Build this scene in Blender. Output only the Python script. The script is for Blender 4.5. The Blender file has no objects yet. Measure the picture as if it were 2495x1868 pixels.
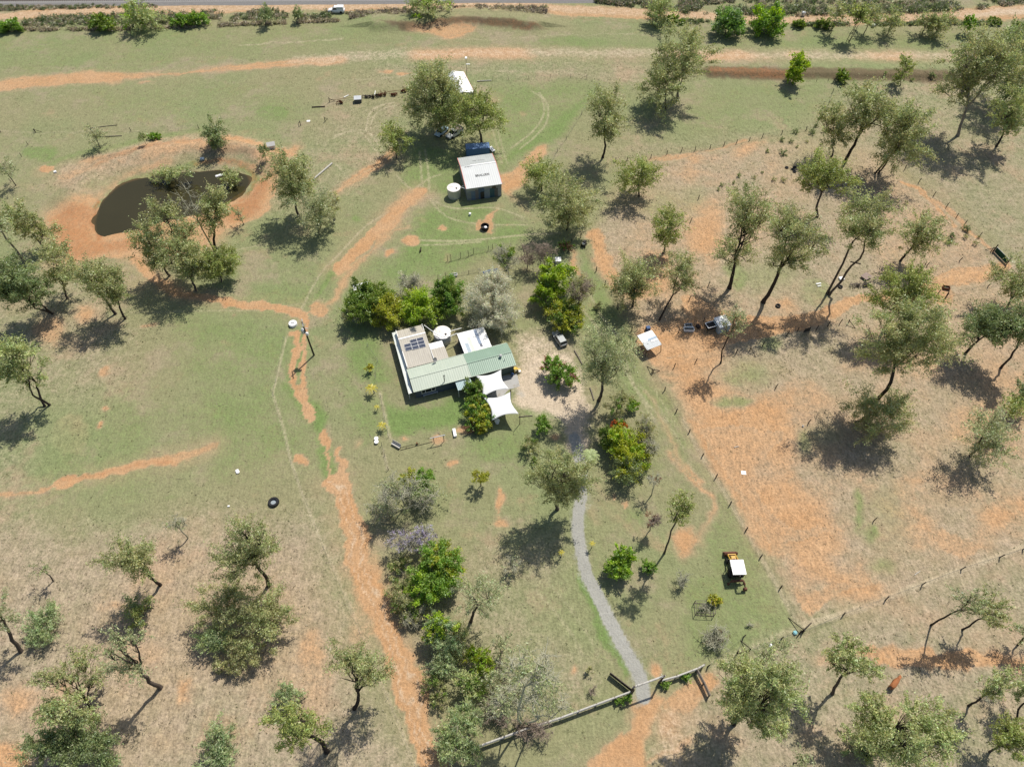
import bpy, bmesh, math, random
import numpy as np
from mathutils import Vector, Matrix

C = bpy.data.collections.new('place'); bpy.context.scene.collection.children.link(C)
SC = bpy.context.scene
R = math.radians

# ------------------------------------------------------------------ camera, sky, sun, exposure
CAM_H, CAM_TILT, FPX, IW, IH = 112.0, R(35.81), 1729.0, 2495.0, 1868.0
cam_data = bpy.data.cameras.new('camera')
cam_data.sensor_width = 36.0
cam_data.lens = 36.0 * FPX / IW
cam_data.clip_start = 1.0
cam_data.clip_end = 12000.0
cam = bpy.data.objects.new('camera', cam_data); C.objects.link(cam)
cam.location = (0, 0, CAM_H); cam.rotation_euler = (CAM_TILT, 0, 0)
SC.camera = cam

SUN_EL, SUN_AZ = R(58.0), R(56.0)          # azimuth counted from +x, counter-clockwise
world = bpy.data.worlds.new('World'); SC.world = world; world.use_nodes = True
wn = world.node_tree.nodes; wl = world.node_tree.links
sky = wn.new('ShaderNodeTexSky'); sky.sky_type = 'NISHITA'; sky.sun_disc = False
sky.sun_elevation = SUN_EL; sky.sun_rotation = R(90.0) - SUN_AZ
sky.air_density = 1.0; sky.dust_density = 1.5
wl.new(sky.outputs['Color'], wn['Background'].inputs['Color'])
wn['Background'].inputs['Strength'].default_value = 0.088
sun_data = bpy.data.lights.new('sun', 'SUN'); sun_data.energy = 4.15; sun_data.angle = R(0.55)
sun_data.color = (1.0, 0.945, 0.85)
sun = bpy.data.objects.new('sun', sun_data); C.objects.link(sun)
sv = Vector((math.cos(SUN_EL) * math.cos(SUN_AZ), math.cos(SUN_EL) * math.sin(SUN_AZ), math.sin(SUN_EL)))
sun.rotation_euler = sv.to_track_quat('Z', 'Y').to_euler(); sun.location = sv * 300
SC.view_settings.view_transform = 'Standard'; SC.view_settings.look = 'None'
SC.view_settings.gamma = 1.0; SC.view_settings.use_curve_mapping = False
SC.view_settings.exposure = 0.33

# ------------------------------------------------------------------ survey helpers: where things stand on the ground
ct, st = math.cos(CAM_TILT), math.sin(CAM_TILT)
def ray(sx, sy):
    u = (sx - IW / 2) / FPX; v = (IH / 2 - sy) / FPX
    return Vector((u, st + v * ct, -ct + v * st))
def G(p, z=0.0):
    d = ray(*p); t = (z - CAM_H) / d.z
    return Vector((t * d.x, t * d.y, z))
def S(tile, x, y):                       # survey sheet (column,row) -> survey coordinates
    return (832 * int(tile[0]) + x / 2.6587, 467 * int(tile[1]) + y / 2.6587)
def D(x, y): return (x * 1.128, y * 1.128)
def HZ(x, y): return (930 + x / 5.914, 770 + y / 5.914)
def SZ(x, y): return (1040 + x / 4.733, 150 + y / 4.733)
def KZ(x, y): return (1520 + x / 6.9125, 740 + y / 6.9125)
def TZ(x, y): return (1730 + x / 11.83, 1310 + y / 11.83)
def EZ(x, y): return (1150 + x / 3.6867, 1560 + y / 3.6867)
def JZ(x, y): return (740 + x / 6.9125, 190 + y / 6.9125)
def LZ(x, y): return (1950 + x / 4.0587, 600 + y / 4.0587)
def PZ(x, y): return (690 + x / 9.2, 760 + y / 9.2)
def WZ(x, y): return (900 + x / 10.054, 1040 + y / 10.054)
def YZ(x, y): return (1060 + x / 5.821, 560 + y / 5.821)
def FZ(x, y): return (860 + x / 6.37, 840 + y / 6.37)

# ------------------------------------------------------------------ noise and terrain
_lat = np.random.RandomState(11).rand(256, 256)
def vnoise(x, y, sc):
    x = np.asarray(x) * sc + 1000.0; y = np.asarray(y) * sc + 1000.0
    xi = np.floor(x).astype(int); yi = np.floor(y).astype(int)
    fx = x - xi; fy = y - yi
    fx = fx * fx * (3 - 2 * fx); fy = fy * fy * (3 - 2 * fy)
    a = _lat[xi % 256, yi % 256]; b = _lat[(xi + 1) % 256, yi % 256]
    c = _lat[xi % 256, (yi + 1) % 256]; d = _lat[(xi + 1) % 256, (yi + 1) % 256]
    return (a * (1 - fx) + b * fx) * (1 - fy) + (c * (1 - fx) + d * fx) * fy
def fbm(x, y, sc, n=3):
    v = 0; a = 1; t = 0
    for i in range(n):
        v = v + a * vnoise(np.asarray(x) + 37 * i, np.asarray(y) - 53 * i, sc); t += a; a *= .5; sc *= 2.1
    return v / t
def sstep(a, b, x):
    t = np.clip((x - a) / (b - a), 0, 1); return t * t * (3 - 2 * t)
def pdist(x, y, pts, closed=False):       # distance to a polyline
    d2 = np.full(np.shape(x), 1e9)
    n = len(pts)
    for i in range(n if closed else n - 1):
        ax, ay = pts[i][0], pts[i][1]; bx, by = pts[(i + 1) % n][0], pts[(i + 1) % n][1]
        ex, ey = bx - ax, by - ay; l2 = ex * ex + ey * ey + 1e-9
        t = np.clip(((x - ax) * ex + (y - ay) * ey) / l2, 0, 1)
        d2 = np.minimum(d2, (x - ax - t * ex) ** 2 + (y - ay - t * ey) ** 2)
    return np.sqrt(d2)
def inside(x, y, pts):
    r = np.zeros(np.shape(x), bool); n = len(pts)
    for i in range(n):
        ax, ay = pts[i][0], pts[i][1]; bx, by = pts[(i + 1) % n][0], pts[(i + 1) % n][1]
        if ay == by: continue
        c = ((ay > y) != (by > y)) & (x < (bx - ax) * (y - ay) / (by - ay) + ax)
        r ^= c
    return r
def smooth_line(pts, k=3):                # Catmull-Rom through survey points
    if len(pts) < 3: return pts
    o = []
    n = len(pts)
    for i in range(n - 1):
        p0 = pts[max(i - 1, 0)]; p1 = pts[i]; p2 = pts[i + 1]; p3 = pts[min(i + 2, n - 1)]
        for j in range(k):
            t = j / k
            o.append(tuple(0.5 * (2 * p1[a] + (p2[a] - p0[a]) * t + (2 * p0[a] - 5 * p1[a] + 4 * p2[a] - p3[a]) * t * t
                     + (3 * p1[a] - p0[a] - 3 * p2[a] + p3[a]) * t ** 3) for a in range(2)))
    o.append(tuple(pts[-1][:2])); return o
def W(pts, z=0.0): return [tuple(G(p, z)[:2]) for p in pts]

WATER_Z = -0.7
POND = smooth_line(W([D(*p) for p in [(206, 478), (216, 446), (236, 420), (268, 397), (320, 383), (375, 374), (430, 371), (482, 368), (520, 372),
      (540, 386), (536, 405), (510, 424), (470, 444), (428, 461), (352, 479), (300, 495), (250, 505), (216, 512), (206, 498), (206, 478)]], WATER_Z))
BANK = smooth_line(W([D(*p) for p in [(150, 430), (225, 362), (330, 330), (430, 318), (530, 322), (590, 350)]]))
MOUND = smooth_line(W([S('10', *p) for p in [(230, 175), (420, 170), (620, 150), (850, 140), (1080, 150), (1250, 175)]]))
LEDGE = W([S('20', *p) for p in [(180, 478), (700, 485), (1250, 492), (1700, 498)]])
def zf(x, y):
    x = np.asarray(x, float); y = np.asarray(y, float)
    z = np.zeros(np.shape(x))
    d = pdist(x, y, POND, True); d = np.where(inside(x, y, POND), -d, d) + 1.3 + 2.4 * (fbm(x, y, .22, 3) - .5)
    z = z + np.where(d < 7, (WATER_Z - .12) * (1 - sstep(0.2, 7.0, d)) + -1.0 * (1 - sstep(-5, 0.2, d)), 0)
    z = z + 1.0 * np.exp(-(pdist(x, y, BANK) / 3.2) ** 2)
    dm = pdist(x, y, MOUND); ym = np.interp(x, [p[0] for p in MOUND], [p[1] for p in MOUND])
    z = z + 1.5 * np.exp(-(dm / np.where(y < ym, 2.2, 7.0)) ** 2)
    dl = pdist(x, y, LEDGE); yl = np.interp(x, [p[0] for p in LEDGE], [p[1] for p in LEDGE])
    z = z + 0.9 * np.exp(-(dl / np.where(y < yl, 1.3, 9.0)) ** 2)
    z = z + 0.10 * (fbm(x, y, .12, 2) - .5)
    return z
def gz(x, y): return float(zf(np.array([x]), np.array([y]))[0])
def GT(p):                                # survey point on the real terrain
    z = 0.0
    for i in range(3):
        q = G(p, z); z = gz(q.x, q.y)
    return Vector((q.x, q.y, z))

# ------------------------------------------------------------------ materials
def new_mat(name):
    m = bpy.data.materials.new(name); m.use_nodes = True
    nt = m.node_tree; return m, nt, nt.nodes['Principled BSDF']
def N(nt, t, **kw):
    n = nt.nodes.new(t)
    for k, v in kw.items(): setattr(n, k, v)
    return n
def noise_node(nt, scale, detail=3, rough=.6, vec=None):
    n = N(nt, 'ShaderNodeTexNoise'); n.inputs['Scale'].default_value = scale
    n.inputs['Detail'].default_value = detail; n.inputs['Roughness'].default_value = rough
    if vec: nt.links.new(vec, n.inputs['Vector'])
    return n.outputs['Fac']
def mth(nt, op, a, b=None, c=None, clamp=False):
    n = N(nt, 'ShaderNodeMath', operation=op); n.use_clamp = clamp
    for i, v in enumerate((a, b, c)):
        if v is None: continue
        if isinstance(v, (int, float)): n.inputs[i].default_value = v
        else: nt.links.new(v, n.inputs[i])
    return n.outputs[0]
def mixc(nt, fac, a, b, mode='MIX'):
    n = N(nt, 'ShaderNodeMix', data_type='RGBA', blend_type=mode)
    for s, v in ((n.inputs[0], fac), (n.inputs[6], a), (n.inputs[7], b)):
        if isinstance(v, (int, float)): s.default_value = v
        elif isinstance(v, tuple): s.default_value = (*v, 1)
        else: nt.links.new(v, s)
    return n.outputs[2]
def ramp(nt, fac, a, b):
    n = N(nt, 'ShaderNodeMapRange'); n.interpolation_type = 'SMOOTHSTEP'
    n.inputs[1].default_value = a; n.inputs[2].default_value = b
    nt.links.new(fac, n.inputs[0]); return n.outputs[0]
_mats = {}
def mat(name, col, rough=.7, metal=0.0, var=.12, scale=1.5, spec=.3, wear=None, bump=0):
    if name in _mats: return _mats[name]
    m, nt, b = new_mat(name)
    tc = N(nt, 'ShaderNodeTexCoord').outputs['Object']
    n1 = noise_node(nt, scale, 4, .65, tc)
    f = mth(nt, 'MULTIPLY_ADD', n1, 2 * var, 1 - var)
    hsv = N(nt, 'ShaderNodeHueSaturation'); hsv.inputs['Color'].default_value = (*col, 1); nt.links.new(f, hsv.inputs['Value'])
    out = hsv.outputs[0]
    if wear:
        n2 = noise_node(nt, scale * .7, 5, .7, tc)
        out = mixc(nt, ramp(nt, n2, .52, .68), out, wear)
    nt.links.new(out, b.inputs['Base Color'])
    b.inputs['Roughness'].default_value = rough; b.inputs['Metallic'].default_value = metal
    b.inputs['Specular IOR Level'].default_value = spec
    if bump:
        bp = N(nt, 'ShaderNodeBump'); bp.inputs['Strength'].default_value = bump; bp.inputs['Distance'].default_value = .05
        nt.links.new(n1, bp.inputs['Height']); nt.links.new(bp.outputs[0], b.inputs['Normal'])
    _mats[name] = m; return m
def sheet_mat(name, col, col2=None, pitch=.09, axis=0, rough=.45, streak=.5, bump=.5):
    """corrugated painted steel: ribs across one local axis, rain streaks and faded patches"""
    if name in _mats: return _mats[name]
    m, nt, b = new_mat(name)
    tc = N(nt, 'ShaderNodeTexCoord').outputs['Object']
    sp = N(nt, 'ShaderNodeSeparateXYZ'); nt.links.new(tc, sp.inputs[0])
    w = mth(nt, 'SINE', mth(nt, 'MULTIPLY', sp.outputs[axis], 2 * math.pi / pitch))
    cm = N(nt, 'ShaderNodeCombineXYZ')
    nt.links.new(mth(nt, 'MULTIPLY', sp.outputs[axis], 2.2), cm.inputs[axis]); nt.links.new(mth(nt, 'MULTIPLY', sp.outputs[1 - axis], .18), cm.inputs[1 - axis])
    st_ = noise_node(nt, 1.6, 4, .7, cm.outputs[0])
    pt = noise_node(nt, .35, 3, .6, tc)
    c = mixc(nt, mth(nt, 'MULTIPLY', ramp(nt, st_, .35, .75), streak), col, col2 or tuple(v * .78 for v in col))
    c = mixc(nt, mth(nt, 'MULTIPLY', ramp(nt, pt, .4, .75), .35), c, tuple(min(1, v * 1.18) for v in col))
    nt.links.new(c, b.inputs['Base Color']); b.inputs['Roughness'].default_value = rough
    b.inputs['Specular IOR Level'].default_value = .35
    bp = N(nt, 'ShaderNodeBump'); bp.inputs['Strength'].default_value = bump; bp.inputs['Distance'].default_value = .02
    nt.links.new(w, bp.inputs['Height']); nt.links.new(bp.outputs[0], b.inputs['Normal'])
    _mats[name] = m; return m
def leaf_mat():
    m, nt, b = new_mat('foliage')
    at = N(nt, 'ShaderNodeAttribute', attribute_name='tint')
    nt.nodes.remove(b)
    d = N(nt, 'ShaderNodeBsdfDiffuse'); t = N(nt, 'ShaderNodeBsdfTranslucent'); g = N(nt, 'ShaderNodeBsdfGlossy')
    g.inputs['Roughness'].default_value = .45; g.inputs['Color'].default_value = (.8, .85, .85, 1)
    nt.links.new(at.outputs['Color'], d.inputs['Color'])
    hs = N(nt, 'ShaderNodeHueSaturation'); hs.inputs['Saturation'].default_value = 1.15; hs.inputs['Value'].default_value = 1.1
    nt.links.new(at.outputs['Color'], hs.inputs['Color']); nt.links.new(hs.outputs[0], t.inputs['Color'])
    m1 = N(nt, 'ShaderNodeMixShader'); m1.inputs[0].default_value = .45
    nt.links.new(d.outputs[0], m1.inputs[1]); nt.links.new(t.outputs[0], m1.inputs[2])
    m2 = N(nt, 'ShaderNodeMixShader'); m2.inputs[0].default_value = .035
    nt.links.new(m1.outputs[0], m2.inputs[1]); nt.links.new(g.outputs[0], m2.inputs[2])
    nt.links.new(m2.outputs[0], nt.nodes['Material Output'].inputs['Surface'])
    return m
LEAF = leaf_mat()

# ------------------------------------------------------------------ mesh and object helpers
def tag(o, label=None, cat=None, group=None, kind=None):
    if label: o['label'] = label
    if cat: o['category'] = cat
    if group: o['group'] = group
    if kind: o['kind'] = kind
    return o
def thing(name, label, cat, loc=(0, 0, 0), rz=0.0, group=None):
    o = bpy.data.objects.new(name, None); C.objects.link(o); o.empty_display_size = .5
    o.location = loc; o.rotation_euler = (0, 0, rz)
    return tag(o, label, cat, group)
def np_mesh(name, V, F, tint=None, smooth=False):
    V = np.asarray(V, np.float32).reshape(-1, 3); F = np.asarray(F, np.int32)
    k = F.shape[1]
    me = bpy.data.meshes.new(name)
    me.vertices.add(len(V)); me.vertices.foreach_set('co', V.ravel())
    me.loops.add(F.size); me.loops.foreach_set('vertex_index', F.ravel())
    me.polygons.add(len(F)); me.polygons.foreach_set('loop_start', np.arange(0, F.size, k, dtype=np.int32))
    if smooth: me.polygons.foreach_set('use_smooth', np.ones(len(F), bool))
    me.update(calc_edges=True)
    if tint is not None:
        a = me.attributes.new('tint', 'FLOAT_COLOR', 'POINT')
        a.data.foreach_set('color', np.concatenate([tint, np.ones((len(tint), 1))], 1).astype(np.float32).ravel())
    return me
def link_mesh(name, me, m, parent=None, loc=None):
    o = bpy.data.objects.new(name, me); C.objects.link(o)
    if m: me.materials.append(m)
    if parent: o.parent = parent
    if loc is not None: o.location = loc
    return o
class MB:
    """collects simple solids; build() links them as one mesh object"""
    def __init__(s): s.v = []; s.f = []
    def add(s, vs, fs):
        n = len(s.v); s.v += [tuple(v) for v in vs]; s.f += [tuple(i + n for i in f) for f in fs]; return s
    def box(s, c, d, rz=0.0, rx=0.0, ry=0.0, taper=1.0):
        M = Matrix.Translation(c) @ Matrix.Rotation(rz, 4, 'Z') @ Matrix.Rotation(ry, 4, 'Y') @ Matrix.Rotation(rx, 4, 'X')
        hx, hy, hz = d[0] / 2, d[1] / 2, d[2] / 2
        vs = [M @ Vector((x * hx * (taper if z > 0 else 1), y * hy * (taper if z > 0 else 1), z * hz)) for z in (-1, 1) for x, y in ((-1, -1), (1, -1), (1, 1), (-1, 1))]
        return s.add(vs, [(3, 2, 1, 0), (4, 5, 6, 7), (0, 1, 5, 4), (1, 2, 6, 5), (2, 3, 7, 6), (3, 0, 4, 7)])
    def tube(s, pts, r, n=8, cap=True):
        pts = [Vector(p) for p in pts]; rs = r if isinstance(r, (list, tuple)) else [r] * len(pts)
        vs = []; fs = []
        for i, p in enumerate(pts):
            t = (pts[min(i + 1, len(pts) - 1)] - pts[max(i - 1, 0)]).normalized()
            a = t.cross(Vector((0, 0, 1)) if abs(t.z) < .9 else Vector((1, 0, 0))).normalized(); b = t.cross(a)
            vs += [p + (a * math.cos(2 * math.pi * j / n) + b * math.sin(2 * math.pi * j / n)) * rs[i] for j in range(n)]
        for i in range(len(pts) - 1):
            for j in range(n): fs.append((i * n + j, i * n + (j + 1) % n, (i + 1) * n + (j + 1) % n, (i + 1) * n + j))
        if cap: fs += [tuple(range(n - 1, -1, -1)), tuple((len(pts) - 1) * n + j for j in range(n))]
        return s.add(vs, fs)
    def lathe(s, prof, n=24, c=(0, 0, 0), M=None):
        vs = []; fs = []
        for r, z in prof:
            for j in range(n):
                p = Vector((r * math.cos(2 * math.pi * j / n), r * math.sin(2 * math.pi * j / n), z))
                vs.append((M @ p if M else p) + Vector(c))
        for i in range(len(prof) - 1):
            for j in range(n): fs.append((i * n + j, i * n + (j + 1) % n, (i + 1) * n + (j + 1) % n, (i + 1) * n + j))
        fs += [tuple(range(n - 1, -1, -1)), tuple((len(prof) - 1) * n + j for j in range(n))]
        return s.add(vs, fs)
    def slab(s, corners, t):               # sheet of real thickness under the given corners
        n = len(corners); cs = [Vector(c) for c in corners]
        nm = (cs[1] - cs[0]).cross(cs[2] - cs[0]).normalized()
        if nm.z < 0: cs = cs[::-1]; nm = -nm
        lo = [c - nm * t for c in cs]
        return s.add(cs + lo, [tuple(range(n)), tuple(range(2 * n - 1, n - 1, -1))] + [(i, n + i, n + (i + 1) % n, (i + 1) % n) for i in range(n)])
    def prism(s, poly, axis, a, b):        # polygon in the other two axes, extruded along one axis
        n = len(poly); vs = []
        for q in (a, b):
            for u, w in poly: vs.append((q, u, w) if axis == 0 else ((u, q, w) if axis == 1 else (u, w, q)))
        return s.add(vs, [tuple(range(n - 1, -1, -1)), tuple(range(n, 2 * n))] + [(i, (i + 1) % n, n + (i + 1) % n, n + i) for i in range(n)])
    def build(s, name, m, parent=None, loc=None, bevel=0.0, smooth=False, seg=2):
        me = bpy.data.meshes.new(name); me.from_pydata(s.v, [], s.f); me.update()
        bm = bmesh.new(); bm.from_mesh(me); bmesh.ops.recalc_face_normals(bm, faces=bm.faces)
        if bevel: bmesh.ops.bevel(bm, geom=list(bm.edges), offset=bevel, segments=seg, affect='EDGES', clamp_overlap=True)
        bm.to_mesh(me); bm.free()
        if smooth: me.polygons.foreach_set('use_smooth', [True] * len(me.polygons))
        return link_mesh(name, me, m, parent, loc)

# ------------------------------------------------------------------ the ground: one sheet out to the horizon
def axis(lo, hi, step, far):
    a = np.arange(lo, hi + .01, step); out = []; d = step
    q = hi
    while q < far: d *= 1.35; q += d; out.append(q)
    o2 = []; d = step; q = lo
    while q > -far: d *= 1.35; q -= d; o2.append(q)
    return np.concatenate([o2[::-1], a, out])
gxs, gys = axis(-172, 172, .42, 5000), axis(6, 246, .42, 5000)
GX, GY = np.meshgrid(gxs, gys); GX = GX.ravel(); GY = GY.ravel()
GZ = zf(GX, GY)
wx = GX + 2.4 * (fbm(GX, GY, .16, 3) - .5) + .9 * (vnoise(GX, GY, .9) - .5)
wy = GY + 2.4 * (fbm(GX + 90, GY + 31, .16, 3) - .5) + .9 * (vnoise(GX + 17, GY + 5, .9) - .5)
CH = {k: np.zeros(len(GX)) for k in ('soil', 'red', 'tan', 'grav', 'green', 'dry', 'pale', 'dark')}
def sel(pts, m):
    a = np.array([p[:2] for p in pts])
    return np.where((GX > a[:, 0].min() - m) & (GX < a[:, 0].max() + m) & (GY > a[:, 1].min() - m) & (GY < a[:, 1].max() + m))[0]
def stroke(ch, v, w, soft, pts, warp=True, taper=False):
    pts = smooth_line(W(pts), 3); ix = sel(pts, w + soft + 4)
    x, y = (wx[ix], wy[ix]) if warp else (GX[ix], GY[ix])
    d = pdist(x, y, pts); m = v * (1 - sstep(max(0, w / 2 - soft), w / 2 + soft, d))
    CH[ch][ix] = np.maximum(CH[ch][ix], m)
def area(ch, v, soft, pts, add=False, sm=True):
    pts = W(pts)
    if sm: pts = smooth_line(pts + [pts[0]], 3)
    ix = sel(pts, soft + 4); x, y = wx[ix], wy[ix]
    d = pdist(x, y, pts, True); d = np.where(inside(x, y, pts), -d, d)
    m = v * (1 - sstep(-soft, soft, d))
    CH[ch][ix] = np.maximum(CH[ch][ix], m)
def blob(ch, v, tile, x, y, rx, ry, soft=.5):
    p = [S(tile, x + rx * math.cos(a), y + ry * math.sin(a)) for a in np.linspace(0, 2 * math.pi, 12, endpoint=False)]
    area(ch, v, soft, p)
def T(t, *pts): return [S(t, *p) for p in pts]
def DD(*pts): return [D(*p) for p in pts]

# broad tones
area('dry', 1.0, 12, DD((-60, 1110), (200, 1150), (420, 1120), (560, 1130), (680, 1120), (740, 1300), (800, 1500), (880, 1720), (-60, 1720)))
area('dry', .5, 8, DD((-60, 560), (160, 560), (300, 690), (260, 900), (120, 1010), (-60, 1050)))
area('dry', .55, 8, DD((1290, 320), (1420, 300), (1760, 240), (1980, 150), (2260, 150), (2260, 560), (2140, 540), (1960, 380), (1560, 320), (1400, 340)))
area('dry', .75, 5, DD((1260, 500), (1420, 345), (1560, 315), (1800, 295), (1990, 400), (2160, 545), (2260, 620), (2260, 1180), (1720, 1340), (1640, 1180), (1420, 800), (1330, 640)))
area('dry', .7, 6, DD((1560, 1400), (1730, 1350), (2260, 1190), (2260, 1720), (1480, 1720), (1500, 1500)))
area('dry', .5, 6, DD((1000, 1180), (1230, 1150), (1300, 1380), (1330, 1500), (1150, 1560), (960, 1400)))
area('dry', .45, 8, DD((800, 120), (1400, 130), (1420, 200), (1000, 170), (800, 190)))
area('dry', .4, 6, DD((720, 230), (880, 210), (890, 330), (760, 420), (640, 500), (560, 520), (650, 300)))
# green flushes
area('green', .38, 10, DD((-60, 60), (800, 30), (900, 80), (520, 140), (-60, 175)))
area('green', .35, 8, DD((150, 180), (560, 170), (680, 230), (600, 290), (200, 260)))
area('green', .45, 6, DD((1180, 70), (1540, 80), (2260, 60), (2260, 110), (1400, 112), (1150, 100)))
area('green', .35, 6, T('20', (180, 530), (900, 560), (880, 900), (300, 900), (0, 960), (0, 760)))
area('green', .75, 3, T('10', (1400, 720), (1640, 545), (1660, 570), (1560, 740), (1430, 900), (1290, 960), (1080, 1060), (1050, 1110), (1060, 1010), (1250, 860)))
area('green', .55, 4, T('10', (950, 560), (1640, 520), (1400, 800), (1080, 960), (960, 830)))
area('green', .7, 4, T('11', (420, 120), (900, 60), (1250, 280), (960, 420), (600, 560), (240, 560), (360, 330)))
area('green', .6, 3, T('10', (420, 960), (740, 960), (760, 1230), (420, 1240), (380, 1150)))
area('green', .9, 2, T('12', (280, 60), (400, 150), (800, 90), (830, 230), (560, 320), (300, 320)))
area('green', .7, 3, T('11', (0, 620), (60, 640), (300, 1000), (330, 1242), (100, 1242), (0, 1000)))
area('green', .8, 1.5, T('01', (1900, 850), (1985, 900), (1960, 1240), (1840, 1240), (1860, 1000)))
area('green', .95, 1.5, T('02', (1840, 0), (1990, 40), (2130, 200), (2120, 330), (2180, 560), (2130, 660), (2060, 520), (2040, 300), (1960, 200)))
area('green', .55, 6, T('02', (1250, 0), (1790, 0), (1880, 420), (1700, 500), (1380, 700), (1300, 380)))
area('green', .5, 6, T('01', (1100, 760), (1900, 820), (1820, 1242), (1200, 1242)))
area('green', .85, 1.4, T('01', (1960, 800), (2080, 600), (2212, 420), (2212, 520), (2060, 690)))
area('green', .75, 1.5, T('11', (0, 420), (150, 270), (260, 230), (60, 480), (0, 540)))
for t, x, y, rx, ry, v in [('22', 330, 130, 130, 50, .75), ('22', 800, 380, 70, 70, .6), ('22', 1160, 830, 40, 150, .85), ('22', 1240, 980, 60, 60, .85), ('22', 1330, 790, 140, 120, .4),
      ('22', 1300, 1180, 110, 60, .6), ('21', 330, 500, 80, 60, .6), ('21', 370, 560, 80, 70, .6), ('21', 860, 650, 120, 100, .45), ('21', 340, 1220, 110, 50, .6), ('21', 570, 990, 80, 60, .5),
      ('02', 1490, 200, 30, 30, .6), ('02', 820, 640, 40, 25, .5), ('02', 1130, 720, 50, 30, .5), ('02', 440, 740, 40, 40, .45), ('00', 730, 420, 260, 90, .35), ('00', 1750, 740, 120, 60, .6),
      ('00', 260, 990, 130, 60, .7), ('11', 90, 170, 50, 35, .7), ('20', 1250, 270, 400, 40, .4), ('10', 1500, 270, 240, 40, .55), ('12', 1880, 840, 70, 50, .6), ('13', 1500, 120, 200, 200, .35)]:
    blob('green', v, t, x, y, rx, ry, 1.6)
area('green', .5, 2.5, T('22', (0, 250), (60, 330), (240, 640), (420, 950), (580, 1242), (200, 1242), (110, 1000), (200, 800), (110, 520), (0, 380)))
area('green', .45, 2, T('23', (0, 0), (580, 0), (740, 320), (520, 430), (200, 560), (0, 500)))
area('green', .55, 2, T('11', (1480, 270), (1560, 320), (1720, 640), (1900, 900), (2010, 1180), (2120, 1242), (1800, 1242), (1560, 900), (1600, 620)))
area('green', .5, 2, T('12', (1650, 0), (2060, 0), (2212, 260), (2212, 560), (2050, 300), (1900, 120)))
stroke('green', .85, 1.6, .6, T('13', (1560, 30), (1640, 230), (1740, 430), (1850, 620)))
stroke('green', .8, 1.4, .5, T('12', (1440, 300), (1360, 210), (1180, 180)))
stroke('green', .7, 2.2, .9, T('00', (700, 1242), (850, 1150), (1050, 1100), (1250, 1060)))
stroke('green', .7, 2.0, .9, T('01', (560, 140), (640, 70), (720, 0)))
stroke('green', .7, 2.4, .9, T('00', (1560, 1090), (1660, 1150), (1640, 1242)))
stroke('green', .55, 3, 1.2, T('00', (330, 1060), (480, 1010), (760, 950), (1000, 890), (1300, 850)))
area('green', .5, 10, DD((560, 860), (680, 820), (700, 1000), (560, 1040), (420, 1000), (380, 880)))
area('green', .42, 8, DD((60, 880), (330, 830), (380, 980), (300, 1100), (60, 1060)))
area('green', .4, 9, DD((520, 620), (900, 480), (1000, 560), (700, 680), (560, 800)))
blob('green', .6, '21', 420, 1190, 190, 90, 4)
blob('green', .5, '22', 900, 340, 160, 90, 4)
blob('green', .45, '21', 560, 540, 240, 120, 5)
blob('green', .4, '20', 900, 1050, 260, 150, 6)
blob('green', .45, '11', 2060, 80, 180, 110, 5)
blob('green', .45, '21', 60, 60, 120, 100, 5)
blob('green', .4, '22', 1350, 900, 160, 260, 5)
area('green', .6, 5, T('11', (0, 640), (140, 640), (250, 980), (330, 1242), (120, 1242), (0, 1100)) + T('12', (330, 200), (240, 420), (100, 420), (0, 200)))
area('green', .5, 4, T('11', (560, 40), (800, 100), (820, 330), (500, 420), (300, 420), (420, 200)))
area('green', .55, 5, T('12', (820, 330), (1180, 240), (1250, 560), (1000, 620), (760, 480)))
area('green', .4, 5, T('13', (1100, 30), (1500, 30), (1700, 400), (1750, 560), (1450, 500), (1200, 300)))
# bare red soil
stroke('soil', .85, 6.0, 2.0, T('00', (-60, 560), (120, 540), (300, 525), (560, 505), (760, 500)))
stroke('soil', .72, 3.6, 1.6, T('00', (740, 498), (950, 490), (1300, 462), (1650, 425), (2212, 385)))
stroke('tan', .46, 6.0, 3.6, T('00', (1900, 395), (2212, 375)) + T('10', (500, 350), (1000, 345), (1500, 345), (2212, 345)) + T('20', (200, 362), (900, 365), (1900, 365), (2400, 372)))
stroke('soil', .62, 5.0, 3.5, T('10', (500, 350), (1400, 345), (2212, 350)) + T('20', (200, 365), (1850, 365)))
for pts in (T('00', (-60, 112), (300, 90), (700, 72), (1200, 60), (2212, 45)) + T('10', (430, 36), (900, 26), (1250, 40), (1600, 66), (2000, 85), (2212, 95)) + T('20', (300, 122), (700, 132), (1200, 122), (1700, 98), (2000, 78), (2400, 45)),):
    stroke('tan', .45, 5.6, 1.8, pts); stroke('soil', .8, 6.0, 2.0, pts)
area('soil', .75, 2, T('10', (1150, 60), (1450, 55), (1800, 72), (2050, 100), (2000, 130), (1700, 125), (1350, 105)))
area('soil', .7, 2, T('20', (1700, 95), (2212, 40), (2300, 110), (2000, 140), (1750, 125)))
area('tan', .6, 2, T('20', (1750, 95), (2212, 45), (2300, 90), (1900, 120)))
area('soil', .55, 4, T('00', (620, 1242), (760, 1120), (1000, 1050), (1260, 1010), (1600, 1030), (1760, 1140), (1790, 1242)) + T('01', (1780, 40), (1500, 260), (1350, 380), (900, 450), (560, 470), (300, 360), (240, 200), (400, 60)))
area('soil', .95, 1.8, T('01', (290, 185), (420, 90), (570, 60), (640, 130), (630, 290), (760, 290), (890, 250), (920, 380), (760, 430), (560, 440), (420, 470), (330, 330)))
area('soil', .8, 2, T('01', (860, 300), (1200, 200), (1420, 180), (1400, 250), (1330, 330), (1320, 370), (1000, 420), (900, 420)))
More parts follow.
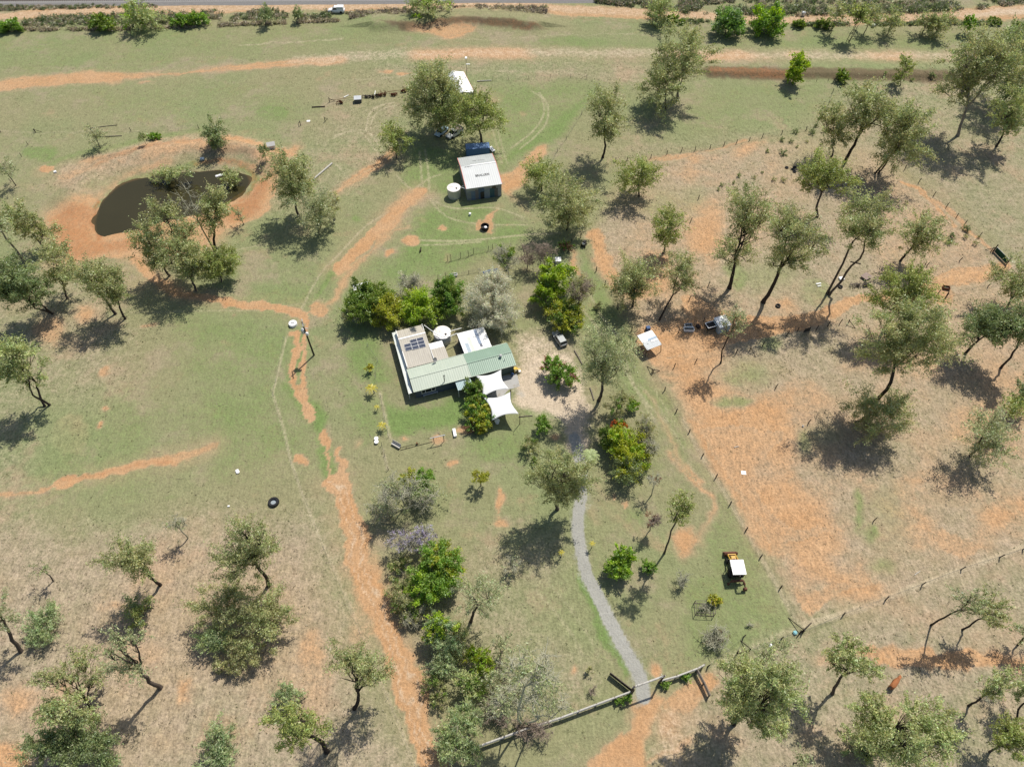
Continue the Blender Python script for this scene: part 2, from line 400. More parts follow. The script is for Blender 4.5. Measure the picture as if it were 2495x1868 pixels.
area('soil', .95, 1.6, T('01', (1390, 190), (1460, 90), (1600, 10), (1680, -110), (1790, -60), (1780, 20), (1680, 150), (1560, 220), (1440, 240)))
stroke('red', .6, 1.8, 1.0, T('00', (1250, 1060), (1450, 1045), (1600, 1090), (1650, 1180)) + T('01', (1620, 0), (1520, 60)))
stroke('soil', .6, 2.2, 1.2, T('00', (1250, 1055), (1450, 1040), (1620, 1085), (1680, 1180)))
stroke('red', .75, 1.6, .8, T('01', (630, 60), (600, 180), (640, 300)))
stroke('soil', .6, 5, 2, T('01', (330, 480), (560, 520), (780, 560), (900, 620)))
stroke('soil', .55, 4, 2, T('00', (300, 1100), (560, 1040), (820, 990), (1000, 930)))
area('soil', .42, 4, T('00', (380, 1080), (700, 970), (1100, 890), (1500, 890), (1800, 950), (1900, 1060), (1760, 1150), (1640, 1060), (1300, 1030), (1000, 1060), (760, 1140), (480, 1242), (340, 1200)))
area('dry', .7, 4, T('00', (380, 1080), (700, 970), (1100, 890), (1500, 890), (1800, 950), (1900, 1060), (1760, 1150), (1640, 1060), (1300, 1030), (1000, 1060), (760, 1140), (480, 1242), (340, 1200)))
stroke('red', .5, 3, 1.5, T('00', (640, 1080), (800, 1010), (1000, 960), (1300, 920)))
stroke('dark', .75, 2.6, 1.2, T('00', (640, 1040), (820, 990), (1000, 955)))
stroke('dark', .75, 3.4, 1.4, T('00', (1480, 985), (1620, 990), (1720, 1010)))
stroke('dark', .4, 3.0, 1.4, T('00', (1250, 980), (1480, 945), (1640, 945)))
stroke('soil', .6, 3.5, 1.5, T('00', (1420, 905), (1560, 915), (1720, 950), (1880, 1010)))
stroke('soil', .5, 4, 2, T('00', (1900, 960), (1800, 1080), (1740, 1200)))
blob('soil', .9, '00', 312, 1095, 50, 28); blob('dark', .6, '00', 300, 1106, 30, 12)
for x, y, rx, ry in [(1180, 950, 70, 22), (780, 1060, 60, 22), (430, 1120, 90, 50)]: blob('soil', .55, '00', x, y, rx, ry, 1.2)
stroke('soil', .45, 5, 2, T('01', (860, 430), (980, 560), (1180, 655), (1420, 700), (1680, 740), (1960, 806)))
stroke('soil', .5, 7, 2.6, T('11', (0, 500), (170, 310), (300, 190), (400, 100), (500, 5)))
stroke('soil', .4, 5, 2, T('02', (360, 640), (560, 590), (760, 560), (1000, 520), (1120, 490), (1390, 410)))
stroke('soil', .95, 2.6, .8, T('01', (860, 430), (980, 560), (1180, 655), (1420, 700), (1680, 740), (1960, 806)))
stroke('red', .45, .8, .4, T('01', (1200, 665), (1420, 708), (1680, 752), (1930, 806)))
blob('soil', .8, '01', 2070, 760, 80, 60, 1.2); stroke('soil', .7, 2.2, .9, T('01', (1960, 810), (2070, 760), (2212, 660)) + T('11', (40, 560), (120, 440), (220, 330), (330, 210), (430, 90), (510, 10)))
stroke('soil', .95, 3.6, .8, T('11', (0, 500), (70, 400), (170, 310), (270, 230)))
stroke('soil', .95, 3.0, .9, T('11', (140, 320), (300, 190), (400, 100), (500, 5)) + T('10', (520, 1225)))
stroke('soil', .55, 1.0, .5, T('11', (210, 380), (300, 280), (420, 230)))
stroke('soil', .65, 3, 1.3, T('10', (-20, 1240), (100, 1140), (240, 1060), (330, 980)))
stroke('soil', .98, 1.9, .8, T('01', (1905, 900), (1915, 1000), (1890, 1120), (1910, 1200)) + T('02', (1930, 20), (1965, 90), (2000, 160), (2030, 240)))
stroke('soil', .95, 1.5, .7, T('01', (1975, 810), (1965, 930), (1955, 1080), (1975, 1230)) + T('02', (1990, 60), (2050, 190)))
area('soil', .95, .7, T('02', (2050, 345), (2110, 290), (2150, 360), (2130, 470), (2110, 440)))
stroke('soil', .75, 1.3, .5, T('02', (2110, 440), (2130, 560), (2160, 660))); stroke('soil', .85, 1.5, .5, T('02', (2170, 430), (2205, 520)) + T('12', (0, 500), (10, 600)))
MAIN = T('02', (2150, 640)) + T('12', (20, 700), (45, 860), (90, 1010), (170, 1240)) + T('13', (215, 120), (290, 330), (370, 520), (440, 760), (510, 960), (620, 1240), (650, 1320))
stroke('soil', 1.0, 3.7, .7, MAIN); stroke('soil', .5, 7.0, 2.6, MAIN)
for o_ in (-1.0, 0.75): stroke('tan', .5, .55, .4, [(p_[0] + o_ * 12.5, p_[1] + o_ * 2.5) for p_ in MAIN])
stroke('soil', 1.0, 3.0, 1.0, T('12', (0, 600), (20, 700)))
stroke('soil', .8, 1.2, .7, T('02', (-60, 740), (140, 710), (380, 640))); stroke('soil', .95, 2.2, .8, T('02', (360, 640), (560, 590), (760, 560), (1000, 520), (1120, 490)))
stroke('red', .5, .8, .4, T('02', (400, 610), (620, 570), (900, 535), (1110, 500)))
stroke('soil', .75, 2.2, 1.0, T('02', (1100, 490), (1260, 430), (1390, 410)))
for t, x, y, rx, ry, v in [('02', 670, 165, 32, 24, .85), ('02', 665, 258, 32, 24, .9), ('01', 700, 1155, 28, 32, .85), ('02', 1950, 510, 60, 38, .95), ('02', 1820, 472, 70, 18, .7), ('01', 1512, 780, 18, 22, .8),
      ('11', 440, 318, 58, 38, .95), ('11', 312, 388, 40, 22, .95), ('11', 648, 226, 48, 18, .85), ('11', 520, 145, 30, 12, .55), ('11', 510, 190, 30, 14, .55), ('11', 680, 420, 30, 40, .6), ('11', 1080, 232, 40, 14, .7),
      ('10', 1180, 735, 30, 12, .5), ('10', 980, 640, 70, 40, .5), ('12', 720, 532, 42, 30, .85), ('12', 1037, 750, 26, 75, .9), ('12', 1040, 880, 50, 40, .5), ('12', 430, 348, 30, 20, .8), ('12', 1365, 352, 22, 22, .8),
      ('12', 60, 210, 20, 40, .55), ('12', 100, 410, 30, 22, .55), ('12', 630, 370, 45, 25, .6), ('13', 1510, 625, 22, 26, .8), ('13', 2030, 600, 40, 50, .6), ('00', 945, 540, 55, 10, .7), ('10', 300, 460, 60, 10, .6), ('10', 420, 475, 50, 8, .6),
      ('12', 830, 980, 40, 20, .45), ('01', 970, 870, 60, 18, .45), ('01', 1490, 990, 40, 15, .5), ('02', 460, 330, 120, 130, .38), ('12', 810, 290, 50, 30, .6)]:
    blob('soil', v, t, x, y, rx, ry, .6)
area('soil', .85, 1.2, T('11', (840, 260), (880, 180), (1000, 110), (1050, 90), (1000, 160), (980, 260), (960, 290), (900, 275)))
area('soil', .95, 1.4, T('10', (1040, 1130), (1120, 1110), (1180, 1040), (1260, 940), (1330, 940), (1310, 1010), (1200, 1080), (1190, 1180), (1120, 1240), (1060, 1245)))
stroke('soil', .6, 2.0, 1.0, T('11', (1090, 0), (1160, 90), (1240, 190)))
stroke('soil', .6, 1.6, .8, T('11', (1490, 380), (1530, 500), (1570, 560)))
area('soil', .92, 2.0, T('11', (1550, 250), (1640, 225), (1700, 300), (1760, 420), (1820, 520), (1780, 640), (1700, 560), (1620, 420)))
area('soil', .52, 5, T('11', (1640, 240), (1950, 230), (2212, 420), (2212, 640), (1900, 740), (1780, 640)))
area('soil', .54, 5, T('21', (0, 60), (260, 40), (300, 400), (200, 640), (0, 660)))
area('soil', .56, 4, T('20', (0, 985), (330, 930), (560, 900), (420, 1050), (200, 1180), (0, 1242)))
stroke('soil', .7, 2, 1, T('10', (1980, 1040), (2200, 1000)) + T('20', (120, 980), (400, 915)))
area('soil', .6, 4, T('11', (1880, 880), (2212, 800)) + T('21', (300, 660), (900, 660), (1300, 620), (1320, 740), (900, 920), (500, 1040), (200, 1200)) + T('11', (2212, 1242), (2100, 1180), (1960, 1060)))
area('soil', .98, 1.6, T('11', (1890, 905), (2040, 880), (2212, 860)) + T('21', (0, 700), (80, 680), (300, 770), (560, 800), (760, 770), (1000, 700), (1220, 690), (1200, 730), (900, 850), (600, 960), (300, 1000), (60, 1070)) + T('11', (2100, 1080), (2020, 1070), (1940, 1010)))
stroke('soil', .85, 3.2, 1.2, T('21', (900, 780), (1080, 720), (1300, 680), (1500, 650), (1720, 570), (1960, 520), (2100, 485)))
blob('soil', .8, '21', 1690, 670, 60, 70, 1.2)
stroke('soil', .75, 1.3, .6, T('21', (1530, 0), (1700, 110), (1850, 240), (1990, 370)) + T('21', (2080, 470)))
stroke('soil', .6, 1.3, .6, T('20', (1430, 1180), (1540, 1230)) + T('21', (1660, 130), (1780, 230)))
area('soil', .58, 6, DD((1420, 800), (1700, 745), (1760, 800), (1730, 1000), (1900, 1120), (2212, 1050), (2212, 1190), (1720, 1330), (1640, 1180), (1520, 960)))
area('soil', .78, 3.5, T('22', (10, 210), (120, 250), (300, 240), (560, 270), (760, 290), (620, 480), (520, 650), (700, 880), (1000, 900), (1120, 1020), (700, 1080), (640, 1242), (560, 1242), (420, 950), (300, 740), (130, 450)))
area('soil', .74, 3.5, T('23', (590, 0), (1200, 0), (1500, 0), (1340, 110), (1060, 200), (860, 300), (780, 310), (700, 200)))
area('soil', .65, 3, T('22', (1400, 740), (1700, 860), (2050, 1000), (2100, 1080), (1850, 1180), (1600, 1100), (1500, 900)))
area('soil', .6, 2.5, T('22', (1280, 640), (1500, 560), (1600, 660), (1400, 700)))
for pts in (T('12', (1600, 610), (1700, 720), (1850, 850), (1980, 960), (2100, 1060)), T('12', (1640, 760), (1760, 860), (1900, 970), (2080, 1070)), T('12', (1780, 800), (1870, 880), (1940, 950)), T('12', (1590, 820), (1650, 900)),
            T('12', (1980, 60), (2100, 300), (2150, 420), (2212, 560)) + T('22', (60, 640), (170, 760), (180, 900), (120, 1000)), T('12', (2120, 440), (2200, 560)) + T('22', (0, 520), (110, 640))):
    stroke('soil', .5, 1.1, .6, pts)
area('soil', .95, 1.6, T('12', (2150, 990), (2212, 960)) + T('22', (60, 960), (110, 1000), (90, 1080), (20, 1110)) + T('12', (2170, 1100)))
blob('soil', .8, '12', 1760, 715, 22, 30, .7); blob('soil', .8, '12', 1835, 765, 30, 40, .7)
area('soil', .98, 1.4, T('13', (1900, 830), (2000, 790), (2060, 760), (2110, 830), (2010, 1000), (1990, 1242), (1960, 1330), (1540, 1330), (1640, 1130), (1760, 1060), (1860, 980)))
area('soil', .62, 3, T('13', (1990, 850), (2110, 830), (2212, 900)) + T('23', (60, 900), (30, 1242), (0, 1330)) + T('13', (1980, 1330), (1980, 1060)))
area('tan', .42, 3, T('13', (2000, 860), (2110, 840), (2212, 900)) + T('23', (60, 900), (30, 1242), (0, 1330)) + T('13', (2000, 1330), (1990, 1060)))
stroke('soil', .9, 3, 1, T('23', (-40, 830), (60, 790), (140, 740), (190, 700))); stroke('soil', .7, 2, 1, T('13', (2000, 1240), (2120, 1160), (2250, 1080)))
stroke('soil', .85, 1.8, .7, T('23', (1150, 490), (1350, 490), (1600, 500))); stroke('soil', .95, 2.2, .8, T('23', (1240, 545), (1500, 555), (1800, 560), (2100, 565), (2300, 575)))
area('soil', .8, 1.5, T('23', (1820, 500), (2212, 490), (2300, 560), (1900, 580)))
stroke('soil', .55, 1.8, 1, T('23', (850, 540), (1000, 520), (1150, 495)))
for t, x, y, rx, ry, v in [('03', 700, 200, 130, 40, .5), ('03', 1210, 780, 60, 110, .65), ('03', 100, 780, 130, 160, .5), ('03', 400, 700, 90, 60, .6), ('03', 550, 380, 110, 130, .42), ('03', 2050, 620, 130, 300, .42), ('03', 1150, 1090, 180, 140, .42),
      ('03', 60, 1180, 140, 120, .6), ('02', 480, 1130, 110, 40, .4), ('02', 1390, 950, 30, 140, .4), ('02', 1270, 950, 30, 60, .4), ('01', 560, 780, 90, 80, .5), ('01', 120, 720, 90, 60, .6), ('01', 320, 900, 120, 110, .42), ('13', 130, 380, 90, 200, .35),
      ('23', 960, 430, 30, 20, .6), ('23', 820, 1050, 40, 60, .45), ('23', 1900, 300, 300, 200, .25), ('13', 560, 780, 60, 130, .35)]:
    blob('soil', v, t, x, y, rx, ry, 2.0)
area('soil', .27, 5, DD((1265, 500), (1420, 345), (1560, 315), (1800, 295), (1990, 400), (2160, 545), (2260, 620), (2260, 800), (1760, 800), (1420, 790), (1330, 640)))
area('soil', .38, 4, DD((1420, 800), (1760, 740), (2260, 780), (2260, 1170), (1725, 1335), (1640, 1180), (1520, 960)))
area('soil', .22, 10, DD((-60, 1150), (500, 1150), (760, 1300), (860, 1700), (-60, 1700)))
area('red', .62, 2.5, T('01', (300, 190), (430, 100), (570, 70), (630, 140), (620, 290), (860, 280), (900, 370), (560, 430), (420, 450), (340, 320)))
area('red', .65, 2, T('01', (1400, 180), (1470, 90), (1600, 20), (1690, -90), (1770, -50), (1660, 150), (1540, 210)))
# sandy turning area, gravel drive, slab strip
area('tan', .9, 2.6, T('11', (1130, 1140), (1200, 1060), (1330, 1030), (1460, 1040), (1520, 1100), (1570, 1200)) + T('12', (1580, 100), (1590, 200), (1570, 330), (1500, 350), (1430, 280), (1330, 210), (1200, 180), (1110, 130), (1110, 20)))
stroke('tan', .85, 4.5, 1.8, T('12', (1380, 120), (1470, 240), (1515, 350), (1535, 440)))
stroke('tan', .5, 3.5, 1.6, T('12', (1530, 430), (1555, 560)))
area('tan', .62, 4, T('11', (1100, 940), (1300, 910), (1460, 1000), (1300, 1080), (1130, 1140)))
area('dry', .6, 3, T('11', (1080, 900), (1500, 900), (1560, 1100), (1200, 1160)))
DRIVE = T('12', (1508, 350), (1535, 450), (1555, 600), (1550, 740), (1530, 900), (1545, 1040), (1590, 1240)) + T('13', (1640, 90), (1720, 260), (1830, 470), (1930, 650), (1960, 790))
stroke('grav', .97, 2.05, .4, DRIVE, warp=False)
stroke('grav', .42, 3.4, .8, DRIVE)
stroke('green', .95, .6, .3, T('13', (1620, 40), (1665, 160), (1710, 230)))
stroke('green', .6, .5, .3, T('12', (1545, 760), (1525, 900), (1560, 1100), (1610, 1242)))
stroke('tan', .5, .5, .3, T('12', (1560, 800), (1535, 920), (1570, 1100), (1620, 1240)) + T('13', (1650, 90), (1740, 270)))
area('grav', .5, 1.0, T('12', (1060, 10), (1170, 20), (1180, 90), (1100, 90)))
# vehicle tracks and stock pads: thin worn lines
for v, w, pts in [(.5, .35, T('10', (1230, 590), (1300, 640), (1310, 740), (1250, 840), (1180, 900), (1100, 960))), (.5, .35, T('10', (1280, 600), (1335, 680), (1330, 790), (1260, 880), (1150, 970))),
      (.45, .35, T('10', (1010, 830), (1040, 950), (1075, 1060))), (.45, .35, T('10', (980, 840), (1010, 950), (1040, 1060))), (.5, .4, T('10', (-60, 900), (40, 855), (130, 865), (190, 930), (260, 1030))), (.5, .4, T('10', (-40, 880), (60, 845), (160, 850), (220, 910), (290, 1010))),
      (.5, .4, T('10', (160, 840), (180, 740), (240, 690), (340, 665))), (.5, .4, T('10', (190, 830), (205, 760), (270, 705), (360, 680))), (.5, .4, T('10', (505, 980), (515, 1090), (525, 1240))), (.5, .4, T('10', (540, 970), (560, 1090), (570, 1240))),
      (.55, .4, T('10', (360, 1140), (430, 1210)) + T('11', (520, 40))), (.5, .4, T('10', (470, 1230), (560, 1160), (640, 1130))), (.45, .4, T('10', (-40, 1060), (40, 1150), (70, 1200))),
      (.5, .4, T('11', (560, 30), (680, 160), (900, 210), (1200, 215))), (.5, .4, T('11', (600, 60), (740, 110), (1000, 105), (1180, 170))), (.55, .45, T('11', (500, 315), (800, 318), (1180, 280), (1420, 270))), (.5, .4, T('11', (430, 345), (600, 345), (900, 325))),
      (.5, .35, T('01', (1940, 790), (2070, 540), (2212, 390)) + T('11', (160, 220), (330, 120))), (.4, .35, T('01', (1500, 385), (1680, 345))), (.4, .3, T('01', (850, 780), (1200, 775), (1500, 770), (1700, 765), (2100, 700))),
      (.5, .4, T('11', (1600, 640), (1680, 800), (1800, 960)) + T('12', (1900, 20), (2100, 250))), (.5, .4, T('11', (1560, 760), (1660, 880), (1760, 1020), (1860, 1200)) + T('12', (2030, 240))), (.6, .35, T('12', (250, 60), (285, 220), (320, 370))),
      (.55, .35, T('12', (270, 430), (300, 560))), (.45, .3, T('12', (1930, 10), (2060, 160), (2212, 420))), (.4, .3, T('12', (2030, 40), (2180, 300))), (.4, .35, T('13', (1260, 100), (1460, 330), (1560, 520))), (.35, .35, T('13', (1350, 60), (1560, 320), (1680, 560))),
      (.35, .3, T('22', (30, 500), (100, 640), (200, 900))), (.6, .25, T('01', (1855, 940), (1820, 1080), (1785, 1242)) + T('02', (1770, 70), (1840, 300), (1885, 500), (1990, 800), (2100, 1060), (2180, 1242)) + T('13', (0, 70), (120, 360), (300, 790), (480, 1240)))]:
    stroke('pale', v, w + .35, .25, pts, warp=False)
stroke('pale', .85, 1.0, .4, T('23', (780, 320), (1000, 260), (1300, 160), (1540, 60)) + T('22', (1760, 1225), (2060, 1110), (2260, 1030)), warp=False)
stroke('pale', .6, .9, .5, T('22', (0, 240), (110, 450), (300, 760), (480, 1080)) + T('23', (620, 90), (740, 310)), warp=False); stroke('pale', .45, 1.0, .6, T('23', (740, 340), (560, 420), (200, 570)), warp=False)
stroke('pale', .5, .9, .4, T('00', (1560, 290), (1900, 275), (2212, 250))); stroke('pale', .35, .9, .4, T('10', (520, 240), (1000, 255), (1500, 225), (2100, 230)))
for pts in (T('10', (0, 525), (300, 500), (540, 475)), T('10', (860, 455), (1200, 465), (1600, 485)), T('00', (0, 858), (500, 852), (900, 848))): stroke('pale', .4, .7, .4, pts)
# cutting faces: dark soil with bank shade painted in; red damp; dark lines
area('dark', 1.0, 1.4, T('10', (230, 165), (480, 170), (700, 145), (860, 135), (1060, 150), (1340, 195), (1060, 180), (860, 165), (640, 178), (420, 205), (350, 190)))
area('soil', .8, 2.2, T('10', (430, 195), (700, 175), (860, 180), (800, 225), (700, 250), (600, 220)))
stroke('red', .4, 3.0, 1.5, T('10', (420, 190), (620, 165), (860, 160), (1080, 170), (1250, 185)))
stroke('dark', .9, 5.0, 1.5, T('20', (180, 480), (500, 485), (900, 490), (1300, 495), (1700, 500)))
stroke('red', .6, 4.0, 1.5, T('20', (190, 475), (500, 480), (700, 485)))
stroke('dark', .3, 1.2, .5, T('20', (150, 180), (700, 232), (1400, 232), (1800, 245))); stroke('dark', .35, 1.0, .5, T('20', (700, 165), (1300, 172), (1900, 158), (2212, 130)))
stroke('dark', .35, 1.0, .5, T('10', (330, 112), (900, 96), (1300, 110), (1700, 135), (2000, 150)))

# leaf litter darkens the soil's own colour a little under nothing in particular: left to the shader's mottling
CH['soil'] = np.where(CH['soil'] < .7, CH['soil'] * (1 - .95 * np.clip(CH['green'], 0, 1)), CH['soil'])
CH['dry'] *= 1 - .5 * CH['green']
CH['soil'] = np.where(CH['soil'] < .62, CH['soil'] * (.35 + 1.3 * sstep(.32, .66, fbm(GX, GY, .055, 4))), CH['soil'])
gm, nt, bs = new_mat('ground')
A = N(nt, 'ShaderNodeAttribute', attribute_name='cover_a'); B = N(nt, 'ShaderNodeAttribute', attribute_name='cover_b')
sa = N(nt, 'ShaderNodeSeparateColor'); nt.links.new(A.outputs['Color'], sa.inputs[0])
sb = N(nt, 'ShaderNodeSeparateColor'); nt.links.new(B.outputs['Color'], sb.inputs[0])
tc = N(nt, 'ShaderNodeTexCoord').outputs['Object']
n_big = noise_node(nt, .025, 3, .6, tc); n_mid = noise_node(nt, .14, 4, .65, tc); n_small = noise_node(nt, .8, 4, .7, tc); n_fine = noise_node(nt, 2.6, 3, .75, tc)
mp = N(nt, 'ShaderNodeMapping'); mp.inputs['Rotation'].default_value = (0, 0, R(24)); mp.inputs['Scale'].default_value = (1.0, .28, 1); nt.links.new(tc, mp.inputs[0])
n_str = noise_node(nt, 2.2, 3, .7, mp.outputs[0])
jit = mth(nt, 'ADD', mth(nt, 'MULTIPLY', mth(nt, 'SUBTRACT', n_small, .5), .75), mth(nt, 'MULTIPLY', mth(nt, 'SUBTRACT', n_fine, .5), .55))
jmid = mth(nt, 'ADD', jit, mth(nt, 'MULTIPLY', mth(nt, 'SUBTRACT', n_mid, .5), .8))
def mask(ch, a, b, j=jit):
    return ramp(nt, mth(nt, 'ADD', ch, j), a, b)
def gate(m, ch, e=.06):                   # no jitter where the channel is empty
    return mth(nt, 'MULTIPLY', m, ramp(nt, ch, 0.01, e))
OL = (.235, .222, .122)
c = mixc(nt, ramp(nt, n_big, .35, .68), OL, (.195, .222, .105))
n_pat = noise_node(nt, .075, 5, .68, tc); n_pat2 = noise_node(nt, .33, 4, .7, tc)
c = mixc(nt, mth(nt, 'MULTIPLY', ramp(nt, n_pat, .50, .66), .75), c, (.285, .238, .160))
c = mixc(nt, mth(nt, 'MULTIPLY', ramp(nt, n_pat2, .52, .70), .5), c, (.165, .175, .085))
c = mixc(nt, mth(nt, 'MULTIPLY', ramp(nt, n_mid, .56, .72), .45), c, (.335, .245, .150))
dry = mth(nt, 'MULTIPLY', gate(mask(sb.outputs[1], .18, .9, jmid), sb.outputs[1]), .85)
c = mixc(nt, dry, c, mixc(nt, ramp(nt, n_pat2, .35, .65), mixc(nt, n_small, (.378, .288, .214), (.332, .272, .196)), (.265, .228, .155)))
c = mixc(nt, mth(nt, 'MULTIPLY', mth(nt, 'MULTIPLY', ramp(nt, n_pat, .50, .68), sb.outputs[1]), .55), c, (.40, .265, .155))
grn = gate(mask(sb.outputs[0], .15, 1.0, jmid), sb.outputs[0])
c = mixc(nt, grn, c, mixc(nt, n_small, (.122, .196, .056), (.172, .222, .082)))
pale = gate(mask(sb.outputs[2], .1, .85), sb.outputs[2])
c = mixc(nt, mth(nt, 'MULTIPLY', pale, .8), c, (.40, .345, .235))
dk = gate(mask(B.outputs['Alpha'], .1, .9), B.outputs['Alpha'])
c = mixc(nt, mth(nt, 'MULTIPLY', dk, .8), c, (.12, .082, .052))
jsoil = mth(nt, 'ADD', mth(nt, 'MULTIPLY', jit, .62), mth(nt, 'MULTIPLY', mth(nt, 'SUBTRACT', n_mid, .5), .7))
halo = mth(nt, 'MULTIPLY', sa.outputs[0], ramp(nt, mth(nt, 'ADD', n_pat2, mth(nt, 'MULTIPLY', n_small, .3)), .38, .82))
c = mixc(nt, mth(nt, 'MINIMUM', mth(nt, 'MULTIPLY', sa.outputs[0], .55), .6), c, (.34, .245, .160))
c = mixc(nt, mth(nt, 'MULTIPLY', halo, .8), c, (.40, .272, .170))
soil = gate(mask(sa.outputs[0], .34, .98, jsoil), sa.outputs[0])
sc_ = mixc(nt, ramp(nt, n_mid, .3, .7), (.43, .248, .122), (.45, .300, .175))
c = mixc(nt, soil, c, mixc(nt, mth(nt, 'MULTIPLY', n_small, .6), sc_, (.37, .205, .10)))
red = gate(mask(sa.outputs[1], .2, .95), sa.outputs[1])
c = mixc(nt, mth(nt, 'MULTIPLY', red, .8), c, (.29, .125, .055))
tan = gate(mask(sa.outputs[2], .2, .85), sa.outputs[2])
c = mixc(nt, tan, c, mixc(nt, n_mid, (.45, .355, .255), (.50, .425, .325)))
grv = gate(mask(A.outputs['Alpha'], .3, .8, mth(nt, 'MULTIPLY', jit, .7)), A.outputs['Alpha'])
c = mixc(nt, grv, c, mixc(nt, ramp(nt, n_mid, .3, .7), (.30, .295, .265), (.325, .32, .29)))
# tussocks, clods, straw: fine mottling everywhere
val = mth(nt, 'ADD', mth(nt, 'ADD', mth(nt, 'MULTIPLY', n_fine, .62), mth(nt, 'MULTIPLY', n_small, .38)), mth(nt, 'MULTIPLY', n_str, .42))
val = mth(nt, 'ADD', mth(nt, 'MULTIPLY', mth(nt, 'SUBTRACT', val, .71), 2.3), 1.0)
rough_amt = mth(nt, 'ADD', mth(nt, 'MULTIPLY', sb.outputs[1], .6), mth(nt, 'SUBTRACT', .62, mth(nt, 'MULTIPLY', grv, .42)))
val = mth(nt, 'ADD', mth(nt, 'MULTIPLY', mth(nt, 'SUBTRACT', val, 1.0), rough_amt), 1.0)
hv = N(nt, 'ShaderNodeHueSaturation'); nt.links.new(c, hv.inputs['Color']); nt.links.new(val, hv.inputs['Value'])
spk = mth(nt, 'MULTIPLY', ramp(nt, noise_node(nt, 1.7, 2, .5, tc), .64, .72), .55)       # scattered dung, stones and dry leaf
c = mixc(nt, mth(nt, 'MULTIPLY', spk, ramp(nt, n_mid, .45, .6)), hv.outputs[0], (.10, .085, .055))
wv = mth(nt, 'MULTIPLY', ramp(nt, noise_node(nt, 3.1, 2, .5, tc), .70, .76), .5)
c = mixc(nt, mth(nt, 'MULTIPLY', wv, sb.outputs[1]), c, (.44, .39, .29))
nt.links.new(c, bs.inputs['Base Color']); bs.inputs['Roughness'].default_value = .95; bs.inputs['Specular IOR Level'].default_value = .1
bp = N(nt, 'ShaderNodeBump'); bp.inputs['Strength'].default_value = .9; bp.inputs['Distance'].default_value = .16
nt.links.new(mth(nt, 'ADD', n_fine, n_small), bp.inputs['Height']); nt.links.new(bp.outputs[0], bs.inputs['Normal'])
nx, ny = len(gxs), len(gys)
ii = (np.arange(ny - 1)[:, None] * nx + np.arange(nx - 1)[None, :]).ravel()
gme = np_mesh('ground', np.stack([GX, GY, GZ], 1), np.stack([ii, ii + 1, ii + nx + 1, ii + nx], 1), smooth=True)
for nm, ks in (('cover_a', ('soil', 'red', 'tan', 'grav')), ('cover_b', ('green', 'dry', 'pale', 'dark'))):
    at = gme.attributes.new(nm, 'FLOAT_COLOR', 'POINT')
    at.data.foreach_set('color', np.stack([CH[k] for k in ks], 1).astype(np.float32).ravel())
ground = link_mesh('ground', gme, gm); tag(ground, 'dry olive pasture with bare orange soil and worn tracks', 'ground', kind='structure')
# pond water
wm, wnt, wb = new_mat('pond_water')
wtc = N(wnt, 'ShaderNodeTexCoord').outputs['Object']; wno = noise_node(wnt, .05, 3, .6, wtc)
wat = N(wnt, 'ShaderNodeAttribute', attribute_name='tint')
wsh = ramp(wnt, mth(wnt, 'ADD', wat.outputs['Fac'], mth(wnt, 'MULTIPLY', mth(wnt, 'SUBTRACT', noise_node(wnt, .3, 4, .6, wtc), .5), .35)), .0, .5)
wnt.links.new(mixc(wnt, wsh, (.15, .092, .036), mixc(wnt, wno, (.030, .027, .012), (.046, .040, .018))), wb.inputs['Base Color']); wb.inputs['Roughness'].default_value = .06; wb.inputs['Specular IOR Level'].default_value = .22
wbp = N(wnt, 'ShaderNodeBump'); wbp.inputs['Strength'].default_value = .12; wbp.inputs['Distance'].default_value = .03
wnt.links.new(noise_node(wnt, 1.3, 3, .6, wtc), wbp.inputs['Height']); wnt.links.new(wbp.outputs[0], wb.inputs['Normal'])
cx = sum(p[0] for p in POND) / len(POND); cy = sum(p[1] for p in POND) / len(POND)
wv_, wf_, wd_ = [(cx, cy, WATER_Z)], [], [1.0]; n_ = len(POND)
for k, (sc, dp) in enumerate(((.7, 1.0), (.86, .9), (.95, .6), (1.0, .32), (1.14, .2))):
    for p in POND: wv_.append((cx + (p[0] - cx) * sc, cy + (p[1] - cy) * sc, WATER_Z)); wd_.append(dp)
    for i in range(n_):
        j = (i + 1) % n_; b_ = 1 + k * n_; c_ = 1 + (k - 1) * n_
        if k == 0: wf_.append((0, b_ + i, b_ + j))
        else: wf_.append((c_ + i, b_ + i, b_ + j, c_ + j))
wme = bpy.data.meshes.new('pond_water'); wme.from_pydata(wv_, [], wf_); wme.update()
wa = wme.attributes.new('tint', 'FLOAT', 'POINT'); wa.data.foreach_set('value', wd_)
tag(link_mesh('pond_water', wme, wm), 'brown water of the farm dam', 'water', kind='structure')

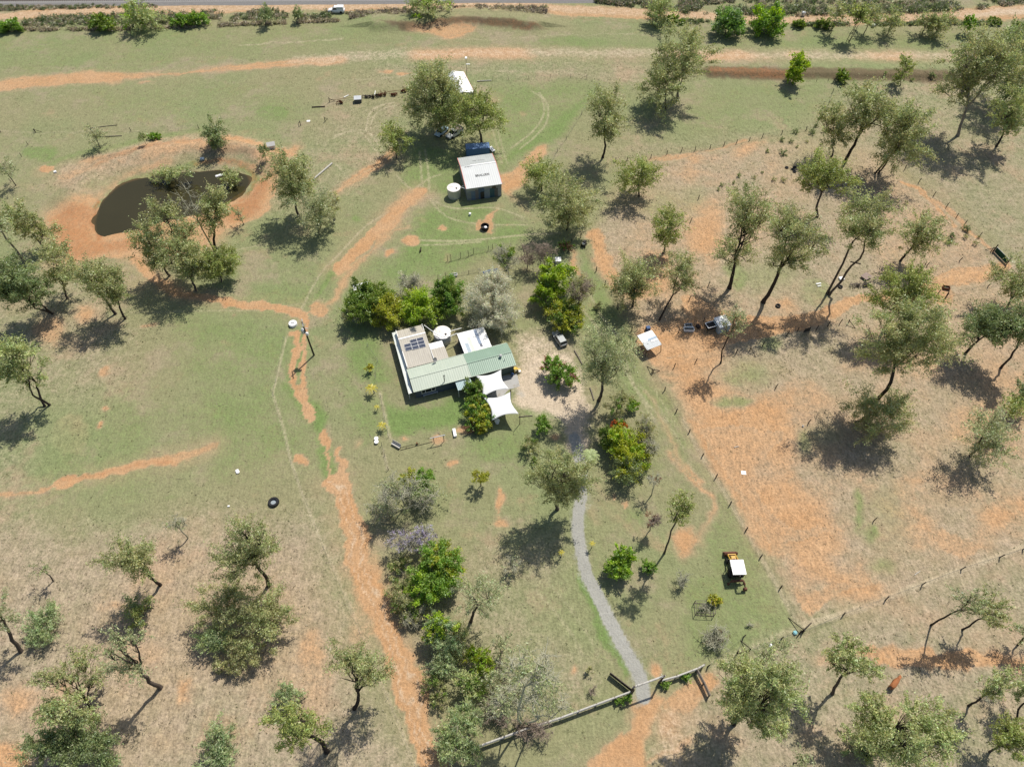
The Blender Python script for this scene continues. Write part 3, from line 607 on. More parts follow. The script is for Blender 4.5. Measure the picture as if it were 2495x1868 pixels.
# ------------------------------------------------------------------ trees: tapered trunk, limbs, branches, leaf clumps
def prisms(P0, P1, r0, r1, sides=5):
    P0 = np.asarray(P0, float); P1 = np.asarray(P1, float); r0 = np.asarray(r0, float); r1 = np.asarray(r1, float)
    t = P1 - P0; L = np.linalg.norm(t, axis=1, keepdims=True) + 1e-9; t = t / L
    P1 = P1 + t * np.minimum(r1[:, None] * .5, L * .2)
    ref = np.where(np.abs(t[:, 2:3]) < .9, np.array([[0, 0, 1.]]), np.array([[1., 0, 0]]))
    a = np.cross(t, ref); a /= np.linalg.norm(a, axis=1, keepdims=True); b = np.cross(t, a)
    ang = np.arange(sides) * 2 * math.pi / sides
    ring = a[:, None, :] * np.cos(ang)[None, :, None] + b[:, None, :] * np.sin(ang)[None, :, None]
    V = np.concatenate([P0[:, None, :] + ring * r0[:, None, None], P1[:, None, :] + ring * r1[:, None, None]], 1).reshape(-1, 3)
    base = np.arange(len(P0))[:, None] * 2 * sides; j = np.arange(sides)[None, :]; k = (j + 1) % sides
    F = np.stack([base + j, base + k, base + k + sides, base + j + sides], -1).reshape(-1, 4)
    return V, F
def curve(p, q, n, rs, bend=.12, up=0.0):
    p = np.asarray(p, float); q = np.asarray(q, float); L = np.linalg.norm(q - p)
    ts = np.linspace(0, 1, n + 1)[:, None]
    off = rs.randn(3) * bend * L; off[2] += up * L
    o = p + (q - p) * ts + off * (4 * ts * (1 - ts)) * .5
    if n > 2: o[1:-1] += rs.randn(n - 1, 3) * bend * L * .16
    return o
class Sticks:
    def __init__(s): s.a = []; s.b = []; s.r0 = []; s.r1 = []
    def path(s, pts, ra, rb):
        n = len(pts) - 1
        for i in range(n):
            s.a.append(pts[i]); s.b.append(pts[i + 1]); s.r0.append(ra + (rb - ra) * i / n); s.r1.append(ra + (rb - ra) * (i + 1) / n)
    def mesh(s, name, sides=5, tint=None):
        V, F = prisms(s.a, s.b, s.r0, s.r1, sides)
        tt = None
        if tint is not None: tt = np.tile(np.array(tint), (len(V), 1))
        return np_mesh(name, V, F, tt, smooth=True)
def leaf_quads(P, rs, L, Wd, droop, axis=None):
    n = len(P)
    d = rs.randn(n, 3); d[:, 2] = d[:, 2] * (1 - .4 * abs(droop)) - droop
    if axis is not None: d = d * .55 + axis
    d /= np.linalg.norm(d, axis=1, keepdims=True) + 1e-9
    e = np.cross(d, rs.randn(n, 3)); e /= np.linalg.norm(e, axis=1, keepdims=True) + 1e-9
    l = (L * (.65 + .7 * rs.rand(n)))[:, None]; w = (Wd * (.65 + .7 * rs.rand(n)))[:, None]
    V = np.stack([P - d * l * .5, P + e * w * .5 - d * l * .08, P + d * l * .5, P - e * w * .5 - d * l * .08], 1).reshape(-1, 3)
    return V, np.arange(4 * n).reshape(-1, 4)

BARK = {'dark': mat('bark_dark', (.050, .040, .034), .95, var=.35, scale=3, spec=.1, bump=.6), 'brown': mat('bark_brown', (.105, .085, .070), .95, var=.35, scale=3, spec=.1, bump=.6),
        'pale': mat('bark_pale', (.27, .24, .20), .9, var=.35, scale=2, spec=.1, wear=(.10, .085, .07)), 'grey': mat('bark_grey', (.17, .155, .135), .95, var=.3, scale=3, spec=.1)}
#        colour            2nd colour         leaf L, W, density, leaves, droop, bark
K = {
 'gum':((0.349, 0.399, 0.171), (0.445, 0.442, 0.207), .40, .15, 1.15, 1.15, .45, 'brown'),
 'gumd':((0.217, 0.283, 0.122), (0.295, 0.339, 0.144), .40, .15, 1.3, 1.2, .45, 'dark'),
 'gumy':((0.324, 0.384, 0.122), (0.398, 0.428, 0.145), .40, .16, 1.2, 1.15, .35, 'brown'),
 'gump':((0.382, 0.432, 0.223), (0.438, 0.456, 0.247), .42, .14, .85, .95, .45, 'brown'),
 'gumg':((0.393, 0.461, 0.202), (0.5, 0.517, 0.232), .42, .16, 1.25, 1.2, .40, 'brown'),
 'wattle':((0.352, 0.444, 0.217), (0.411, 0.466, 0.237), .50, .13, 1.5, .85, .2, 'grey'),
 'dense':((0.205, 0.348, 0.06), (0.27, 0.402, 0.07), .34, .22, 1.9, 1.5, .15, 'dark'),
 'densed':((0.178, 0.271, 0.05), (0.252, 0.324, 0.062), .34, .20, 1.9, 1.5, .15, 'dark'),
 'lime':((0.331, 0.477, 0.042), (0.413, 0.512, 0.06), .34, .22, 1.8, 1.4, .15, 'brown'),
 'limey':((0.416, 0.451, 0.048), (0.477, 0.477, 0.083), .34, .20, 1.6, 1.3, .15, 'brown'),
 'yellow':((0.532, 0.466, 0.055), (0.483, 0.498, 0.068), .30, .20, 1.6, 1.3, .2, 'brown'),
 'round':((0.187, 0.328, 0.064), (0.234, 0.366, 0.1), .40, .20, 1.9, 1.6, .1, 'brown'),
 'grey':((0.66, 0.66, 0.511), (0.622, 0.597, 0.433), .34, .10, 1.6, .8, .0, 'grey'),
 'greyg':((0.386, 0.391, 0.186), (0.459, 0.454, 0.216), .36, .13, 1.2, .8, .1, 'grey'),
 'purple':((0.475, 0.431, 0.56), (0.388, 0.359, 0.388), .30, .16, 1.1, .75, .1, 'grey'),
 'red':((0.587, 0.119, 0.028), (0.489, 0.167, 0.035), .26, .18, 1.7, 1.3, .1, 'brown'),
 'rust':((0.322, 0.149, 0.098), (0.23, 0.172, 0.081), .26, .16, 1.3, 1.0, .1, 'brown'),
 'blade':((0.373, 0.403, 0.034), (0.224, 0.329, 0.034), .85, .20, 1.9, .9, -.3, 'brown'),
 'weed':((0.273, 0.358, 0.127), (0.336, 0.37, 0.157), .38, .12, 1.2, .8, -.2, 'brown'),
}
STREAK = {'gum': .85, 'gumd': .75, 'gumy': .7, 'gump': .85, 'gumg': .7, 'wattle': .8, 'grey': .8}
UNITB = np.random.RandomState(5)
def crown_points(c, rad, rs, dens, cr, low=-.55):
    m = (rad[0] * rad[1] * rad[2]) ** (1 / 3); n = max(5, int(dens * 2.1 * (m / cr) ** 2))
    o = []
    while len(o) < n:
        v = rs.randn(3); v /= np.linalg.norm(v)
        if v[2] < low and rs.rand() < .75: continue
        q = rs.rand() ** .42 * (1.0 if rs.rand() > .16 else 1.22)
        lump = 1 + .22 * math.sin(3.1 * v[0] + 2.3 * v[1] + rs.rand() * .5 + n) * math.cos(2.7 * v[2] - n)
        o.append(np.asarray(c) + v * np.asarray(rad) * q * lump * .92)
    return np.array(o)
def foliage_mesh(clumps, cr, kind, rs, dens_l, lscale, accent=None):
    c1, c2, L, Wd, dn, lv, droop, bark = K[kind]
    L *= lscale; Wd *= lscale
    Vs = []; Ts = []
    ctr = np.mean(clumps, 0)
    npl = max(6, int((50 if kind.startswith('gum') else 80) * lv * dens_l * (cr / .8) ** 2 * (.46 * .17) / (L * Wd)))
    for q in clumps:
        n = int(npl * (.55 + .9 * rs.rand()))
        ax = q - ctr; ax = ax / (np.linalg.norm(ax) + .3) + np.array([0, 0, .35]); ax += rs.randn(3) * .35; ax /= np.linalg.norm(ax) + 1e-6
        crk = cr * (.62 + .75 * rs.rand()); P = q + rs.randn(n, 3) * crk * .34 + ax[None, :] * (rs.randn(n, 1) * cr * STREAK.get(kind, .45))
        V, _ = leaf_quads(P, rs, L, Wd, droop, ax[None, :] * .5)
        mixf = rs.rand(); base = np.array(c1) * (1 - mixf) + np.array(c2) * mixf
        base = base * (.78 + .44 * rs.rand())
        if accent and rs.rand() < accent[1]: base = np.array(K[accent[0]][0]) * (.8 + .4 * rs.rand())
        t = base[None, :] * (.72 + .56 * rs.rand(n, 1)) * (1 + .06 * rs.randn(n, 3))
        Vs.append(V); Ts.append(np.repeat(np.clip(t, .005, 1), 4, 0))
    V = np.concatenate(Vs); Tt = np.concatenate(Ts)
    return V, np.arange(len(V)).reshape(-1, 4), Tt
def limb_tree(base, blobs, clump_sets, rs, r0, bark, multi=1):
    """sticks from base through a fork to every blob centre, then to each clump"""
    st_ = Sticks(); base = np.asarray(base, float)
    allc = np.mean([b[0] for b in blobs], 0)
    top = max(b[0][2] for b in blobs); zf_ = base[2] + (min(b[0][2] - b[1][2] * .75 for b in blobs) - base[2]) * .9
    zf_ = max(zf_, base[2] + .25 * (allc[2] - base[2]))
    fk = base + (allc - base) * ((zf_ - base[2]) / max(.1, allc[2] - base[2]))
    for m in range(multi):
        b0 = base + (np.array([rs.randn() * .45, rs.randn() * .45, 0]) if multi > 1 else 0)
        f = fk + (rs.randn(3) * np.array([.7, .7, .3]) if multi > 1 else 0)
        rr = r0 / math.sqrt(multi)
        flare = np.array([b0 - np.array([0, 0, .25]), b0 + (f - b0) * .08])
        st_.path(flare, rr * 1.5, rr * 1.05)
        st_.path(curve(flare[1], f, 5, rs, .07), rr * 1.05, rr * .72)
        for bi, (c, rad) in enumerate(blobs):
            if multi > 1 and len(blobs) >= multi and bi % multi != m: continue
            c = np.asarray(c); cl = clump_sets[bi]
            tip = c + np.array([0, 0, rad[2] * .35])
            rl = rr * (.62 if len(blobs) > 1 else .72)
            main = curve(f, tip, 6, rs, .08, .02); st_.path(main, rl, rl * .22)
            ns = max(3, min(8, len(cl) // 6)); ids = rs.permutation(len(cl))[:ns]; hubs = f + (cl[ids] - f) * .62
            for h in hubs:
                k = 1 + int(np.clip(rs.randint(0, 5), 0, 4)); s = main[k]
                st_.path(curve(s, h, 4, rs, .12, .03), rl * (.62 - .07 * k), rl * .22)
            for q in cl:
                i = int(np.argmin(((hubs - q) ** 2).sum(1)))
                st_.path(curve(hubs[i], q, 2, rs, .14), max(.03, rl * .22), .018)
    return st_
def bare_twigs(start, c, rad, rs, n, r0, fine=.016):
    """leafless crown: limbs that fork again and again"""
    big = Sticks(); tw = Sticks(); c = np.asarray(c, float); rad = np.asarray(rad, float); start = np.asarray(start, float)
    nl = max(6, int(n ** .5 * .55)); tips = []
    for i in range(nl):
        v = rs.randn(3); v /= np.linalg.norm(v); v[2] = abs(v[2]) * .9 - .25
        e = c + v * rad * (.7 + .3 * rs.rand())
        pth = curve(start, e, 6, rs, .16, .08); big.path(pth, r0, .03); tips.append(pth)
    for i in range(n):
        pth = tips[rs.randint(nl)]; s = pth[rs.randint(2, 7)]
        v = rs.randn(3); v /= np.linalg.norm(v); v[2] = v[2] * .7 + .12
        ln = np.mean(rad) * (.18 + .36 * rs.rand()); e = s + v * ln
        sp = curve(s, e, 3, rs, .15); tw.path(sp, fine * 1.9, fine)
        for k in range(3):
            s2 = sp[rs.randint(1, 4)]; v2 = v + rs.randn(3) * .7; v2 /= np.linalg.norm(v2)
            tw.path([s2, s2 + v2 * ln * (.3 + .4 * rs.rand())], fine, fine * .6)
    return big, tw

GROW = {'gum': 1.5, 'gumd': 1.42, 'gumy': 1.4, 'gump': 1.52, 'gumg': 1.4, 'wattle': 1.18, 'lime': 1.22, 'limey': 1.2, 'dense': 1.18, 'densed': 1.18, 'grey': 1.15, 'red': .9}
BARETRUNK = ('tall twin', 'smaller dark stemmed', 'largest spreading gum', 'white roofed', 'egg shaped', 'slanting trunk', 'long straight stems', 'leaning', 'spindly', 'black trunk', 'split pale', 'two stemmed', 'burnt', 'sapling', 'thin straight stem', 'twin forks', 'crooked black', 'curved trunk', 'forked trunk', 'ragged', 'bent trunk', 'cut by', 'lime tree', 'crooked open', 'low olive', 'short trunk', 'lower green gum')
TREES = []
def view_nadir(sx, sy):
    d = ray(sx, sy).normalized(); return math.acos(-d.z)
def solve_blob(px, rpx, base=None, h=None, flat=.85):
    """blob centre and radii in metres: over the given base, or at height h"""
    d = ray(*px)
    if h is None:
        hx, hy = d.x, d.y; t = (base.x * hx + base.y * hy) / (hx * hx + hy * hy)
        c = Vector((0, 0, CAM_H)) + d * t
    else:
        t = (h - CAM_H) / d.z; c = Vector((0, 0, CAM_H)) + d * t
        c.z = h
    fwd = Vector((0, st, -ct)); depth = (c - Vector((0, 0, CAM_H))).dot(fwd)
    m = depth / FPX; rx = rpx[0] * m; eta = view_nadir(*px)
    s = rpx[1] / rpx[0] / math.sqrt(math.cos(eta) ** 2 + (flat * math.sin(eta)) ** 2)
    s = min(1.9, max(.45, s))
    return c, (rx, rx * s, rx * s * flat)
SEED = [100]
def tree(tile, kind, label, blobs, base=None, h=None, cat='tree', name='gum_tree', group=None, bark=None, dens=1.0, multi=1, r0=None, accent=None, flat=.85, leaf=1.0, low=None):
    SEED[0] += 1; rs = np.random.RandomState(SEED[0])
    B = GT(S(tile, *base)) if base else None
    bl = []
    for b in blobs:
        px = S(tile, b[0], b[1]); rp = (b[2] / 2.6587, b[3] / 2.6587)
        hh = None
        if B is None: hh = b[4] if len(b) > 4 else h
        elif len(b) > 4: hh = b[4]
        c, rad = solve_blob(px, (rp[0] * GROW.get(kind, 1.08), rp[1] * GROW.get(kind, 1.08)), B, hh, flat); bl.append([c, rad])
    if B is None:
        c, rad = bl[0]; B = Vector((c.x, c.y, gz(c.x, c.y)))
    for b in bl:                          # keep crowns above the ground
        mn = B.z + b[1][2] * .55 + .1
        if b[0].z < mn: b[0].z = mn
    top = max(b[0].z for b in bl) - B.z; rm = max(b[1][0] for b in bl)
    if low is None: low = kind.startswith('gum') and top > 3.5 and not any(k in label for k in BARETRUNK)
    skirt = None
    if low:
        mc = sum((b[0] for b in bl), Vector()) / len(bl); mr = sum((Vector(b[1]) for b in bl), Vector()) / len(bl)
        c = B.lerp(mc, .56); r_ = mr * .72; c.z = max(c.z, B.z + r_.z * .75); skirt = len(bl); bl.append([c, tuple(r_)])
    root = thing(name, label, cat, B, 0, group)
    dist = (B - Vector((0, 0, CAM_H))).length
    lsc = leaf * min(1.7, max(.85, dist / 150)) * (.8 if rm < 1.6 else 1.0)
    L_ = [(np.array(b[0] - B), np.array(b[1])) for b in bl]
    kd = K[kind]; crs = []; sets = []
    for c, rad in L_:
        cr = float(np.clip(.25 * np.mean(rad), .28, 1.15)); crs.append(cr)
        sets.append(crown_points(c, rad, rs, kd[4] * dens * (.55 if skirt is not None and len(sets) == skirt else 1), cr))
    r_ = min(.32, max(.05, .010 * top + .030 * rm)) if not r0 else r0 * .72
    stk = limb_tree((0, 0, 0), L_, sets, rs, r_, kd[7], multi)
    link_mesh('trunk', stk.mesh('trunk'), BARK[bark or kd[7]], root)
    V = []; Tn = []
    for (cl, cr) in zip(sets, crs):
        v, f, t = foliage_mesh(cl, cr, kind, rs, 1.0, lsc, accent); V.append(v); Tn.append(t)
    V = np.concatenate(V); Tn = np.concatenate(Tn)
    if len(V): V[:, 2] = np.maximum(V[:, 2], .06)
    link_mesh('crown', np_mesh('crown', V, np.arange(len(V)).reshape(-1, 4), Tn), LEAF, root)
    return root
TWIG = {k: mat('twig_' + k, c, .95, var=.25, scale=.8, spec=.1) for k, c in (('grey', (.38, .37, .275)), ('pale', (.43, .42, .31)), ('dark', (.16, .13, .11)), ('brown', (.30, .24, .19)))}
def bare(tile, label, blobs, base=None, h=None, n=240, twig='grey', cat='tree', name='bare_tree', group=None, leaves=None, r0=None, fine=.02):
    SEED[0] += 1; rs = np.random.RandomState(SEED[0])
    B = GT(S(tile, *base)) if base else None; bl = []
    for b in blobs:
        c, rad = solve_blob(S(tile, b[0], b[1]), (b[2] / 2.6587, b[3] / 2.6587), B, (b[4] if len(b) > 4 else h) if (B is None or len(b) > 4) else None, .8); bl.append([c, rad])
    if B is None: B = Vector((bl[0][0].x, bl[0][0].y, gz(bl[0][0].x, bl[0][0].y)))
    root = thing(name, label, cat, B, 0, group); big = Sticks(); tws = []; V = []; Tn = []
    top = max(b[0].z for b in bl) - B.z
    for c, rad in bl:
        c = np.array(c - B); c[2] = max(c[2], rad[2] * .6); s = np.array([c[0] * .35, c[1] * .35, max(.2, c[2] - rad[2] * .85) * .8])
        rr = min(.13, .012 * top + .012 * rad[0])
        if not len(big.a): big.path(curve((0, 0, -.2), s, 3, rs, .06), rr * 1.3, rr)
        else: big.path(curve((0, 0, -.2), s, 3, rs, .1), rr, rr * .8)
        b_, t_ = bare_twigs(s, c, rad, rs, n, rr * .5, fine)
        big.a += b_.a; big.b += b_.b; big.r0 += b_.r0; big.r1 += b_.r1; tws.append(t_)
        if leaves:
            kd, dn = leaves; cr = float(np.clip(.2 * np.mean(rad), .25, .8)); cl = crown_points(c, rad, rs, dn, cr)
            v, f, t = foliage_mesh(cl, cr, kd, rs, .7, .9); V.append(v); Tn.append(t)
    link_mesh('trunk', big.mesh('trunk'), TWIG[twig], root)
    for tw in tws: link_mesh('twigs', tw.mesh('twigs', 3), TWIG[twig], root)
    if V:
        V = np.concatenate(V); V[:, 2] = np.maximum(V[:, 2], .06)
        link_mesh('leaves', np_mesh('leaves', V, np.arange(len(V)).reshape(-1, 4), np.concatenate(Tn)), LEAF, root)
    return root
def palm(tile, label, base, top, rpx, kind='lime', nf=13, name='palm', cat='palm', group=None, trunk_r=.13):
    SEED[0] += 1; rs = np.random.RandomState(SEED[0])
    B = GT(S(tile, *base)); c, rad = solve_blob(S(tile, *top), (rpx / 2.6587, rpx / 2.6587), B)
    root = thing(name, label, cat, B, 0, group); t = np.array(c - B); t[2] = max(t[2], .5)
    s = Sticks(); s.path(curve((0, 0, -.1), t, 5, rs, .04), trunk_r * 1.25, trunk_r); link_mesh('trunk', s.mesh('trunk', 7), BARK['grey'], root)
    V = []; Tt = []; r = rad[0]
    for i in range(nf):
        a = 2 * math.pi * i / nf + rs.rand() * .3; el = .25 + .75 * rs.rand()
        for k in range(1, 12):
            u = k / 11; rr = r * u; z = r * (el * u - (.35 + el) * u * u)
            p = t + np.array([math.cos(a) * rr, math.sin(a) * rr, z])
            for sd in (-1, 1):
                tip = p + np.array([math.cos(a + sd * 1.1), math.sin(a + sd * 1.1), -.25]) * r * .34 * (1.1 - .75 * u)
                w = np.array([math.cos(a), math.sin(a), 0]) * r * .05
                V += [p - w, p + w, tip + w * .3, tip - w * .3]
                col = np.array(K[kind][0]) * (.75 + .5 * rs.rand()); Tt += [col] * 4
    V = np.array(V); V[:, 2] = np.maximum(V[:, 2], .05)
    link_mesh('fronds', np_mesh('fronds', V, np.arange(len(V)).reshape(-1, 4), np.array(Tt)), LEAF, root)
    return root

GP = 'gum trees over the paddocks'; SH = 'shrubs along the railway road'; SP = 'saplings by the railway road'
# --- along the dirt road and railway at the far edge
tree('00', 'gumg', 'bushy light green tree beside the far dirt road, left of the white ute', [(905, 105, 92, 82)], base=(895, 200), group=SP, accent=('lime', .2))
tree('00', 'dense', 'dark green thicket at the far left end of the roadside scrub', [(40, 172, 95, 40)], h=1.6, cat='shrub', name='shrub', group=SH)
tree('00', 'densed', 'rounded olive shrub left of the bushy light green roadside tree', [(660, 150, 64, 48)], h=2.2, cat='shrub', name='shrub', group=SH)
tree('00', 'dense', 'long low dark green bush right of the bushy light green roadside tree', [(1180, 138, 70, 36), (1280, 126, 66, 36, 1.6)], h=1.6, cat='shrub', name='shrub', group=SH)
tree('00', 'gumd', 'small dark sapling before the roadside scrub, left of the white ute', [(1722, 95, 30, 42)], base=(1722, 172), group=SP)
tree('00', 'gumd', 'thin olive sapling in the scrub just left of the white ute', [(1928, 90, 25, 34)], base=(1928, 140), group=SP)
tree('10', 'gumg', 'broad green tree at the top edge above the red bank', [(565, 30, 98, 66)], base=(560, 98), group=SP, accent=('lime', .2))
tree('10', 'gump', 'slim pale sapling touching the left of the broad top edge tree', [(455, 25, 32, 42)], base=(458, 84), group=SP)
tree('10', 'gump', 'thin bare looking sapling right of the broad top edge tree', [(702, 18, 16, 28)], base=(702, 72), group=SP)
tree('10', 'gumg', 'upright green tree where the dirt road widens at the top', [(2062, 55, 62, 80)], base=(2030, 150), group=SP)
tree('10', 'densed', 'low grey green shrub right of the upright tree on the dirt road', [(2150, 130, 62, 28)], h=1.2, cat='shrub', name='shrub', group=SH)
tree('20', 'round', 'left one of two big round green bushes at the far road', [(285, 150, 114, 86)], base=(275, 222), cat='shrub', name='round_bush', group='round bushes at the far road', accent=('wattle', .25))
tree('20', 'dense', 'right one of two big round green bushes at the far road', [(560, 146, 112, 86)], base=(545, 218), cat='shrub', name='round_bush', group='round bushes at the far road', accent=('lime', .35))
tree('20', 'densed', 'small dark bush right of the two round green bushes', [(752, 155, 38, 26)], h=1.1, cat='shrub', name='shrub', group=SH)
tree('20', 'densed', 'wide dark bush beside the first leaning roadside sapling', [(915, 158, 58, 28)], h=1.2, cat='shrub', name='shrub', group=SH)
tree('20', 'gum', 'leaning sapling with a curved stem beside the wide dark bush', [(1005, 92, 36, 52)], base=(958, 218), group=SP)
tree('20', 'gumy', 'tallest leaning sapling clump with several bare stems by the road', [(1120, 92, 42, 46), (1165, 105, 40, 52)], base=(1080, 270), group=SP, multi=3, r0=.22)
tree('20', 'gum', 'yellow green sapling just right of the many stemmed clump', [(1228, 98, 40, 52)], base=(1172, 220), group=SP)
tree('20', 'gum', 'olive sapling standing alone behind the pale drum at the road', [(1358, 132, 52, 54)], base=(1322, 232), group=SP)
tree('20', 'gum', 'left tree of the pair sharing one shadow at the far road', [(1580, 142, 50, 46)], base=(1545, 232), group=SP)
tree('20', 'gum', 'right tree of the pair sharing one shadow at the far road', [(1678, 140, 56, 60)], base=(1622, 236), group=SP)
tree('20', 'dense', 'small dark sapling right of the pair with the shared shadow', [(1860, 152, 32, 42)], base=(1820, 226), group=SP)
tree('20', 'densed', 'grey green bush on the bend of the far dirt road', [(2015, 138, 40, 24)], h=1.0, cat='shrub', name='shrub', group=SH)
tree('20', 'densed', 'dark bush at the right edge below the far dirt road', [(2180, 175, 44, 24)], h=1.0, cat='shrub', name='shrub', group=SH)
# --- far paddocks
tree('20', 'lime', 'bright lime tree in front of the brown bank', [(752, 425, 50, 62), (715, 490, 38, 40)], base=(705, 540), group=GP, dens=1.1)
tree('20', 'densed', 'small dark shrub on the brown bank right of the lime tree', [(1035, 498, 40, 40)], h=1.4, cat='shrub', name='shrub')
tree('20', 'gumy', 'slender leaning yellow green sapling on the brown bank', [(1445, 428, 38, 48), (1395, 510, 26, 32)], base=(1408, 556), group=GP)
tree('10', 'gum', 'tall twin stemmed gum standing in open grass right of the sheds', [(2225, 320, 138, 105), (2185, 430, 112, 78)], base=(2168, 650), group=GP, bark='pale', multi=2)
tree('10', 'gum', 'smaller dark stemmed gum under the left of the tall twin gum', [(2085, 545, 90, 120)], base=(2102, 708), group=GP)
tree('10', 'gum', 'egg shaped single gum with a straight bare trunk below its crown', [(1718, 700, 92, 105), (1712, 820, 74, 70)], base=(1693, 1022), group=GP, bark='dark', dens=1.1)
tree('10', 'gum', 'dark round crowned tree over the left of the white roofed far shed', [(610, 560, 105, 110), (600, 690, 150, 110), (660, 620, 90, 110)], base=(640, 850), group=GP, dens=1.25)
tree('10', 'gumy', 'yellow green spreading tree in front of the white roofed far shed', [(820, 720, 150, 110), (930, 760, 90, 90)], base=(908, 928), group=GP, bark='brown', dens=1.1)
tree('10', 'gumy', 'small round yellow green tree between the looping wheel tracks', [(342, 890, 82, 66)], base=(357, 1026), group=GP)
tree('10', 'gumy', 'tree touching the orange apron right of the grey shed', [(1300, 1115, 102, 78)], base=(1298, 1236), group=GP)
tree('11', 'gum', 'tall tree with a dark trunk at the top corner of the orange strip', [(1470, 50, 130, 110), (1490, 140, 110, 80)], base=(1462, 246), group=GP, bark='dark')
tree('10', 'gumy', 'yellowish small crowned tree in the scrubby upper right paddock', [(1920, 1125, 116, 98)], base=(1928, 1272), group=GP, dens=.9)
tree('20', 'gum', 'big gum with a black slanting trunk in the right paddock', [(1190, 670, 115, 92), (1310, 770, 105, 90), (1150, 770, 80, 60)], base=(1046, 1052), group=GP, bark='dark', r0=.55)
tree('20', 'gum', 'slim gum left of the black slanting trunk', [(970, 760, 64, 70), (1000, 870, 68, 80)], base=(960, 1026), group=GP)
tree('20', 'gum', 'gum behind and right of the black slanting trunk, nearest the gate fence', [(1430, 800, 125, 110), (1410, 950, 120, 110)], base=(1262, 1136), group=GP, bark='dark', multi=2)
tree('20', 'gumy', 'wide yellowish crowned tree below the black slanting trunk', [(930, 1110, 120, 80), (990, 1160, 110, 70), (840, 1150, 70, 70)], base=(870, 1405), group=GP)
tree('20', 'gum', 'largest pale limbed leaning gum near the top right corner', [(1960, 330, 150, 100), (2080, 420, 130, 120), (1800, 560, 110, 80), (1880, 450, 100, 90)], base=(1780, 880), group=GP, bark='pale', r0=.55)
tree('20', 'gumd', 'dense gum cut by the right edge behind the pale limbed gum', [(2160, 400, 110, 170), (2190, 560, 100, 90)], base=(2060, 690), group=GP, bark='dark')
tree('20', 'gumg', 'lower green gum at the right edge in front of the pale limbed gum', [(2150, 670, 105, 80), (2120, 780, 80, 70)], base=(2030, 950), group=GP, bark='dark')
# --- around the dam
tree('00', 'gump', 'thin pale sapling left of the fallen branches beyond the dam', [(612, 878, 40, 46)], base=(650, 960), group='saplings round the dam', leaf=.8)
tree('00', 'weed', 'tiny sapling on the far bank of the dam', [(922, 890, 26, 30)], base=(950, 940), group='saplings round the dam', leaf=.8)
tree('00', 'dense', 'low spreading green bush lying on the far bank of the dam', [(1000, 886, 42, 20)], h=.6, cat='shrub', name='shrub')
tree('00', 'gumd', 'leafy dark tree on the far bank above the dam water', [(1385, 850, 62, 62), (1395, 920, 52, 40)], base=(1425, 950), group=GP)
tree('00', 'gumd', 'sparse dark sapling near the pump box at the dam', [(1706, 978, 26, 32)], base=(1724, 1040), group='saplings round the dam', leaf=.8)
tree('00', 'gumd', 'wispy thin sapling right of the pump box at the dam', [(1966, 1022, 14, 20)], base=(1980, 1076), group='saplings round the dam', leaf=.7)
tree('00', 'gum', 'leafy tree by the log at the right end of the dam', [(1860, 1090, 100, 80), (1890, 1180, 108, 85)], base=(1934, 1400), group=GP, dens=1.15)
tree('00', 'gump', 'pale wispy sapling at the left edge beyond the dam', [(25, 1095, 44, 45)], base=(104, 1202), group='saplings round the dam', leaf=.8)
tree('00', 'gumg', 'wide olive bush overhanging the far water edge of the dam', [(1120, 1128, 110, 46)], h=1.4, cat='shrub', name='shrub', group='bushes in the dam water')
tree('00', 'gumg', 'small olive bush in the right end of the dam water', [(1495, 1150, 48, 50)], h=1.2, cat='shrub', name='shrub', group='bushes in the dam water')
tree('01', 'gum', 'leaning gum at the left bank of the dam with twin forks', [(100, 165, 90, 70), (175, 220, 70, 60), (285, 262, 66, 50)], base=(288, 378), group=GP, bark='grey')
tree('01', 'gump', 'thin gum at the left edge leaning out beside the dam', [(-30, 220, 90, 80)], base=(166, 462), group=GP, bark='grey')
tree('01', 'gumd', 'dark heavy crowned gum at the left edge below the dam', [(60, 530, 130, 90), (180, 620, 120, 90), (40, 640, 110, 80)], base=(340, 792), group=GP, bark='dark', multi=2, dens=1.2)
tree('01', 'gum', 'small gum with a thin straight stem between the dark crown and the bare soil', [(340, 400, 80, 70), (390, 520, 80, 70)], base=(436, 692), group=GP)
tree('01', 'gum', 'left gum of the pair with long straight stems and a joint shadow', [(560, 530, 110, 80), (640, 600, 70, 60)], base=(748, 792), group=GP, bark='dark')
tree('01', 'gum', 'right gum of the pair with long straight stems and a joint shadow', [(715, 580, 92, 78), (740, 680, 66, 60)], base=(812, 824), group=GP, bark='dark')
tree('01', 'gum', 'burnt black trunked gum with one leafy side leaning over the dam', [(1385, 70, 70, 80), (1370, 180, 66, 80)], base=(1398, 385), group=GP, bark='dark', r0=.45)
bare('01', 'dead grey limbs of a burnt gum reaching over the dam water', [(1190, 60, 110, 130)], base=(1386, 380), n=50, twig='grey', name='dead_tree', r0=.3, fine=.03)
tree('01', 'gum', 'leftmost gum of the clump below the dam, on the orange bank', [(960, 250, 95, 60), (950, 370, 78, 60), (1020, 440, 70, 60)], base=(1100, 545), group=GP)
tree('01', 'gum', 'gum of the clump below the dam whose crown covers the water edge', [(1075, 130, 86, 62), (1190, 260, 66, 66)], base=(1260, 520), group=GP, bark='brown')
tree('01', 'gum', 'middle bushy gum of the clump below the dam', [(1140, 390, 110, 85), (1220, 460, 90, 70)], base=(1270, 640), group=GP, dens=1.1)
tree('01', 'gumy', 'yellow green gum at the right of the clump below the dam', [(1420, 420, 88, 62), (1440, 490, 98, 60), (1340, 470, 70, 60)], base=(1436, 580), group=GP, dens=1.1)
tree('01', 'gump', 'airy pale green tree right of the leafy tree at the dam log', [(2020, 90, 110, 80), (2060, 160, 80, 60)], base=(2070, 278), group=GP, multi=2)
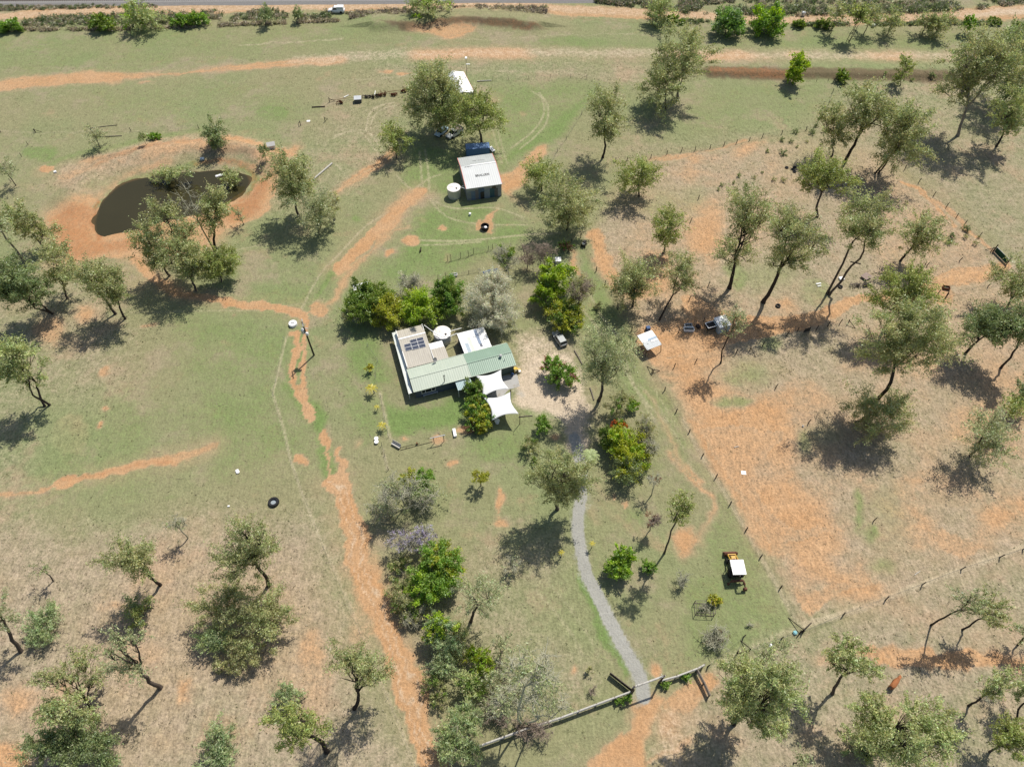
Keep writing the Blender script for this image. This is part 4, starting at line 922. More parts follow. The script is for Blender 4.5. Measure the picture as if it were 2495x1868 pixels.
tree('01', 'greyg', 'thin half bare sapling right of the airy pale green tree', [(2155, 70, 46, 86)], base=(2165, 190), group=GP, dens=.6)
tree('01', 'gump', 'tiny seedling on the orange slope right of the dam', [(1545, 140, 34, 32)], base=(1580, 215), group='saplings round the dam', dens=.6, leaf=.7)
tree('01', 'gumg', 'wide pale green gum at the left edge with two bases', [(60, 1000, 120, 60), (130, 1090, 130, 75), (60, 1170, 110, 70)], base=(295, 1382), group=GP, bark='dark', multi=2)
# --- house garden
bare('11', 'grey leafless tree with many upright twigs behind the garden, left one', [(1060, 420, 80, 105)], base=(1085, 545), n=380, twig='grey', leaves=('densed', .5), group='bare garden trees')
bare('11', 'open leafless tree casting a branching shadow behind the garden', [(1215, 410, 95, 90)], base=(1202, 500), n=300, twig='brown', group='bare garden trees')
bare('11', 'grey brown leafless bush right of the branching shadow', [(1310, 400, 80, 90)], base=(1320, 520), n=300, twig='brown', group='bare garden trees')
bare('11', 'grey twiggy bush behind the row of lime green trees', [(440, 585, 92, 80)], base=(455, 665), n=420, twig='grey', leaves=('grey', .3), group='bare garden trees')
tree('11', 'densed', 'dark olive tree at the left end of the row behind the house', [(190, 660, 120, 84), (130, 750, 96, 84), (240, 720, 80, 80, 3.4)], h=4.2, group='garden trees behind the house')
bare('11', 'grey twiggy tree at the left foot of the row behind the house', [(75, 800, 80, 90)], h=2.5, n=300, twig='grey', leaves=('greyg', .5), group='bare garden trees')
tree('11', 'limey', 'yellow green tree in the row behind the house', [(315, 770, 100, 96)], h=3.4, group='garden trees behind the house', name='garden_tree', dens=1.1)
tree('11', 'lime', 'bright lime round tree in the row behind the house', [(502, 740, 108, 104)], h=3.8, group='garden trees behind the house', name='garden_tree', dens=1.1)
tree('11', 'densed', 'tall dark green tree at the right of the row behind the house', [(690, 650, 92, 90), (705, 745, 74, 60, 3.2), (630, 750, 56, 56, 3.0)], h=4.6, group='garden trees behind the house', name='garden_tree', accent=('dense', .4))
tree('11', 'grey', 'largest silver grey feathery tree behind the white patio roof', [(990, 600, 90, 80, 6.0), (930, 700, 130, 100), (1010, 780, 130, 110, 4.2)], h=5.2, name='silver_tree', r0=.3, dens=1.7)
tree('11', 'lime', 'lime green tree right of the silver grey tree, beside the white bin', [(1400, 560, 106, 90), (1340, 650, 90, 70, 3.6)], h=4.8, group='garden trees behind the house', name='garden_tree', accent=('densed', .25))
bare('11', 'brown half bare tree right of the lime tree at the garden fence', [(1560, 630, 96, 110)], base=(1530, 775), n=420, twig='brown', leaves=('greyg', .9), group='bare garden trees')
tree('11', 'limey', 'mixed lime and olive bush hanging over the silver car', [(1440, 760, 110, 76), (1450, 840, 90, 60, 2.6)], h=3.2, group='garden trees behind the house', name='garden_tree', accent=('densed', .4))
tree('11', 'rust', 'pink and rust flowering shrub at the corner of the garden fence', [(1445, 355, 48, 40)], h=1.0, cat='shrub', name='flowering_shrub', accent=('dense', .3))
tree('11', 'gump', 'airy pale gum beside the entrance drive, left of the open shelter', [(1730, 1000, 140, 90), (1765, 1095, 112, 90), (1690, 1120, 100, 90)], base=(1668, 1352), group=GP, bark='brown', dens=1.2)
tree('11', 'dense', 'compact dark green tree standing in the sandy turning area', [(1370, 1120, 66, 50), (1440, 1190, 84, 66, 2.6)], h=2.8, name='garden_tree', accent=('rust', .15), dens=1.05)
tree('12', 'densed', 'dark shrub against the front of the house between porch and sail', [(860, 50, 60, 70)], h=2.3, cat='shrub', name='shrub', accent=('dense', .3))
tree('12', 'limey', 'yellow flecked shrub under the left corner of the lower sail', [(880, 160, 76, 60), (910, 230, 70, 66, 1.5)], h=2.2, cat='shrub', name='shrub', accent=('dense', .45))
tree('12', 'rust', 'low mixed flower bed at the left foot of the lower sail', [(840, 290, 60, 40)], h=.7, cat='shrub', name='shrub', accent=('dense', .5))
tree('12', 'yellow', 'round gold bush at the right end of the swing frame', [(905, 300, 28, 26)], h=.6, cat='shrub', name='shrub')
tree('12', 'dense', 'dark green rounded shrub on the lawn inside the bend of the drive', [(1300, 268, 44, 52)], h=1.7, cat='shrub', name='shrub', dens=.8)
tree('12', 'greyg', 'dull half bare shrub on the lawn below the dark rounded shrub', [(1222, 390, 58, 66)], h=1.6, cat='shrub', name='shrub', accent=('densed', .3))
tree('12', 'densed', 'smallest dark shrub at the top of the big drive gum', [(1250, 500, 18, 24)], h=.8, cat='shrub', name='shrub')
tree('12', 'gum', 'large spreading gum shading the drive', [(1420, 520, 130, 76), (1330, 600, 110, 60), (1500, 640, 110, 90), (1430, 700, 90, 60)], base=(1398, 815), group=GP, bark='brown', dens=1.15)
palm('12', 'single green palm beside the drive', (1592, 566), (1615, 462), 58, 'gumg', nf=14)
tree('12', 'greyg', 'grey green rounded tree at the top of the clump right of the drive', [(1790, 140, 118, 80)], h=3.0, group='trees in the clump right of the drive', name='garden_tree', accent=('dense', .2))
tree('12', 'dense', 'small bright green bush at the upper right of the drive clump', [(1888, 140, 36, 34)], h=1.5, cat='shrub', name='shrub', accent=('lime', .4))
tree('12', 'red', 'orange red flowering tree in the clump right of the drive', [(1800, 262, 66, 40)], h=3.2, name='flowering_tree', cat='tree', group='trees in the clump right of the drive', accent=('dense', .35))
tree('12', 'lime', 'lime green tree in the middle of the clump right of the drive', [(1840, 380, 104, 84), (1870, 470, 100, 84, 3.0)], h=3.6, group='trees in the clump right of the drive', name='garden_tree', accent=('limey', .4))
bare('12', 'grey green half bare tree at the right of the drive clump', [(1965, 290, 80, 90), (1985, 430, 62, 80)], h=3.2, n=380, twig='grey', leaves=('greyg', 1.3), group='trees in the clump right of the drive', name='garden_tree')
tree('12', 'densed', 'dark drooping tree at the left of the drive clump, over the shadow', [(1720, 360, 46, 70)], h=2.0, group='trees in the clump right of the drive', name='garden_tree')
tree('12', 'gumd', 'olive round tree at the bottom of the drive clump', [(1870, 560, 86, 66)], h=3.2, group='trees in the clump right of the drive', name='garden_tree', accent=('limey', .25), dens=1.2)
bare('12', 'nearly leafless pink flowered sapling below the drive clump', [(2030, 620, 52, 52)], base=(2010, 720), n=90, twig='grey', leaves=('rust', .15), group='bare saplings on the lawn')
bare('12', 'reddish bare shrub beside the orange wheel tracks', [(2010, 868, 64, 62)], base=(2000, 950), n=240, twig='brown', leaves=('rust', .3), group='bare saplings on the lawn')
# --- lower garden
bare('12', 'huge leafless tree with a wide low net of grey branches on the lawn', [(380, 660, 180, 110), (560, 720, 150, 110), (290, 800, 140, 110)], base=(410, 810), n=230, twig='pale', leaves=('gump', .55), fine=.022)
tree('12', 'limey', 'small yellow green bush growing inside the huge leafless tree', [(440, 610, 56, 50)], h=3.0, cat='shrub', name='shrub')
tree('12', 'dense', 'dark green sapling growing inside the huge leafless tree', [(548, 610, 50, 60), (510, 700, 60, 60, 2.0)], h=3.2, cat='shrub', name='shrub')
tree('12', 'limey', 'flat bright lime sapling alone on the lawn', [(900, 606, 66, 40)], h=3.1, name='garden_tree', dens=.7, leaf=.8)
bare('12', 'lilac flowering bare tree beside the orange track', [(420, 1010, 130, 78), (540, 1000, 90, 78)], h=4.2, n=260, twig='grey', leaves=('purple', 1.1), name='flowering_tree')
tree('12', 'dense', 'dense dark green tree right of the lilac flowering tree', [(640, 1130, 118, 90), (700, 1200, 80, 90, 3.6)], h=4.6, name='garden_tree', accent=('limey', .3))
tree('13', 'dense', 'broad dark green tree below the lilac flowering tree', [(560, 70, 130, 100), (660, 40, 100, 90, 3.6)], h=3.8, name='garden_tree', accent=('lime', .3))
tree('13', 'greyg', 'grey purple bushy tree at the edge of the orange track', [(400, 90, 110, 90), (420, 200, 100, 76, 2.2)], h=3.0, name='garden_tree', accent=('densed', .4))
tree('13', 'gump', 'airy yellow green sapling right of the broad dark green tree', [(880, 100, 110, 80), (910, 190, 84, 60)], base=(838, 300), group=GP, dens=.9)
tree('13', 'lime', 'soft lime green tree beside the orange track', [(640, 330, 104, 70), (620, 400, 80, 50, 3.2)], h=4.4, name='garden_tree', accent=('wattle', .5))
tree('13', 'wattle', 'grey green drooping tree under the soft lime tree', [(690, 450, 84, 60), (650, 580, 100, 66, 3.0)], h=4.2, name='garden_tree')
tree('13', 'blade', 'yellow green strap leaved bush, brightest above the rail fence', [(880, 520, 82, 60), (930, 600, 76, 60, 2.0)], h=3.0, name='garden_tree', accent=('lime', .3))
tree('13', 'gumg', 'dense olive bush under the yellow green strap leaved bush', [(830, 700, 84, 66), (860, 740, 60, 60, 2.0)], h=3.0, name='garden_tree', accent=('densed', .3))
tree('13', 'wattle', 'clumpy silvery tree at the left end of the rail fence', [(800, 890, 116, 60), (720, 1000, 100, 80, 4.4), (830, 980, 80, 60, 4.0)], h=4.6, name='garden_tree', bark='pale', accent=('gumg', .5))
tree('13', 'wattle', 'silvery tree at the bottom edge left of the rail fence', [(720, 1130, 100, 80), (830, 1150, 90, 70, 4.0)], h=4.4, name='garden_tree', bark='pale', accent=('gumg', .5))
tree('13', 'gump', 'pale thin tree left of the biggest leafless tree', [(1040, 440, 60, 50), (1000, 640, 70, 60, 3.4)], h=4.0, name='garden_tree', dens=.7)
bare('13', 'biggest leafless tree with whitish branches over the rail fence', [(1200, 620, 190, 150), (1130, 830, 170, 150), (1350, 780, 150, 130)], base=(1170, 960), n=240, twig='pale', leaves=('gump', .9), fine=.024)
bare('13', 'low brown leafless thicket at the rail fence', [(1030, 880, 110, 90), (1280, 1010, 150, 70, 1.8)], h=2.2, n=320, twig='brown', cat='shrub', name='bare_shrub')
bare('12', 'sparse leafless sapling on the lawn left of the drive', [(1110, 1175, 74, 66)], h=2.6, n=150, twig='grey', leaves=('gump', .3), group='bare saplings on the lawn')
tree('12', 'dense', 'bright green bush right of the drive', [(1830, 1110, 76, 54), (1800, 1190, 86, 66, 2.4)], h=3.6, name='garden_tree', accent=('lime', .5))
tree('12', 'dense', 'small green bush touching the right of the bright green bush', [(1990, 1185, 42, 38)], h=1.3, cat='shrub', name='shrub')
tree('22', 'gumy', 'tall slim two stemmed gum beside the orange scrape', [(0, 770, 70, 56), (-30, 860, 48, 50)], base=(-120, 1098), group=GP, bark='brown', r0=.22)
bare('23', 'little leafless tree left of the backhoe', [(10, 30, 62, 70)], h=2.0, n=130, twig='grey', group='bare saplings on the lawn')
tree('23', 'yellow', 'round yellow bush beside the wire cage frame', [(202, 160, 50, 38)], h=.9, cat='shrub', name='shrub', accent=('limey', .4))
bare('23', 'grey leafless shrub inside the wire cage frame', [(150, 205, 50, 40)], h=.9, n=110, twig='grey', cat='shrub', name='bare_shrub')
bare('23', 'low spiky leafless shrub above the gateway wall', [(215, 400, 120, 84)], h=1.6, n=330, twig='pale', leaves=('rust', .12), cat='shrub', name='bare_shrub')
bare('23', 'small dead bush on the mown grass below the backhoe', [(440, 320, 28, 22)], h=.5, n=50, twig='pale', cat='shrub', name='bare_shrub')
tree('13', 'greyg', 'small spiky plant left of the open gate leaf', [(1608, 610, 28, 30)], h=.9, cat='shrub', name='shrub', dens=.7)
bare('13', 'small reddish leafless plant below the spiky plant by the gate', [(1625, 735, 40, 50)], h=.9, n=50, twig='brown', cat='shrub', name='bare_shrub')
for x, y, t, l in [(1625, 1035, '12', 'yellow strap leaf plant right of the drive'), (1425, 1092, '12', 'yellow strap leaf plant left of the drive')]:
    palm(t, l, (x - 5, y + 30), (x, y), 22, 'yellow', nf=7, name='strap_plant', cat='plant', trunk_r=.05)
# --- row of seedlings along the left garden edge
tree('11', 'yellow', 'yellow flowering round shrub in the row left of the house', [(180, 1140, 28, 26)], h=1.3, cat='shrub', name='shrub', dens=.8)
palm('12', 'double yellow green strap plant in the row left of the house', (215, 62), (192, 28), 40, 'yellow', nf=9, name='strap_plant', cat='plant', group='strap plants left of the house', trunk_r=.06)
palm('12', 'smallest yellow strap plant in the row left of the house', (236, 172), (228, 150), 20, 'yellow', nf=7, name='strap_plant', cat='plant', group='strap plants left of the house', trunk_r=.05)
palm('12', 'lowest yellow strap plant in the row left of the house', (270, 296), (262, 268), 32, 'yellow', nf=8, name='strap_plant', cat='plant', group='strap plants left of the house', trunk_r=.05)
# --- undergrowth of the thicket left of the drive
bare('13', 'grey twiggy undergrowth between the dark green tree and the soft lime tree', [(520, 250, 110, 70), (430, 290, 80, 60, 1.5)], h=1.8, n=220, twig='grey', leaves=('greyg', .6), cat='shrub', name='bare_shrub')
tree('13', 'greyg', 'dull olive undergrowth right of the soft lime tree', [(760, 380, 70, 90), (740, 520, 80, 70, 1.8)], h=2.2, cat='shrub', name='shrub', accent=('gumg', .4))
tree('13', 'greyg', 'dark grey undergrowth on the edge of the orange track', [(590, 690, 80, 76), (640, 800, 70, 60, 1.6)], h=2.0, cat='shrub', name='shrub', accent=('densed', .35))
bare('13', 'wide leafless undergrowth above the long rail fence', [(1080, 700, 130, 110), (1000, 820, 110, 90, 2.4)], h=3.0, n=260, twig='pale', leaves=('gump', .8), cat='shrub', name='bare_shrub')
tree('12', 'greyg', 'olive grey bush between the lilac tree and the orange track', [(380, 1170, 90, 66)], h=2.0, cat='shrub', name='shrub', accent=('densed', .3))
# --- right paddocks
tree('11', 'gum', 'round olive gum behind the open shelter', [(1920, 540, 116, 86), (1880, 620, 90, 80)], base=(1886, 742), group=GP, dens=1.1)
tree('11', 'gumy', 'bright yellow green slim gum at the top of the right paddock', [(2130, 200, 92, 76), (2110, 280, 70, 50)], base=(2084, 398), group=GP)
tree('11', 'gum', 'slim leaning gum with a long thin trunk right of the round olive gum', [(2200, 500, 84, 76, 9.0), (2220, 600, 66, 56, 7.0)], base=(2058, 832), group=GP, bark='dark')
tree('21', 'gum', 'tall gum with a black trunk, left of the two over the orange yard', [(430, 90, 115, 90), (420, 210, 110, 80), (330, 390, 96, 70)], base=(302, 624), group=GP, bark='dark', r0=.58)
tree('21', 'gum', 'tall gum with a black trunk, right of the two over the orange yard', [(700, 210, 120, 80), (740, 330, 140, 80), (690, 440, 110, 60)], base=(520, 716), group=GP, bark='dark', r0=.58)
tree('21', 'gum', 'gum with a split pale brown trunk beside the scrap heap', [(1200, 130, 130, 96), (1200, 270, 130, 86)], base=(955, 650), group=GP, bark='brown', multi=2, r0=.5)
tree('21', 'gum', 'short dark stemmed gum below the gate fence in the right paddock', [(1560, 230, 110, 66), (1580, 310, 92, 66)], base=(1408, 448), group=GP, bark='dark', dens=.95)
tree('21', 'gumy', 'wide yellowish gum behind the largest right hand tree', [(1450, 560, 150, 70), (1420, 660, 170, 80), (1560, 690, 90, 70)], base=(1300, 900), group=GP, dens=1.05)
tree('21', 'gum', 'largest spreading gum of the lower right paddock', [(1480, 830, 190, 90), (1560, 980, 190, 110), (1380, 1000, 150, 110)], base=(1235, 1385), group=GP, bark='dark', r0=.5, dens=1.2)
tree('21', 'gump', 'spindly leaning gum with a tiny crown by the long yard shelter', [(330, 800, 62, 40), (340, 870, 60, 46)], base=(244, 1110), group=GP, r0=.2, bark='dark')
tree('21', 'gumd', 'dark crowned gum at the right edge with a bent black trunk', [(2000, 820, 130, 80), (2080, 910, 120, 80), (1920, 900, 90, 60)], base=(1828, 1048), group=GP, bark='dark', dens=1.15)
tree('21', 'gum', 'gum at the right edge above the dark crowned gum', [(2170, 520, 110, 76), (2190, 620, 90, 66)], base=(2100, 748), group=GP, bark='brown')
tree('21', 'gumd', 'gum cut by the right edge beside the dark crowned gum', [(2240, 870, 90, 110)], base=(2060, 1140), group=GP, bark='dark')
tree('22', 'gum', 'low leafy gum over the deepest shade of the lower right paddock', [(1190, 150, 120, 80), (1360, 160, 120, 86), (1270, 290, 130, 76, 4.2)], h=5.2, group=GP, dens=.8)
tree('22', 'gump', 'thin crowned gum above the fence at the lower right', [(1990, 260, 130, 100), (2010, 400, 100, 100)], base=(1860, 470), group=GP, bark='brown', dens=.9)
tree('22', 'gumy', 'yellow green gum cut by the right edge above the pale fence line', [(2160, 160, 80, 60)], h=6.5, group=GP)
tree('22', 'gumd', 'gum wholly shading the right edge above the yellow green gum', [(2240, 40, 80, 60)], h=6.0, group=GP)
tree('11', 'greyg', 'thin low bush beside the silver car on the sandy edge', [(1660, 740, 30, 26)], h=.7, cat='shrub', name='shrub')
# --- lower left paddock
bare('02', 'small crooked half dead gum on the open left paddock', [(1130, 900, 80, 66)], base=(1218, 1000), n=130, twig='grey', leaves=('gump', .4), name='dead_tree')
tree('02', 'gum', 'low olive gum with a short leaning trunk, lower left', [(800, 1110, 110, 70), (900, 1150, 92, 76)], base=(1040, 1305), group=GP, dens=1.35, bark='dark')
tree('02', 'gum', 'crooked open gum at the top of the lower left thicket', [(1600, 960, 90, 66), (1550, 1080, 120, 76), (1680, 1060, 90, 80), (1560, 1180, 120, 66)], base=(1742, 1308), group=GP, dens=1.0, bark='dark')
tree('02', 'gump', 'tiny wispy sapling in the lower left dry grass', [(255, 1196, 52, 32)], base=(346, 1278), group='saplings round the dam', dens=.7, leaf=.8)
tree('03', 'wattle', 'soft grey green upright shrub at the lower left', [(290, 290, 88, 90), (260, 400, 90, 60)], h=1.8, cat='shrub', name='feathery_shrub', group='feathery shrubs in the lower paddock')
tree('03', 'gump', 'thick trunked gum cut by the left edge', [(-20, 230, 80, 100)], base=(136, 494), group=GP, bark='brown', r0=.4)
tree('03', 'gumy', 'green bush in the black shade of the low olive gum', [(900, 230, 84, 76)], h=1.8, cat='shrub', name='shrub', accent=('gumd', .4))
tree('03', 'gump', 'pale yellow gum with a forked trunk, left foreground', [(760, 410, 90, 40), (860, 400, 70, 40), (730, 500, 60, 40), (820, 610, 130, 60)], base=(1040, 728), group=GP, bark='brown', dens=.95)
tree('03', 'gum', 'ragged dark stemmed gum in the left foreground', [(300, 680, 84, 54), (520, 540, 70, 60), (610, 680, 50, 56), (450, 640, 60, 50)], base=(590, 866), group=GP, bark='dark', dens=.8)
tree('03', 'gumg', 'low green gum under the ragged dark stemmed gum', [(440, 860, 150, 80), (340, 900, 80, 60), (540, 940, 100, 60)], base=(640, 940), group=GP, dens=.85, bark='dark')
tree('03', 'gumd', 'dark leafy mass at the bottom left edge of the paddock', [(400, 1070, 180, 80), (560, 1150, 170, 80), (260, 1140, 120, 80), (640, 1060, 90, 60)], h=5.0, group=GP, dens=1.0)
tree('03', 'wattle', 'light green bush at the bottom left edge beside the dark leafy mass', [(700, 1190, 80, 50)], h=2.0, cat='shrub', name='feathery_shrub', group='feathery shrubs in the lower paddock')
tree('03', 'gum', 'olive gum in the middle of the lower left thicket', [(1400, 200, 110, 90), (1470, 90, 110, 80, 4.6), (1560, 260, 100, 80)], h=5.5, group=GP, dens=.8)
tree('03', 'gum', 'grey olive gum at the right side of the lower left thicket', [(1740, 200, 110, 100), (1760, 320, 110, 80), (1640, 400, 90, 70, 4.0)], h=5.0, group=GP, dens=.75)
tree('03', 'wattle', 'soft blue green bush at the left side of the thicket', [(1380, 410, 120, 76), (1470, 440, 90, 60, 2.2)], h=2.4, cat='shrub', name='feathery_shrub', group='feathery shrubs in the lower paddock', accent=('gumg', .4))
tree('03', 'greyg', 'sparse grey shrub at the bottom of the thicket', [(1600, 500, 160, 90), (1480, 580, 120, 60, 1.6)], h=2.2, cat='shrub', name='feathery_shrub', group='feathery shrubs in the lower paddock')
tree('03', 'wattle', 'pale feathery shrub above the olive gum at the bottom left', [(1860, 780, 86, 80)], h=2.2, cat='shrub', name='feathery_shrub', group='feathery shrubs in the lower paddock')
tree('03', 'gumy', 'olive gum with a short trunk at the bottom left of the orange track', [(1880, 920, 140, 70), (2010, 980, 110, 70), (1900, 1040, 90, 70)], base=(2118, 1142), group=GP, bark='dark', dens=1.1)
tree('03', 'wattle', 'pale feathery shrub at the bottom edge left of the olive gum', [(1410, 1060, 90, 90), (1410, 1180, 120, 70, 2.0)], h=2.6, cat='shrub', name='feathery_shrub', group='feathery shrubs in the lower paddock')
tree('13', 'gum', 'gum with a crooked black trunk left of the orange track', [(60, 540, 120, 70), (150, 600, 110, 70), (200, 660, 70, 44)], base=(84, 862), group=GP, bark='dark', dens=1.1)
# --- lower right paddock
tree('23', 'gumg', 'big full green tree right of the gateway', [(400, 620, 130, 80), (620, 640, 130, 90), (480, 780, 190, 110), (660, 820, 110, 80), (360, 840, 110, 80), (560, 960, 110, 70)], base=(330, 960), group=GP, dens=1.25, bark='dark', r0=.45)
tree('23', 'gump', 'pale sparse tree at the top of the big full green tree', [(620, 470, 90, 46), (520, 540, 70, 40)], h=7.0, group=GP, dens=.8)
tree('23', 'gumg', 'rounded light gum with a curved trunk above the cow', [(1080, 490, 120, 70), (1170, 600, 100, 66), (1010, 560, 70, 50)], base=(968, 766), group=GP, bark='brown', dens=1.0)
tree('23', 'gumg', 'widest light green gum along the bottom right edge', [(1250, 860, 110, 70), (1560, 930, 180, 90), (1300, 1010, 170, 90), (1650, 1080, 180, 90), (1420, 1120, 170, 90), (1060, 1150, 130, 80)], base=(1200, 1165), group=GP, dens=1.1, bark='dark', r0=.45)
tree('23', 'gump', 'pale bush on the bottom edge right of the big full green tree', [(770, 1190, 60, 46)], h=3.5, group=GP, dens=.9)
tree('23', 'gump', 'left gum of the leaning pair over the orange wheel tracks', [(1850, 150, 88, 50), (1870, 230, 90, 40)], base=(1606, 322), group=GP, r0=.2, bark='dark', dens=.95)
tree('23', 'gum', 'right gum of the leaning pair over the orange wheel tracks', [(2010, 200, 92, 60), (1990, 280, 84, 46)], base=(1810, 352), group=GP, r0=.2, bark='dark', dens=.85)
tree('23', 'gump', 'gum at the right edge with only its bent trunk base over the tracks', [(2270, 360, 90, 60)], base=(2168, 450), group=GP, r0=.2, bark='dark')
tree('23', 'gumg', 'light green gum above the crossed dead branches, right edge', [(2090, 650, 96, 50), (2050, 740, 70, 46)], base=(1850, 845), group=GP, dens=.9, bark='dark', r0=.22)
bare('23', 'grey dead branches lying across the lower right paddock', [(1990, 790, 70, 50)], h=1.0, n=90, twig='grey', name='dead_tree')
tree('23', 'gumy', 'green and yellow gum at the bottom right corner', [(2120, 990, 90, 60), (2180, 1090, 90, 76)], base=(1986, 1142), group=GP, dens=1.2, bark='brown')
tree('23', 'gumd', 'dark trunked gum cut by the right edge beside the dead branches', [(2260, 760, 90, 90)], base=(2160, 930), group=GP, bark='dark')
# --- weeds and seedlings on the scrubby upper right paddock
WEEDS = [('20', 360, 1130), ('20', 510, 1110), ('20', 330, 1180), ('20', 250, 1190), ('20', 540, 970), ('20', 650, 990), ('20', 700, 910), ('20', 640, 900), ('20', 725, 850), ('20', 835, 855), ('20', 915, 845), ('20', 800, 910), ('20', 460, 1145), ('20', 590, 1160), ('20', 650, 1160),
         ('20', 405, 1200), ('20', 740, 945), ('20', 230, 1220), ('20', 1300, 480), ('20', 1480, 515), ('20', 1610, 500), ('20', 860, 810), ('21', 1740, 280), ('21', 1720, 320), ('21', 1830, 240), ('21', 1900, 330), ('21', 1915, 285), ('21', 1580, 120), ('21', 1440, 70), ('21', 1830, 290)]
w0 = None
for i, (t, x, y) in enumerate(WEEDS):
    if i % 5 < 1:
        w0 = tree(t, ('weed', 'greyg', 'gumd')[i % 3], 'knee high weed scattered on the dry upper right paddock', [(x, y, 17, 17)], h=.45, cat='weed', name='weed', group='weeds on the upper right paddock', dens=.7, leaf=.7)
    else:
        p = GT(S(t, x, y + 12)); r = w0.copy(); C.objects.link(r); r.location = p; r.rotation_euler = (0, 0, i * 1.7); s = .5 + .1 * (i % 5); r.scale = (s, s, s * 1.15)
        for ch in list(w0.children):
            c2 = ch.copy(); C.objects.link(c2); c2.parent = r
# --- roadside scrub and tall dead grass: nobody could count it
def scrub(name, label, bands, seed, dark):
    rs = np.random.RandomState(seed); Vs = []; Ts = []
    for pts_a, pts_b, n, hh, cols in bands:
        A_ = smooth_line(W(pts_a), 6); B_ = smooth_line(W(pts_b), 6)
        for k in range(n):
            u = rs.rand() * .999; v = rs.rand()
            ia = u * (len(A_) - 1); i = int(ia); f = ia - i; pa = np.array(A_[i]) * (1 - f) + np.array(A_[i + 1]) * f
            ib = u * (len(B_) - 1); i = int(ib); f = ib - i; pb = np.array(B_[i]) * (1 - f) + np.array(B_[i + 1]) * f
            p = pa * (1 - v) + pb * v
            if vnoise(p[0], p[1], .25) < .3: continue
            h_ = hh * (.4 + 1.0 * rs.rand()); r_ = .35 + .5 * rs.rand() * hh; m = int(16 + 14 * rs.rand())
            P = np.array([p[0], p[1], h_ * .45]) + rs.randn(m, 3) * np.array([r_ * .6, r_ * .6, h_ * .22]); P[:, 2] = np.maximum(P[:, 2], .1)
            V_, _ = leaf_quads(P, rs, .7, .22, -.7); col = np.array(cols[rs.randint(len(cols))]) * (.7 + .6 * rs.rand())
            Vs.append(V_); Ts.append(np.repeat(col[None] * (.75 + .5 * rs.rand(m, 1)), 4, 0))
    V_ = np.concatenate(Vs); o = link_mesh(name, np_mesh(name, V_, np.arange(len(V_)).reshape(-1, 4), np.concatenate(Ts)), LEAF)
    tag(o, label, 'scrub', kind='stuff')
STRAW = [(.46, .40, .29), (.40, .34, .24), (.32, .31, .17), (.44, .37, .27)]; GREENS = [(.19, .24, .10), (.24, .26, .14), (.29, .29, .19), (.15, .20, .08)]; MIXG = STRAW[:2] + GREENS
scrub('roadside_scrub', 'band of dead grass and scrub along the far dirt road', [
    (T('00', (150, 120), (600, 98), (1100, 80), (1700, 70), (2150, 80)) , T('00', (150, 175), (600, 165), (1100, 150), (1700, 130), (2150, 125)), 900, 1.0, MIXG),
    (T('00', (100, 190), (700, 185), (1200, 172), (1700, 150), (2212, 130)), T('00', (100, 204), (700, 198), (1200, 182), (1700, 162), (2212, 142)), 500, .8, STRAW),
    (T('10', (0, 90), (430, 62), (900, 45), (1330, 50)), T('10', (0, 132), (430, 105), (900, 92), (1330, 100)), 900, .9, STRAW + [(.2, .17, .14)]),
    (T('20', (0, 130), (500, 150), (1000, 155), (1500, 148), (1950, 145)), T('20', (0, 155), (500, 165), (1000, 168), (1500, 165), (1950, 160)), 500, .8, GREENS)], 3, 0)
scrub('railway_scrub', 'grey green scrub covering the railway embankment at the far right', [
    (T('10', (1650, 0), (1900, 0), (2212, 0)) + T('20', (300, 0), (1000, 0), (1700, -10), (2212, -20)), T('10', (1650, 18), (1900, 48), (2212, 75)) + T('20', (300, 105), (1000, 100), (1700, 75), (2212, 30)), 2100, 1.0, MIXG + [(.2, .19, .15)]),
    (T('20', (0, 60), (400, 60), (700, 50), (1100, 55), (1500, 50), (1700, 40)), T('20', (0, 90), (400, 95), (700, 95), (1100, 90), (1500, 85), (1700, 70)), 500, 1.6, GREENS),
    (T('00', (0, 40), (300, 45), (700, 35), (1200, 30)), T('00', (0, 70), (300, 62), (700, 55), (1200, 46)), 260, .6, MIXG)], 4, 1)

# --- tussocks, dead leaf and sticks over the dry paddocks
rs = np.random.RandomState(77); n = 60000
X = rs.uniform(-150, 150, n); Y = rs.uniform(12, 200, n)
ix = np.clip(np.searchsorted(gxs, X), 0, len(gxs) - 1); iy = np.clip(np.searchsorted(gys, Y), 0, len(gys) - 1); gi = iy * len(gxs) + ix
dn = .05 + CH['dry'][gi] * .34 - CH['soil'][gi] * .35 - CH['grav'][gi] * 2 - CH['tan'][gi]; dn *= .35 + 1.3 * fbm(X, Y, .09, 3) ** 2 * 2
kp = (rs.rand(n) < dn) & (Y > 12) & ~inside(X, Y, POND) & (np.abs(X) < Y * .75 + 85)
X, Y = X[kp], Y[kp]; Zg = zf(X, Y); m = 5
base = np.repeat(np.stack([X, Y, Zg + .07], 1), m, 0); sc_r = np.repeat(.6 + .9 * rs.rand(len(X)), m)
P = base + rs.randn(len(base), 3) * np.array([.11, .11, .03]) * sc_r[:, None]
V_, F_ = leaf_quads(P, rs, .24, .09, -.8)
cols = np.array([(.34, .29, .19), (.24, .23, .13), (.17, .18, .085), (.13, .11, .07), (.30, .26, .18)])[rs.randint(0, 5, len(X))]
V_[:, 2] = np.maximum(V_[:, 2], np.repeat(np.repeat(Zg, m), 4) - .02)
tag(link_mesh('grass_tussocks', np_mesh('grass_tussocks', V_, F_, np.repeat(np.repeat(cols, m, 0) * (.75 + .5 * rs.rand(len(P), 1)), 4, 0)), LEAF), 'dry tussocks and dead tufts scattered over the paddocks', 'grass', kind='stuff')
